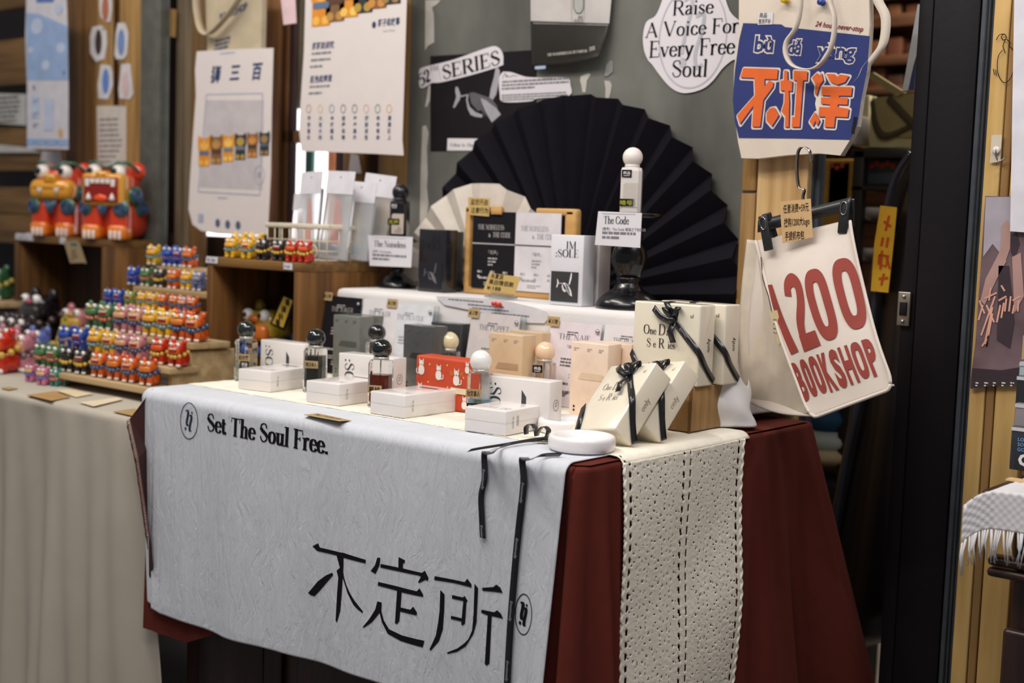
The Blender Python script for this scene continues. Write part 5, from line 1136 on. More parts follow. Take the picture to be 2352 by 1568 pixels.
for k, (px, c) in enumerate(((12, '241c1e'), (34, '2c2022'), (57, '30242a'))):
    lion(['dark lion at the far left end of the back row on the left table', 'dark lion with pink mane in the middle of the back row', 'dark lion with white eyes at the right of the back row'][k], px, .38, Z0, .098, c, False, muz='4a2f28', mane='6a3a3a', grp=LG)
lion('black lion with pink nose inside the lion crate, beside a yellow sign', 104, .53, Z0, .150, '1b1719', False, muz='34302a', mane='3a2a26', nose='c0607a', grp=LG, rz=4)
lion('pink and yellow lion inside the lion crate at right', 186, .55, Z0, .118, 'b06a70', False, muz='c9a04a', mane='8a4a3a', grp=LG)
o = flat('yellow_sign', 'slanted yellow sign with black characters beside the black lion', 'sign', [(146, 726), (158, 728), (143, 800), (124, 790)], mat('yellow_card', 'c9b23c', .7), Y=.47)
a_ = xz(141, 768, .469); pr(o, 'sign_text', BLK, [bf(c_, *xz(x_, y_, .469), .010, .5, bold=.03) for c_, x_, y_ in (('平', 149, 742), ('安', 144, 760), ('喜', 139, 778))], y=.4692)
# far-left rack with a green lion
t = thing('display_rack', 'pale wooden rack at the left picture edge holding a green lion', 'rack', (0, 0, 0))
for py in (700, 738):
    q = at(0, py, 1, .50); MB().box((q.x - .14, .56, q.z), (.30 if py == 700 else .28, .12, .016), .001).build('shelf_board', M_st, t)
MB().box((at(-90, 700, 1, .6).x, .58, .06), (.02, .06, .24), .001).build('post', M_st, t)
q = at(0, 700, 1, .50)
lion('green lion with blue and white face on the far left rack', 2, .55, q.z + .0085, .094, '2f5b3c', True, muz='5f8a4c', mane='b8a850', nose='2d62b0', grp=LG)
lion('small yellow lion peeping up behind the left rear table corner', 462, .30, Z0, .046, 'e3b222', False, muz='e8d07a', mane='4a78a0', grp=LG)
lion('small cream and yellow lion beside it behind the table corner', 484, .30, Z0, .046, 'd9c9a0', False, muz='e3b222', mane='b0482c', grp=LG)
# notes on the left tabletop
for i, (p, lab, c_) in enumerate(([[(62, 907), (125, 898), (162, 912), (118, 920)], 'kraft note at the left on the grey tablecloth', 'a98452'], [[(128, 896), (160, 893), (215, 904), (175, 912)], 'pale printed slip behind the left kraft note', 'd6c5a0'],
    [[(182, 924), (270, 912), (282, 917), (215, 933)], 'folded cream note in the middle of the grey tablecloth', 'd8c9ab'], [[(212, 932), (222, 922), (262, 918), (262, 928)], 'brown underside of the folded note', '9c7434'], [[(260, 945), (310, 938), (316, 944), (305, 955)], 'kraft note at the right beside the burgundy corner', 'a5895a'], [[(2, 891), (20, 888), (42, 892), (20, 895)], 'small kraft slip at the left picture edge of the tablecloth', 'a5895a'])):
    if i == 3: continue
    P_ = [at(a, b, 2, LT + .0035) for a, b in p]
    o = MB().add(P_, [(0, 1, 2, 3)]).build('paper_note', mat('note_' + c_, c_, .8), solid=.0008); tag(o, lab, 'note')
# figurines on the basket crate
zt = .2185; CG = 'lion figurines on the basket crate'
for px, Y, c, m_, lab in ((535, .375, 'yellow', 0, 'yellow lion figurine at the front left corner of the basket crate'), (573, .375, 'yellow', 1, 'yellow open-mouthed lion figurine second from the left on the basket crate'), (553, .43, 'yellow', 0, 'yellow lion figurine in the back row, left, on the basket crate'), (590, .43, 'yellow', 0, 'yellow lion figurine in the back row, right, on the basket crate'),
    (607, .375, 'black', 0, 'black lion figurine in the front row of the basket crate'), (645, .375, 'black', 1, 'black open-mouthed lion figurine in the front row of the basket crate'), (675, .375, 'red', 0, 'red lion figurine with gold mane before the basket'), (704, .375, 'red', 0, 'red lion figurine at the right end of the basket crate row')):
    b, mz, mn = cols[c]; lion(lab, px, Y, zt, .042 if Y < .4 else .052, b, bool(m_), muz=mz, mane=mn, grp=CG, paw=b)
L5 = lion('yellow lion with orange face and a label inside the basket crate', 628, .48, Z0 + .0145, .165, 'b89a2c', False, muz='d0702c', mane='3a5a9a', grp=CG, rz=0)
yy = .405
o = flat('sign_tag', 'slanted black and gold tag hanging on the yellow lion in the crate', 'tag', [(652, 681), (672, 690), (650, 752), (625, 742)], mat('tag_gold', 'bd9c38', .5), Y=yy); MB().prism(pxs([(650, 676), (678, 690), (652, 760), (620, 744)], yy + .002), yy + .002, yy + .0035).build('tag_back', BLKMATT, o)
pr(o, 'tag_text', BLK, [bf(c_, *xz(x_, y_, yy), .010, .5, bold=.03) for c_, x_, y_ in (('福', 660, 700), ('狮', 652, 716), ('纳', 645, 732), ('福', 638, 746))], y=yy - .0005)
# wire basket with packets
WIR = mat('cream_wire', 'd5cdb8', .4)
bx0, bx1, by0, by1, bh = XAT(615, .43, .28), -.93, .43, .59, .070
t = thing('wire_basket', 'cream wire basket with flat rim holding clear packets', 'basket', (0, 0, zt))
rm = MB()
for (cx, cy, sx, sy) in (((bx0 + bx1) / 2, by0, bx1 - bx0 + .012, .006), ((bx0 + bx1) / 2, by1, bx1 - bx0 + .012, .006), (bx0, (by0 + by1) / 2, .006, by1 - by0), (bx1, (by0 + by1) / 2, .006, by1 - by0)): rm = MB().box((cx, cy, bh), (sx, sy, .010), .002).build('rim', WIR, t)
for i in range(9):
    x = bx0 + (bx1 - bx0) * i / 8
    for y in (by0, by1): MB().tube([(x, y, 0), (x, y, bh)], .0012, 6).build('wire', WIR, t)
for i in range(1, 5):
    y = by0 + (by1 - by0) * i / 5
    for x in (bx0, bx1): MB().tube([(x, y, 0), (x, y, bh)], .0012, 6).build('wire', WIR, t)
for z in (.004, .022, .042): MB().tube([(bx0, by0, z), (bx1, by0, z), (bx1, by1, z), (bx0, by1, z)], .0014, 6, close=True).build('hoop', WIR, t)
for k in (0, 1): cx = bx0 + (bx1 - bx0) * (.42 + k * .36); MB().tube([(cx + .013 * math.cos(a), by0 - .002, .020 + .013 * math.sin(a)) for a in [j * PI / 10 for j in range(20)]], .0012, 6, close=True).build('ring_ornament', WIR, t)
FILM = mat('packet_film', 'eef0f2', .15, trans=.7, ior=1.08, var=0)
for i, (px, topy, Y, rz, lab) in enumerate(((707, 392, .47, -6, 'clear packet with white header at the left of the basket'), (768, 391, .46, 4, 'clear packet with white header and red ornament in the basket middle'), (815, 416, .50, 8, 'clear packet with low white header in the basket'), (850, 398, .54, 14, 'clear packet with white header leaning at the right basket end'), (690, 440, .50, -14, 'clear packet leaning far left in the basket'))):
    tp = at(px, topy, 1, Y); x = tp.x; H = tp.z - zt - .006
    p = thing('packet', lab, 'packet', (x, Y, zt + .006), math.radians(rz), 'packets in the wire basket'); p.rotation_euler = (math.radians(-7), math.radians(rz * .4), math.radians(rz)); w = .074
    MB().prism([(-w / 2, 0), (w / 2, 0), (w / 2 * .95, H * .8), (-w / 2 * .95, H * .8)], -.004, .004).build('film_bag', FILM, p)
    hd = MB().prism([(-w / 2, H * .74), (w / 2, H * .74), (w / 2, H), (-w / 2, H)], -.0052, -.0042).build('header_card', mat('header_white', 'd9d6dc', .4, coat=.2), p)
    pr(hd, 'hang_hole', BLK, [ell(0, H * .93, .0016, .0016, 10)], y=-.0056)
    oc = ['d2603a', 'c94a2a', 'd8cdb8', 'c9c2b8', 'd67a4a'][i]
    og = MB().prism([(-.012, H * .15), (.014, H * .15), (.010, H * .42), (-.002, H * .70), (-.010, H * .68), (-.008, H * .4)], -.0015, .0015).build('ornament', mat('ornament_' + oc, oc, .6), p)
    MB().sph((.002, 0, H * .12), (.014, .004, .010), 12, 8).build('charm', mat('charm_blue', '8fa6bd', .4), p)
# ---- hanging posters and papers on the left
YQ = .62
PST = mat('poster_pale', 'd8cfcc', .7, var=.015)
def lionprint(par, x, z, s, c, y):
    A = mat('print_' + c[0], c[0], .7); B = mat('print_' + c[1], c[1], .7); D = mat('print_' + c[2], c[2], .7)
    pr(par, 'printed_lion', A, [poly([(x + a * s, z + b * s) for a, b in ((-.3, 0), (.3, 0), (.3, .5), (.34, .6), (.36, .9), (.3, 1.05), (.15, .95), (-.15, .95), (-.3, 1.05), (-.36, .9), (-.34, .6), (-.3, .5))])], y=y)
    pr(par, 'printed_face', B, [ell(x, z + .70 * s, .24 * s, .17 * s, 14), ell(x - .15 * s, z + .12 * s, .12 * s, .1 * s, 10), ell(x + .15 * s, z + .12 * s, .12 * s, .1 * s, 10)], y=y - .0004)
    pr(par, 'printed_collar', D, [ell(x + k * .1 * s, z + .45 * s, .07 * s, .08 * s, 10) for k in (-2, -1, 0, 1, 2)] + [ell(x + k * .1 * s, z + .80 * s, .03 * s, .035 * s, 8) for k in (-1, 1)], y=y - .0007)
LP = [('d98a2c', 'e8b04a', '5a6e8c'), ('7d5a38', 'b98648', '5a3a28'), ('d98f34', 'ecc05a', '6e7a80'), ('2e2f30', 'b09040', '6a7480'), ('8a5c36', 'c98a44', '4a3a34'), ('2b3038', '9a7a48', '55606c')]
p1 = flat('poster', 'long pale poster headed by three dark characters, hanging at left', 'poster', crom([(452, 118), (540, 113), (628, 110)], 2)[:-1] + [(628, 110), (624, 250), (622, 400), (617, 500), (614, 538), (575, 540), (500, 537), (462, 530), (442, 515), (433, 480), (437, 400), (444, 300), (450, 220), (448, 160)], PST, Y=YQ)
Yp = YQ - .0006
for s_, x_, y_ in (('狮', 484, 187), ('三', 527, 183), ('百', 579, 180)):
    a_ = xz(x_, y_, Yp); b_ = xz(x_ + 24, y_ - 2, Yp); pr(p1, 'printed_title', NAVY, [bf(s_, a_[0], a_[1], .030, bold=.03, shear=.2, fit=(b_[0] - a_[0]))], y=Yp)
LAV = mat('print_lavender', 'a3a6bd', .7)
pr(p1, 'printed_frame', LAV, [strokep(pxs(q_, Yp), .0022) for q_ in ([(474, 217), (603, 214)], [(474, 217), (455, 440)], [(603, 214), (597, 448)], [(455, 440), (597, 448)])], y=Yp)
pr(p1, 'printed_panel', mat('poster_panel', 'bdb6b8', .7), [poly(pxs([(472, 230), (606, 230), (602, 436), (458, 430)], Yp))], y=Yp + .0003)
for k in range(6): a_ = xz(469 + k * 27.6, 382 - k * 5, Yp); b_ = xz(469 + k * 27.6, 310 - k * 2, Yp); lionprint(p1, a_[0], a_[1], (b_[1] - a_[1]) * .95, LP[k], Yp - .0004)
c_ = xz(596, 402, Yp); pr(p1, 'printed_seal', LAV, [ringp(c_[0], c_[1], .018, .022, .0016), bf('狮', c_[0], c_[1] - .004, .010, .5, bold=.02)], y=Yp - .0004)
pr(p1, 'printed_dots', mat('print_slate_blue', '4f5b78', .7), [ell(*xz(x_, y_, Yp), .009, .010, 16) for x_, y_ in ((500, 512), (523, 515), (547, 517))], y=Yp - .0004)
pr(p1, 'small_print', LAV, [lines(*xz(x_, y_, Yp), w_, 1, .006, 3) for x_, y_, w_ in ((505, 124, .11), (500, 455, .07))] + [rect(*xz(455, 510, Yp), .02, .02)], y=Yp - .0003)
p2 = flat('poster', 'large pale poster with eight rings and columns of characters at upper left', 'poster', [(703, -60), (936, -60), (928, 200), (924, 320), (927, 357), (860, 353), (760, 349), (692, 347), (687, 300), (690, 240), (698, 120)], PST, Y=YQ)
cx_ = ['b56a5a', 'd8b070', '6a76a0', '55565a', '4a5468', 'c99a8c', '4f7a4c', 'd0a05a']
for k in range(8):
    c_ = xz(709 + k * 26.4, 250, Yp); pr(p2, 'printed_ring', mat('ringcol_' + cx_[k], cx_[k], .7), [ringp(c_[0], c_[1], .0080, .0095, .0017, 20)], y=Yp)
    for j, ch in enumerate('千万里之'[:4]):
        ch = ('平安喜乐', '大吉大利', '金榜题名', '前程似锦', '步步高升', '招财进宝', '年年有余', '蒸蒸日上')[k][j]
        a_ = xz(706 + k * 26.4 - j * .3, 276 + j * 14.6, Yp); pr(p2, 'printed_column', NAVY, [bf(ch, a_[0], a_[1], .0078, bold=.02)], y=Yp)
for s_, x_, y_, w_ in (('狮狮的讲究', 717, 113, 50), ('颜色的意思', 712, 189, 50)):
    a_ = xz(x_, y_, Yp); pr(p2, 'printed_heading', NAVY, [bf(s_, a_[0], a_[1], .012, bold=.02, shear=.15, fit=xz(x_ + w_, y_, Yp)[0] - a_[0])], y=Yp)
for x_, y_, w_, sd in ((716, 126, .125, 1), (714, 141, .13, 2), (712, 156, .08, 3), (711, 202, .13, 4), (709, 217, .085, 5)): pr(p2, 'small_print', GRY, [xf(lines(0, 0, w_, 1, .010, sd, ragged=.0), 1, 1, *xz(x_, y_, Yp))], y=Yp)
for k in range(6): a_ = xz(737 + k * 32, 60 - k * 10, Yp); lionprint(p2, a_[0], a_[1], .098, LP[k], Yp - .0003)
a_ = xz(868, 60, Yp); pr(p2, 'printed_heading', NAVY, [bf('狮子的故事', a_[0], a_[1], .012, bold=.02, fit=xz(918, 57, Yp)[0] - a_[0]), ell(*xz(859, 57, Yp), .006, .007, 16)], y=Yp); pr(p2, 'small_print', DIM, [bf('Lion Story', *xz(880, 74, Yp), .006)], y=Yp)
# beige tote with loop handle behind the first poster
M_tote = mat('beige_canvas', 'b8aa90', .9, bump=.3, bs=600)
t = thing('tote_bag', 'beige canvas tote hanging behind the long poster, partly out of frame', 'bag', (0, 0, 0))
MB().prism(pxs([(470, -60), (604, -60), (600, 118), (600, 160), (478, 160), (474, 60)], .655), .655, .668).build('bag_body', M_tote, t)
pr(t, 'printed_word', mat('print_tote_blue', '3c4c70', .8), [fitpx(lambda x, z, h, L, r: bf('BOOKSHOP', x, z, h, fit=L, rot=r, bold=.03, shear=.2), (505, 48), (569, 20), 16, .654)] + [xf(lines(0, 0, .11, 1, .010, 9 + k, ragged=.1), 1, 1, *xz(496 - k * 2, 97 + k * 10, .654), .12) for k in range(3)], y=.6535)
hp = crom([(452, -40), (450, 10), (458, 60), (470, 78), (486, 76), (520, 40), (548, 0), (560, -40)], 5); hp3 = [at(a, b, 1, .635) for a, b in hp]
MB().ribbon([(p, (0, 1, .2)) for p in hp3], .020, .003).build('handle', M_tote, t)
# blue and white banner, blank of its figure
o = flat('banner', 'tall pale blue and white hanging banner at far left', 'banner', [(61, -20), (152, -20), (155, 60), (157, 200), (157, 343), (62, 341), (62, 200), (58, 80)], mat('banner_white', 'c6c4cc', .7), Y=YQ)
pr(o, 'printed_blue_field', mat('print_sky', '8fa6cc', .7), [poly(pxs([(60, 30), (90, 32), (155, 60), (156, 184), (62, 184)], Yp)), poly(pxs([(62, 318), (156, 320), (156, 336), (62, 334)], Yp))], y=Yp)
pr(o, 'printed_tab', mat('print_royal', '5573ae', .7), [poly(pxs([(84, -10), (124, -10), (123, 5), (83, 6)], Yp))], y=Yp - .0003)
pr(o, 'printed_seal', mat('print_ochre', 'c9a24e', .7), [ell(*xz(139, 306, Yp), .010, .012, 16)], y=Yp - .0003)
pr(o, 'printed_clouds', mat('print_cloud', 'b4bfd6', .7), [ell(*xz(x_, y_, Yp), r_, r_ * .7, 16) for x_, y_, r_ in ((85, 60, .03), (135, 20, .02), (70, 115, .014), (140, 110, .02), (105, 150, .02))] + [rect(*xz(72, 272, Yp), .04, .06), rect(*xz(101, 300, Yp), .045, .085)], y=Yp - .0003)
pr(o, 'small_print', mat('print_steel', '6b7c9c', .7), [lines(*xz(76, y_, Yp), .035, 2, .007, y_) for y_ in (232, 262, 286)] + [lines(*xz(76 + k * 26, 328, Yp), .03, 1, .007, k) for k in range(3)] + [ell(*xz(78, 201, Yp), .005, .007, 12), ell(*xz(147, 167, Yp), .005, .007, 12)], y=Yp - .0006)
# die-cut stickers
STK = mat('sticker_white', 'cbc8ca', .6)
for i, (p, lab, c_) in enumerate(([[(228, -20), (256, -20), (257, 20), (253, 50), (240, 50), (231, 38), (228, 20)], 'white die-cut sticker at the top of the oak post', 'a9674c'], [[(212, 62), (232, 58), (244, 70), (246, 100), (240, 135), (220, 142), (207, 122), (206, 85)], 'white die-cut sticker with a dark motif, left column of the post', '3a2c2c'],
    [[(270, 53), (287, 52), (295, 75), (292, 125), (284, 136), (267, 136), (263, 125), (266, 75)], 'white die-cut sticker with a blue motif, right column upper', '6d86b8'], [[(231, 148), (252, 150), (258, 165), (259, 195), (248, 228), (226, 226), (224, 195)], 'white die-cut sticker with a blue motif, left column lower', '5d7fc0'],
    [[(279, 147), (299, 146), (306, 215), (298, 228), (274, 226), (272, 205)], 'white die-cut sticker with a pale motif, right column lower', 'c9aeb0'])):
    o = flat('sticker', lab, 'sticker', p, STK, Y=YW - .002); mx_ = sum(a for a, b in p) / len(p); my_ = sum(b for a, b in p) / len(p); c2_ = xz(mx_, my_, YW - .0025)
    pr(o, 'printed_motif', mat('motif_' + c_, c_, .7), [ell(c2_[0], c2_[1], .016, .034, 16)], y=YW - .0026); pr(o, 'caption', GRY, [lines(c2_[0] - .014, c2_[1] - .055, .028, 1, .007, i, ragged=0)], y=YW - .0026)
def paperq(name, label, cat_, p, mt, Y, ink=GRY, rows_=4, lh=.009, m=.1):
    o = flat(name, label, cat_, p, mt, Y=Y); a = xz(p[0][0] + (p[1][0] - p[0][0]) * m, p[0][1] + (p[3][1] - p[0][1]) * .22, Y); b = xz(p[1][0] - (p[1][0] - p[0][0]) * m, p[1][1], Y)
    if rows_: pr(o, 'text_rows', ink, [lines(a[0], a[1], b[0] - a[0], rows_, lh, 5, h=.4)], y=Y - .0005)
    return o
paperq('notice', 'cream printed notice below the stickers on the oak post', 'notice', [(222, 243), (290, 243), (290, 400), (225, 400)], mat('notice_cream', 'c5bcb2', .7), YW - .002, rows_=9, lh=.014)
paperq('notice', 'white sheet of dense handwriting on the left shelf', 'notice', [(-20, 214), (60, 216), (60, 288), (-20, 282)], mat('notice_white', 'b9b7b4', .7), YW + .07, ink=BLK, rows_=7, lh=.014, m=.02)
paperq('paper_edge', 'curling white paper along the lower left shelf board', 'paper', [(-20, 330), (60, 338), (96, 350), (-20, 350)], mat('notice_white', 'b9b7b4', .7), YW + .07, rows_=0)
paperq('small_card', 'rounded white card with blue head behind the left red lion', 'card', [(96, 347), (138, 347), (146, 400), (86, 420)], STK, YW - .01, rows_=0)
paperq('kraft_slip', 'small kraft slip on the dark gap beside the grey post', 'note', [(391, 20), (405, 22), (403, 86), (390, 84)], mat('slip_brown', '8a6a3a', .8), YW + .02, rows_=0)
paperq('pastel_card', 'narrow pastel card with a hole hanging left of the large poster', 'card', [(643, -20), (677, -20), (681, 53), (651, 57)], mat('pastel_lilac', 'c9aeb2', .6, var=.3, vs=9), YQ, rows_=0)
paperq('paper_scrap', 'small torn paper stuck on the oak post under the large poster', 'paper', [(806, 353), (823, 356), (830, 398), (800, 398)], STK, YW + .02, rows_=0)
for P in PR.values():
    def rm(o):
        for c_ in list(o.children): rm(c_)
        bpy.data.objects.remove(o)
    bpy.context.view_layer.update(); rm(P)
# ================================================================== HANGING BAGS
CANV = mat('natural_canvas', 'd0c3b4', .9, var=.03, bump=.35, bs=700); YB = .635
t = thing('canvas_bag', 'canvas bag with blue panel and orange characters hung on the wooden post', 'bag', (0, 0, 0))
ob = [(1698, -160), (1994, -160), (1997, 60), (1990, 160), (1976, 230), (1968, 290), (1950, 325), (1930, 357), (1880, 352), (1810, 356), (1740, 364), (1703, 363), (1695, 325), (1684, 240), (1686, 160), (1697, 60)]
g_ = pxs(ob, YB)
MB().prism(g_, YB, YB + .016).build('bag_body', CANV, t)
BLU_ = mat('print_bag_blue', '26326c', .8); ORG_ = mat('print_orange', 'd9601f', .7); CW = mat('print_canvas', 'd9cdbf', .85)
yb = YB - .0005
pr(t, 'printed_panel', BLU_, [poly(pxs([(1707, 53), (1795, 56), (1803, 62), (1998, 83), (1992, 160), (1978, 230), (1970, 285), (1952, 321), (1820, 318), (1697, 317), (1688, 280), (1683, 230), (1688, 160), (1698, 90)], yb))], y=yb)
OG = [[(1035,525),(1303,533),(1295,612),(1198,610),(1198,668),(1235,620),(1268,635),(1262,672),(1190,770),(1165,978),(1103,978),(1113,815),(1008,958),(988,890),(1125,735),(1120,602),(1012,598)], [(1275,828),(1310,890),(1255,975),(1215,930),(1215,870),(1240,835)],
 [(1350,545),(1375,545),(1378,620),(1414,625),(1410,705),(1385,700),(1390,780),(1385,980),(1355,980),(1360,900),(1330,860),(1352,790),(1355,698),(1322,700),(1322,622),(1348,620)], [(1424,545),(1530,550),(1525,620),(1497,620),(1470,980),(1408,980),(1412,900),(1432,905),(1450,622),(1424,620)],
 [(1565,600),(1605,560),(1620,590),(1638,560),(1652,620),(1625,660),(1600,740),(1588,720),(1592,650)], [(1588,865),(1625,930),(1605,972),(1592,930),(1572,975),(1545,935)],
 [(1675,570),(1740,572),(1760,595),(1780,575),(1850,585),(1820,635),(1760,655),(1710,635)], [(1640,668),(1875,672),(1868,740),(1775,738),(1770,752),(1842,755),(1838,808),(1765,805),(1762,825),(1850,840),(1840,905),(1745,900),(1735,983),(1662,980),(1670,900),(1615,900),(1622,825),(1700,828),(1705,808),(1635,800),(1635,752),(1705,752),(1708,738),(1640,735)]]
pr(t, 'character_outline', CW, [poly(pxs([(a + 5, b + 6) for a, b in p], yb, k2, 1400)) for p in OG] + [strokep(pxs([(p[i][0] + 5, p[i][1] + 6), (p[(i + 1) % len(p)][0] + 5, p[(i + 1) % len(p)][1] + 6)], yb, k2, 1400), .0068) for p in OG for i in range(len(p))] + [ell(*xz(1400 + (a + 5) * k2, (b + 6) * k2, yb), .0034, .0034, 8) for p in OG for a, b in p] + [poly(pxs([(1600, 740), (1640, 700), (1630, 800), (1640, 900), (1600, 870), (1588, 800)], yb, k2, 1400))], y=yb - .0004)
pr(t, 'character_shadow', BLU_, [poly(pxs([(a + 9, b + 9) for a, b in p], yb, k2, 1400)) for p in OG], y=yb - .0009)
pr(t, 'orange_character', ORG_, [poly(pxs(p, yb, k2, 1400)) for p in OG], y=yb - .0013)
for s_, a, b, hp in (('bù', (1110, 398), (1268, 402), 130), ('dǎ', (1368, 415), (1480, 420), 110), ('yàng', (1592, 440), (1900, 452), 118)):
    A = (1400 + a[0] * k2, a[1] * k2); B_ = (1400 + b[0] * k2, b[1] * k2)
    for bo, mm, dy, y_ in ((.085, CW, 0, .0005), (.025, BLU_, 0, .0009)):
        pr(t, 'printed_pinyin', mm, [fitpx(lambda x, z, h, L, r: bf(s_, x + (.0 if bo > .05 else .0016), z, h, fit=L - (0 if bo > .05 else .0032), rot=r, bold=bo), A, B_, hp * k2 * .95, yb)], y=yb - y_)
pr(t, 'printed_line', mat('print_maroon', '7a2430', .8), [fitpx(lambda x, z, h, L, r: bf('24 hours never-stop', x, z, h, fit=L, rot=r, bold=.02, shear=.25), (1872, 60), (1982, 73), 12, yb)], y=yb - .0003)
pl = MB().prism(pxs([(1742, 29), (1776, 28), (1774, 56), (1740, 57)], yb - .001), yb - .001, yb - .0006).build('paper_patch', mat('patch_paper', 'cfcbcc', .7), t)
pr(pl, 'handwriting', BLK, [fitpx(lambda x, z, h, L, r: bf('商品', x, z, h, fit=L, rot=r), (1745, 40), (1762, 40), 9, yb), fitpx(lambda x, z, h, L, r: bf('售完不补', x, z, h, fit=L, rot=r), (1743, 54), (1771, 54), 9, yb)], y=yb - .0016)
lb = MB().prism(pxs([(1961, 268), (1968, 269), (1962, 308), (1955, 306)], yb - .001), yb - .001, yb).build('side_label', BLKMATT, t)
hd = crom([(1832, -90), (1838, 0), (1828, 60), (1806, 95), (1804, 125), (1818, 150), (1845, 160), (1875, 156), (1900, 130), (1915, 90), (1918, 40), (1908, 0), (1900, -60)], 5)
MB().ribbon([(at(a, b, 1, YB - .026 - .010 * math.sin(PI * i / len(hd))), (.25, 1, .1)) for i, (a, b) in enumerate(hd)], .011, .0022).build('handle', CANV, t)
hd = crom([(1975, -90), (2000, -60), (2016, 0), (2034, 40), (2030, 95), (2012, 125), (1992, 150), (1982, 172), (1968, 188)], 5)
MB().ribbon([(at(a, b, 1, YB + .004), (.85, .35, .2)) for i, (a, b) in enumerate(hd)], .015, .0022).build('handle', CANV, t)
for lab, px, py, mm in (('yellow push pin in the blue-panel bag', 1808, 2, mat('yellow_plastic', 'd8b520', .3, coat=.4)), ('blue push pin in the blue-panel bag', 1892, 7, mat('blue_plastic', '23408c', .3, coat=.4))):
    q = at(px, py, 1, YB - .002); p = thing('push_pin', lab, 'pin', q); p.rotation_euler = (PI / 2, 0, 0)
    MB().lathe([(.0052, .002), (.0055, .004), (.003, .005), (.0028, .010), (.0055, .012), (.0052, .014)], 16).build('pin_head', mm, p); MB().lathe([(.0005, -.008), (.0005, .002)], 6).build('needle', mat('steel', 'b5b5b8', .3, .9), p)
# ---- 1200 bookshop bag
t = thing('canvas_bag', 'white canvas bag with huge brick-red digits hanging by two black clips', 'bag', (0, 0, 0))
cTL, cTR, cBR, cBL = at(1738, 553, 1, .515), at(1955, 507, 1, .500), at(2056, 890, 1, .425), at(1862, 962, 1, .43)
gTL, gBL = at(1717, 550, 1, .55), at(1703, 915, 1, .53)
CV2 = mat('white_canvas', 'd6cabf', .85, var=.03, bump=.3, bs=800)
def front(u, v):                                             # v = 0 top, 1 bottom
    p = (cTL * (1 - u) + cTR * u) * (1 - v) + (cBL * (1 - u) + cBR * u) * v
    p = p + Vector((-.020 * math.sin(v * PI) * (1 - u) * .35 + .008 * math.sin(v * PI) * u * -1, -.014 * math.sin(v * PI) * math.sin(u * PI) + .002 * math.sin(v * 9 + u * 4), 0)); return p
def rnd(u, v):
    r = .09; uu, vv = u, v                                   # rounded lower corners
    for cu in (0, 1):
        du = u if cu == 0 else 1 - u; dv = 1 - v
        if du < r and dv < r:
            a, b = r - du, r - dv; m_ = max(a, b); l = math.hypot(a, b)
            if l > 0: k = m_ / l; a *= k; b *= k
            uu = (r - a) if cu == 0 else 1 - (r - a); vv = 1 - (r - b)
    return front(uu, vv)
MB().grid(rnd, 40, 50).build('front_panel', CV2, t, solid=.0035)
gs = crom([(0, 0), (.3, .0), (.7, .0), (1, 0)], 2)
def gusset(u, v):
    a = front(0, min(v, .97)); b = gTL * (1 - v) + gBL * v + Vector((-.008 * math.sin(v * PI), 0, 0)); p = b * (1 - u) + a * u
    return p + Vector((.010 * math.sin(u * PI) * v, .006 * math.sin(u * PI), -.010 * math.sin(u * PI) * v * v))
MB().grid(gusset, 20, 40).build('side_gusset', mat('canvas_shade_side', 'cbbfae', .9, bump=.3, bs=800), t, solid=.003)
def bottomp(u, v):
    a = front(u, .985); b = gBL + (a - front(0, .985)) * .9 + Vector((0, .0, .0)); p = a * (1 - v) + b * v; return p + Vector((0, 0, -.008 * math.sin(v * PI)))
MB().grid(bottomp, 20, 14).build('bottom_panel', CV2, t, solid=.003)
def backp(u, v): p = front(u, v * .93); return p + (gBL - cBL) * (v * .85) + Vector((-.012 * u, .006, .01 * v))
MB().grid(backp, 16, 16).build('back_panel', CV2, t, solid=.003)
tub = [rnd(1, v / 30) + Vector((0, -.003, 0)) for v in range(0, 31)]; MB().tube([rnd(0, v / 30) + Vector((0, -.003, 0)) for v in range(0, 31)], .0028, 6).build('seam_piping', CV2, t); MB().tube(tub, .0028, 6).build('seam_piping', CV2, t)
MB().tube([rnd(u / 30, 1) + Vector((0, -.003, 0)) for u in range(0, 31)], .0028, 6).build('seam_piping', CV2, t)
def onbag(u, v):
    a = front(u, v); du = front(min(1, u + .01), v) - a; dv = front(u, min(1, v + .01)) - a; n = dv.cross(du).normalized()
    if n.y > 0: n = -n
    return a + n * .0032
MRN = mat('print_brick_red', '8f3a30', .75)
def cap_o(u0, u1, v0, v1, w, wv=None):                       # tall rounded 0
    cu, cv, ru, rv = (u0 + u1) / 2, (v0 + v1) / 2, (u1 - u0) / 2, (v1 - v0) / 2; P = lambda a, b: [(cu + a * abs(math.cos(t_)) ** .75 * (1 if math.cos(t_) > 0 else -1), cv + b * abs(math.sin(t_)) ** .6 * (1 if math.sin(t_) > 0 else -1)) for t_ in [2 * PI * i / 48 for i in range(48)]]
    A, B_ = P(ru, rv), P(ru - w, rv - (wv or w)); return (A + B_, [(i, (i + 1) % 48, 48 + (i + 1) % 48, 48 + i) for i in range(48)])
one = poly([(.015, .285), (.135, .275), (.135, .62), (.235, .625), (.235, .66), (.035, .66), (.02, .62)])
two = strokep([(.245, .365), (.26, .315), (.315, .285), (.375, .315), (.385, .375), (.36, .44), (.29, .53), (.27, .60)], lambda dx, dy: .075, True)
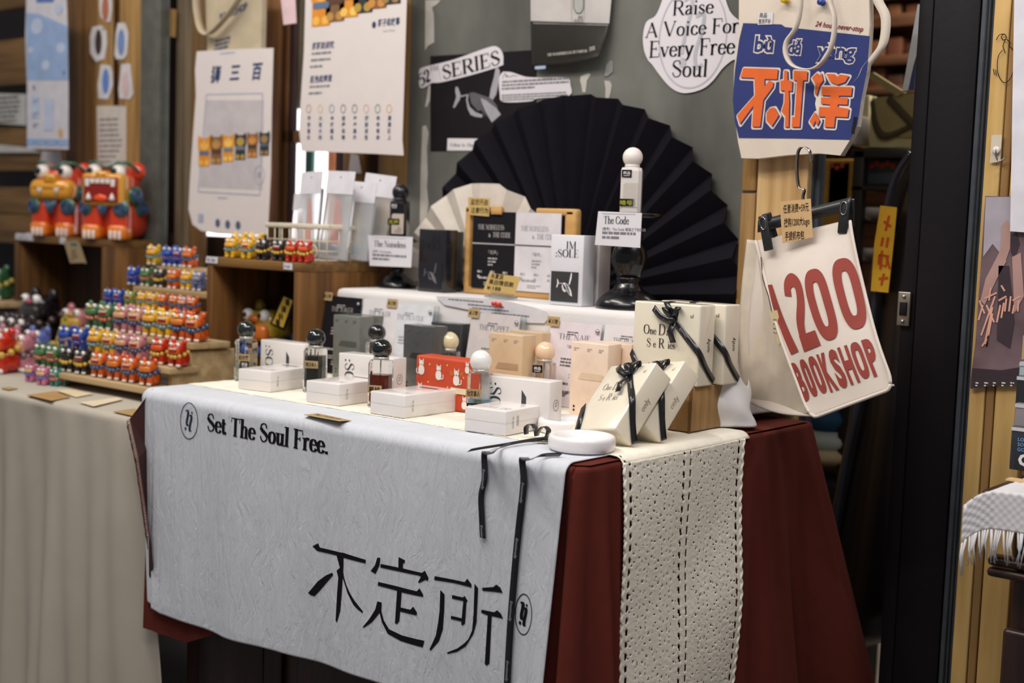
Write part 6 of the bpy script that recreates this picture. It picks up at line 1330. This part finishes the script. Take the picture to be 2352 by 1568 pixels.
pr(t, 'printed_number', MRN, [poly([(.0, .265), (.075, .27), (.165, .66), (.06, .665)]), poly([(.0, .50), (.0, .40), (.05, .45)]), xf(strokep([(.245, .36), (.262, .30), (.32, .275), (.375, .305), (.385, .36), (.362, .43), (.30, .52), (.275, .60)], .078, True)), poly([(.235, .585), (.43, .58), (.435, .665), (.225, .672)]), cap_o(.45, .68, .245, .655, .080, .075), cap_o(.74, .975, .22, .64, .078, .075)], fn=onbag, sub=2)
wd_ = 'BOOKSHOP'; us = [.005, .115, .225, .345, .47, .59, .715, .845, .96]
def flipv(sh): return ([(x, -z) for x, z in sh[0]], sh[1])
for i, ch in enumerate(wd_):
    u0, u1 = us[i], us[i + 1] - .018; 
    if ch == 'O': sh = cap_o(u0, u1, .705, .905, .036, .042)
    else: sh = flipv(bf(ch, u0, -.90 , .19, fit=u1 - u0, bold=.05, res=3))
    pr(t, 'printed_letter', MRN, [sh], fn=onbag, sub=1)
hg = thing('bag_tag', 'small cream paper tag hanging at the left seam of the white bag', 'tag', (0, 0, 0))
yq = .468
MB().prism(pxs([(1766, 714), (1785, 712), (1803, 786), (1786, 790)], yq), yq, yq + .0008).build('paper', mat('tag_cream', 'cdb98e', .8), hg); pr(hg, 'handwriting', GRY, [lines(*xz(1776, 735 + k * 10, yq), .012, 1, .004, k) for k in range(4)], y=yq - .0004)
MB().tube([at(1748, 590, 1, .50), at(1752, 640, 1, .495), at(1765, 680, 1, .48), at(1773, 716, 1, yq)], .0007, 5).build('string', BLKMATT, hg)
# hanger with clips
CHR = mat('chrome', 'b9b3b0', .12, 1., var=0); hk = thing('clip_hanger', 'black clip hanger with chrome hook holding the white bag', 'hanger', (0, 0, 0)); YH = .50
hp = crom([(1866, 372), (1860, 345), (1843, 336), (1832, 350), (1829, 390), (1834, 430), (1846, 436), (1843, 452), (1846, 470)], 5)
MB().ribbon([(at(a, b, 1, YH), (0, 1, 0)) for a, b in hp], .008, .0016).build('hook', CHR, hk)
bar0, bar1 = at(1745, 520, 1, YH + .012), at(1955, 468, 1, YH + .004)
bm_ = MB(); dv_ = (bar1 - bar0); n_ = 12
for i in range(n_ + 1):
    pass
bm_.ribbon([(bar0 + dv_ * (i / n_), (0, 0, 1)) for i in range(n_ + 1)], .019, .006).build('bar', mat('black_plastic', '222326', .4, coat=.2), hk)
for px0, py0, px1, py1 in ((1752, 495, 1766, 575), (1942, 462, 1935, 536)):
    a, b = at(px0, py0, 1, .492), at(px1, py1, 1, .492); M_ = Matrix.Translation((a + b) / 2) @ Matrix.Rotation(math.atan2((b - a).x, -(b - a).z), 4, 'Y').inverted(); H = (b - a).length
    cl = MB().box((0, 0, 0), (.015, .006, H), .0015, M=M_).build('clip', mat('black_plastic', '222326', .4, coat=.2), hk); MB().box((0, .020, H * .05), (.015, .006, H * .9), .0015, M=M_ @ Matrix.Rotation(.25, 4, 'X')).build('clip_jaw', mat('black_plastic', '222326', .4), hk)
    MB().tube([M_ @ Vector((.004 * math.cos(k) * 1.3, -.004, H * .28 + .010 * math.sin(k))) for k in [j * PI / 6 for j in range(12)]], .0009, 5, close=True).build('clip_spring', CHR, cl)
yn = .484
nt2 = note('kraft note with three handwritten lines clipped on the hanger', [(1791, 463), (1862, 456), (1867, 545), (1797, 559)], yn, [('任意消费+59元', .82), ('换购1200大logo', .82), ('手提帆布包', .62)], h=.0105, mtn=mat('kraft_tan', 'c9a576', .8))
# ================================================================== DOORWAY
def bx(name, mt, p, Y, th, par=None, r=.002):
    (a, b), (c, d) = p; A = xz(a, b, Y); B_ = xz(c, d, Y); return MB().box(((A[0] + B_[0]) / 2, Y + th / 2, (A[1] + B_[1]) / 2), (abs(B_[0] - A[0]), th, abs(A[1] - B_[1])), r).build(name, mt, par)
RB = mat('black_metal_rack', '141216', .5); YR2 = 1.25
t = thing('metal_rack', 'black metal rack seen through the doorway', 'rack', (0, 0, 0))
for py0, py1 in ((343, 362), (426, 440), (600, 612)): bx('shelf', RB, ((1955, py0), (2125, py1)), YR2, .35, t)
x_ = at(1970, 400, 1, YR2).x; x2_ = at(2125, 400, 1, YR2).x; ztop = at(1970, 345, 1, YR2).z
for x in (x_, x2_):
    for y in (YR2 + .012, YR2 + .33): MB().box((x, y, (ztop - .76) / 2), (.024, .024, ztop + .76), .002).build('post', RB, t)
ob_ = mat('olive_canvas', '857c55', .9, bump=.3, bs=400); t = thing('olive_bag', 'olive canvas bag with crossing straps on top of the rack', 'bag', (0, 0, 0)); Yo = YR2 + .06
MB().prism(pxs([(2003, 225), (2120, 215), (2120, 340), (1996, 338), (1999, 270)], Yo), Yo, Yo + .14).build('bag_body', mat('pale_olive', 'a8a27c', .9), t)
MB().prism(pxs([(2003, 225), (2120, 212), (2120, 318), (2015, 312)], Yo - .004), Yo - .004, Yo - .001).build('front_pocket', ob_, t)
MB().prism(pxs([(1986, 172), (2005, 166), (2078, 212), (2060, 222)], Yo - .01), Yo - .01, Yo).build('flap', ob_, t)
for q_ in ([(2003, 228), (2012, 290), (2040, 312), (2118, 275)], [(2040, 225), (2110, 300)]): MB().ribbon([(at(a, b, 1, Yo - .008), (.5, .1, 1)) for a, b in crom(q_, 4)], .016, .002).build('strap', mat('dark_olive', '3e3826', .9), t)
o = bx('glass_jar', mat('jar_pale', 'b7b190', .3), ((1965, 220), (1990, 335)), YR2 + .1, .06); tag(o, 'pale jar standing left of the olive bag', 'jar')
o = bx('paper_bundle', mat('bundle_white', 'a8a6a0', .7), ((1950, 265), (1966, 332)), YR2 + .02, .06); tag(o, 'white crumpled bundle at the left end of the rack top', 'bundle')
for i, (p, c, lab, cat_) in enumerate(([((1905, 372), (1948, 470)), '2f4450', 'teal picture panel beyond the doorway, left of the rack', 'picture'], [((1985, 368), (2060, 424)), '33434e', 'teal printed box on the rack middle shelf', 'box'], [((1888, 366), (1902, 1700)), 'a8802f', 'yellow wooden strip beyond the doorway', 'strip'])):
    o = bx(['picture_panel', 'printed_box', 'wooden_strip'][i], mat('far_' + c, c, .6), p, YR2 + (.2 if i != 1 else .05), .03); tag(o, lab, cat_)
    if i < 2: pr(o, 'printed_spots', mat('far_red', 'a33a2c', .6), [ell(*xz(p[0][0] + 6 + k * 12, p[0][1] + 8 + 5 * (k % 2), YR2 + (.2 if i == 0 else .05)), .006, .006, 10) for k in range(3 if i == 0 else 6)], y=YR2 + (.199 if i == 0 else .049))
for i, (px, py) in enumerate(((2008, 492), (2000, 585))):
    q = at(px, py, 1, YR2 + .08); t = thing('white_bowl', ['upper', 'lower'][i] + ' white bowl on the rack shelves', 'bowl', q, 0, 'bowls on the rack')
    MB().lathe([(.012, -.012), (.030, .0), (.040, .014), (.038, .014), (.028, .002), (.0001, -.008)], 24, capt=False).build('bowl', mat('bowl_white', 'c9ccd0', .3), t)
o = bx('shelf_insert', RB, ((1975, 505), (2060, 516)), YR2 + .02, .3); tag(o, 'thin dark shelf board under the upper bowl', 'shelf')
# wooden cabinet with red-brown goods far behind
t = thing('back_cabinet', 'dim brown wooden cabinet with goods far behind the doorway', 'cabinet', (0, 0, 0)); YC = 2.3
for k, (p0, p1) in enumerate(((-30, -10), (45, 55), (135, 144), (205, 212), (300, 310))): bx('shelf_board', wood('back_wood', '5c3a22', '38220f', 0), ((1880, p0), (2130, p1)), YC, .3, t)
rd = random.Random(8)
for k, py in enumerate((40, 130, 200, 296)):
    for j in range(4):
        w_ = 26 + rd.random() * 22; px = 1950 + j * 44; hh = 24 + rd.random() * 22
        bx('carton', mat('goods_%d' % ((k + j) % 3), ['57301f', '40241a', '6a4428'][(k + j) % 3], .6), ((px, py - hh), (px + w_, py + 4)), YC + .02, .15, t)
o = MB().prism(pxs([(2108, 10), (2116, 10), (2096, 205), (2072, 210)], .845), .845, .857).build('hanging_cloth', mat('pale_blue_cloth', 'aab4be', .8)); tag(o, 'pale blue cloth strip hanging by the black column', 'cloth')
MB().prism(pxs([(2098, 150), (2104, 130), (2098, 206), (2086, 206)], .842), .842, .8445).build('navy_edge', mat('navy_cloth', '27355c', .8), o)
# long black case leaning in the doorway, yellow sheet round it
t = thing('instrument_case', 'tall black padded case leaning in the doorway', 'case', (0, 0, 0)); CS = mat('black_vinyl', '121117', .35, coat=.3)
ax_c = [((2112, 330), .020), ((2088, 420), .042), ((2066, 560), .056), ((2050, 760), .068), ((2038, 980), .084), ((2010, 1180), .094), ((1985, 1360), .100), ((1975, 1450), .080), ((1970, 1490), .03)]
V = []; F_c = []; n = 24
for k, ((px, py), r) in enumerate(ax_c):
    c_ = at(px, py, 1, .93)
    for i in range(n): a = 2 * PI * i / n; V.append((c_.x + r * math.cos(a), .95 + .05 * math.sin(a) * r / .1, c_.z + .012 * math.cos(a)))
for k in range(len(ax_c) - 1):
    for i in range(n): F_c.append((k * n + i, k * n + (i + 1) % n, (k + 1) * n + (i + 1) % n, (k + 1) * n + i))
F_c += [tuple(range(n)), tuple((len(ax_c) - 1) * n + i for i in range(n))]
MB().add(V, F_c, True).build('case_body', CS, t)
MB().tube([at(a, b, 1, .905) for a, b in crom([(2092, 350), (2060, 400), (2036, 480), (2014, 640), (1996, 800), (1970, 940), (1938, 1090), (1908, 1300), (1898, 1450)], 4)], .006, 8).build('edge_piping', mat('blue_black_vinyl', '2a3244', .3, coat=.5), t)
o = MB().prism(pxs([(2022, 472), (2060, 476), (2052, 560), (2040, 672), (2000, 668), (2008, 560)], .885), .885, .887).build('yellow_sheet', mat('yellow_sheet', 'efc038', .6)); tag(o, 'yellow sheet with red handwriting taped round the black case', 'sign')
pr(o, 'handwriting', mat('ink_orange', 'd05a20', .7), [strokep(pxs(q_, .884), .0045) for q_ in ([(2042, 495), (2034, 530)], [(2030, 508), (2046, 520)], [(2028, 545), (2024, 565)], [(2040, 545), (2036, 568)], [(2020, 585), (2040, 588), (2034, 612), (2018, 605), (2020, 585)], [(2026, 575), (2022, 618)], [(2036, 590), (2044, 618)], [(2018, 640), (2040, 638)], [(2030, 628), (2024, 655)])], y=.884)
# lower things seen behind the burgundy cloth
t = thing('cushion_pile', 'pile of blue and cream fabric seen low in the doorway', 'fabric', (0, 0, 0)); Yc = 1.3
for (px, py, rx, rz_, c) in ((1905, 955, .07, .04, '1f4a72'), (1890, 1005, .09, .035, 'a9b8b8'), (1900, 1040, .08, .03, 'b5ab88')):
    q = at(px, py, 1, Yc); MB().sph((q.x, Yc, q.z), (rx, .08, rz_), 20, 12).build('cushion', mat('cush_' + c, c, .8), t)
MB().box((at(1900, 1120, 1, Yc).x, Yc, (at(1900, 1065, 1, Yc).z - .76) / 2), (.2, .2, at(1900, 1065, 1, Yc).z + .72), .01).build('plinth', BLKMATT, t)
o = MB().prism(pxs([(1868, 1190), (1900, 1182), (1910, 1240), (1905, 1380), (1890, 1420), (1872, 1400)], 1.1), 1.1, 1.14).build('cloth_bag', mat('pale_cloth_bag', '9a9a90', .8)); tag(o, 'pale cloth bag standing behind the burgundy drape', 'bag')
pr(o, 'printed_marks', mat('far_ink', '5a6a74', .7), [ell(*xz(1884, 1245, 1.099), .008, .006, 10), ell(*xz(1893, 1205, 1.099), .006, .006, 10)], y=1.099)
# ================================================================== RIGHT WALL
YR_ = YW - .066
dg = thing('wall_doodle', 'black line drawing of a dancing pear shape on the yellow boards', 'drawing', (0, 0, 0))
pr(dg, 'line_drawing', BLK, [strokep(pxs(crom(q_, 5), YR_), .0012) for q_ in ([(2288, 92), (2296, 80), (2308, 79), (2311, 88), (2304, 92), (2300, 84), (2306, 78)], [(2310, 90), (2304, 105), (2309, 122)], [(2312, 90), (2320, 98), (2319, 106), (2330, 120), (2330, 150), (2322, 178), (2308, 190), (2297, 180), (2291, 160), (2293, 130), (2303, 115)], [(2282, 158), (2284, 172)], [(2287, 160), (2289, 174)], [(2337, 148), (2333, 162)])], y=YR_)
t = thing('adhesive_hook', 'clear adhesive pad with a metal hook on the yellow boards', 'hook', (0, 0, 0))
MB().prism(pxs([(2278, 310), (2302, 309), (2298, 372), (2274, 374)], YR_), YR_ - .001, YR_).build('clear_pad', mat('clear_pad', 'cfc3ae', .15, coat=.5), t)
MB().tube([at(a, b, 1, YR_ - .006) for a, b in crom([(2288, 340), (2288, 358), (2294, 370), (2304, 366), (2310, 360)], 4)], .0012, 6).build('hook', CHR, t); q = at(2288, 345, 1, YR_ - .004); MB().sph(q, (.006, .003, .006), 14, 10).build('hook_base', mat('clear_button', 'd6d0c8', .1, coat=.6), t)
ps = pxs([(2263, 450), (2380, 452), (2380, 885), (2330, 884), (2260, 888), (2230, 893), (2227, 885), (2240, 790), (2252, 620)], YR_ - .004)
o = MB().prism(ps, YR_ - .004, YR_ - .003).build('glossy_poster', mat('poster_dusk', '6f5a5e', .25, coat=.6, var=.35, vs=14)); tag(o, 'glossy pink-grey poster with brushed characters on the right wall', 'poster')
yk = YR_ - .0045
pr(o, 'printed_sky', mat('print_sky_pale', 'a59da6', .4), [poly(pxs([(2264, 452), (2324, 452), (2318, 560), (2296, 580), (2280, 560), (2258, 590)], yk))], y=yk)
pr(o, 'printed_figure', mat('print_salmon', 'b08c84', .4), [poly(pxs([(2300, 520), (2312, 505), (2322, 520), (2320, 570), (2310, 600), (2298, 570)], yk)), poly(pxs([(2290, 590), (2300, 570), (2312, 600), (2290, 640), (2262, 700), (2252, 690), (2264, 640)], yk)), poly(pxs([(2325, 590), (2345, 580), (2352, 680), (2330, 720)], yk))], y=yk - .0004)
pr(o, 'printed_dark', mat('print_dark_dusk', '40353a', .3), [poly(pxs([(2322, 540), (2335, 532), (2342, 560), (2330, 595), (2322, 580)], yk)), poly(pxs([(2294, 610), (2318, 610), (2330, 740), (2320, 800), (2290, 780)], yk)), poly(pxs([(2234, 845), (2300, 850), (2360, 840), (2360, 884), (2262, 886), (2230, 890)], yk))], y=yk - .0004)
pr(o, 'brushed_characters', mat('print_peach_ink', 'd9a08c', .5), [strokep(pxs(q_, yk), .0026) for q_ in ([(2250, 690), (2262, 720)], [(2258, 700), (2248, 735)], [(2276, 660), (2272, 690)], [(2262, 685), (2290, 672)], [(2266, 700), (2284, 740)], [(2286, 680), (2254, 770)], [(2280, 705), (2262, 790)], [(2256, 795), (2272, 770), (2266, 795), (2280, 720)], [(2300, 655), (2308, 668)], [(2294, 690), (2312, 680)], [(2298, 700), (2290, 740)], [(2306, 695), (2300, 730)], [(2312, 685), (2308, 715)], [(2322, 680), (2318, 715)], [(2326, 690), (2344, 680)], [(2330, 700), (2326, 720)], [(2340, 690), (2338, 715)])], y=yk - .0008)
pr(o, 'small_print', WHT, [lines(*xz(2241 + k * 20, 880, yk), .006, 2, .004, k) for k in range(5)], y=yk - .0008)
o = flat('white_poster', 'plain white sheet hanging at the right picture edge', 'poster', [(2330, -30), (2420, -30), (2420, 538), (2320, 531)], mat('sheet_white', 'd6d3da', .7), Y=YR_ - .012)
# small right table with waffle towel and boxed goods
tz = -.02; A = at(2226, 1122, 2, tz); xL = A.x; yF = A.y; YRW = YW - .07
t = thing('carved_table', 'dark carved wooden side table at the right picture edge', 'table', (0, 0, 0)); M_cv = wood('carved_dark_wood', '38221a', '1c1110', 2, rough=.3)
MB().box((xL + .32, (yF + YRW) / 2 + .01, tz - .014), (.62, YRW - yF - .02, .024), .004).build('tabletop', M_cv, t)
MB().box((xL + .34, (yF + YRW) / 2 + .015, -.40), (.58, YRW - yF - .05, .70), .004).build('body', M_cv, t)
for z in (at(2300, 1292, 1, yF).z, at(2300, 1318, 1, yF).z): MB().box((xL + .33, yF + .012, z), (.60, .03, .012), .005).build('moulding', M_cv, t)
for k in range(2): p = MB().box((xL + .15 + k * .26, yF + .022, -.42), (.20, .014, .44), .006).build('door', M_cv, t); MB().lathe([(.01, -.18), (.03, -.1), (.036, 0), (.03, .1), (.01, .18)], 16, c=(xL + .15 + k * .26, yF + .018, -.42), sy=.25).build('carving', M_cv, p)
M_tw = mat('white_waffle_towel', 'd2d0d2', .95, bump=.2, bs=500)
def towel(u, v):
    x = xL - .012 + u * .6; LTp = .30; s = v * (LTp + .05); 
    if s < LTp: y = YRW - .03 - (YRW - .03 - yF + .008) * s / LTp; z = tz + .003
    else: y = yF - .010; z = tz + .003 - (s - LTp)
    e = max(0, 1 - u * 12); z -= .055 * e * e * (1 if s < LTp else .4); x += .012 * e; 
    w = .0012 * (math.sin(x * 2 * PI / .011) * math.sin(s * 2 * PI / .011)) if s > LTp * .35 else 0
    return Vector((x, y - (w if s > LTp else 0) - .006 * e, z + (w if s <= LTp else 0) + .002 * math.sin(x * 30)))
tw = MB().grid(towel, 220, 120).build('waffle_towel', M_tw, solid=.0015, fixn=False); tag(tw, 'white waffle-weave towel with fringe covering the right side table', 'towel')
fr = MB(); rd = random.Random(5)
for i in range(150):
    u = i / 150 + rd.random() * .004; p = towel(u, 1); k = round(u * 34) / 34; dx = (towel(k, 1).x - p.x) * .5; 
    fr.tube([p, p + Vector((dx * .7, -.003, -.018)), p + Vector((dx + rd.uniform(-.006, .006), -.002, -.036 - rd.random() * .012))], [.0013, .0012, .0006], 5)
fr.build('fringe', M_tw, tw, kind='stuff')
for i, (p, c, lab, txt) in enumerate(([((2324, 978), (2420, 1082)), '31343c', 'dark slate boxed item with white letter G on the towel', 'G'], [((2332, 925), (2420, 972)), '8c8489', 'grey patterned box resting above the slate one', ''], [((2336, 862), (2420, 922)), '24262a', 'black boxed item in a clear sleeve on the right table', ''], [((2342, 830), (2420, 866)), '9fb0b4', 'pale blue-grey boxed item at the back of the right table', ''])):
    Yb = yF + .17 + i * .018; t = thing('boxed_item', lab, 'box', (0, 0, 0), 0, 'boxed goods on the right table')
    pb = ((p[0][0], p[0][1]), (p[1][0], p[1][1])); a = xz(*pb[0], Yb); b = xz(*pb[1], Yb)
    zb = tz + .0045; MB().box(((a[0] + b[0]) / 2, Yb + .008, (a[1] + zb) / 2), (b[0] - a[0], .015, a[1] - zb), .001).build('box', mat('boxed_' + c, c, .3, coat=.4), t)
    pr(t, 'top_band', mat('band_white', 'c9c8cc', .4), [rect(a[0], a[1] - .006, b[0] - a[0], .005)], y=Yb - .0005)
    if txt:
        pr(t, 'printed_letter', WHT, [bf('G', a[0] + .012, zb + .008, .016, bold=.05)], y=Yb - .0005); pr(t, 'printed_words', mat('print_light_blue', '6f9ccc', .5), [bf(w_, a[0] + .010, a[1] - .020 - k * .007, .005, bold=.02) for k, w_ in enumerate(('LO', 'SO', 'GO'))], y=Yb - .0005)
o = flat('kraft_card', 'kraft price card behind the boxed goods at the right edge', 'card', [(2350, 770), (2420, 770), (2420, 825), (2346, 825)], KRAFT, Y=yF + .16)
q = at(2318, 1098, 2, tz + .006); o = MB().box(tuple(q + Vector((.05, -.005, 0))), (.10, .02, .002), 0).build('wood_ruler', mat('pale_kraft', 'd3b183', .7)); tag(o, 'pale kraft strip lying on the towel before the boxed goods', 'strip')
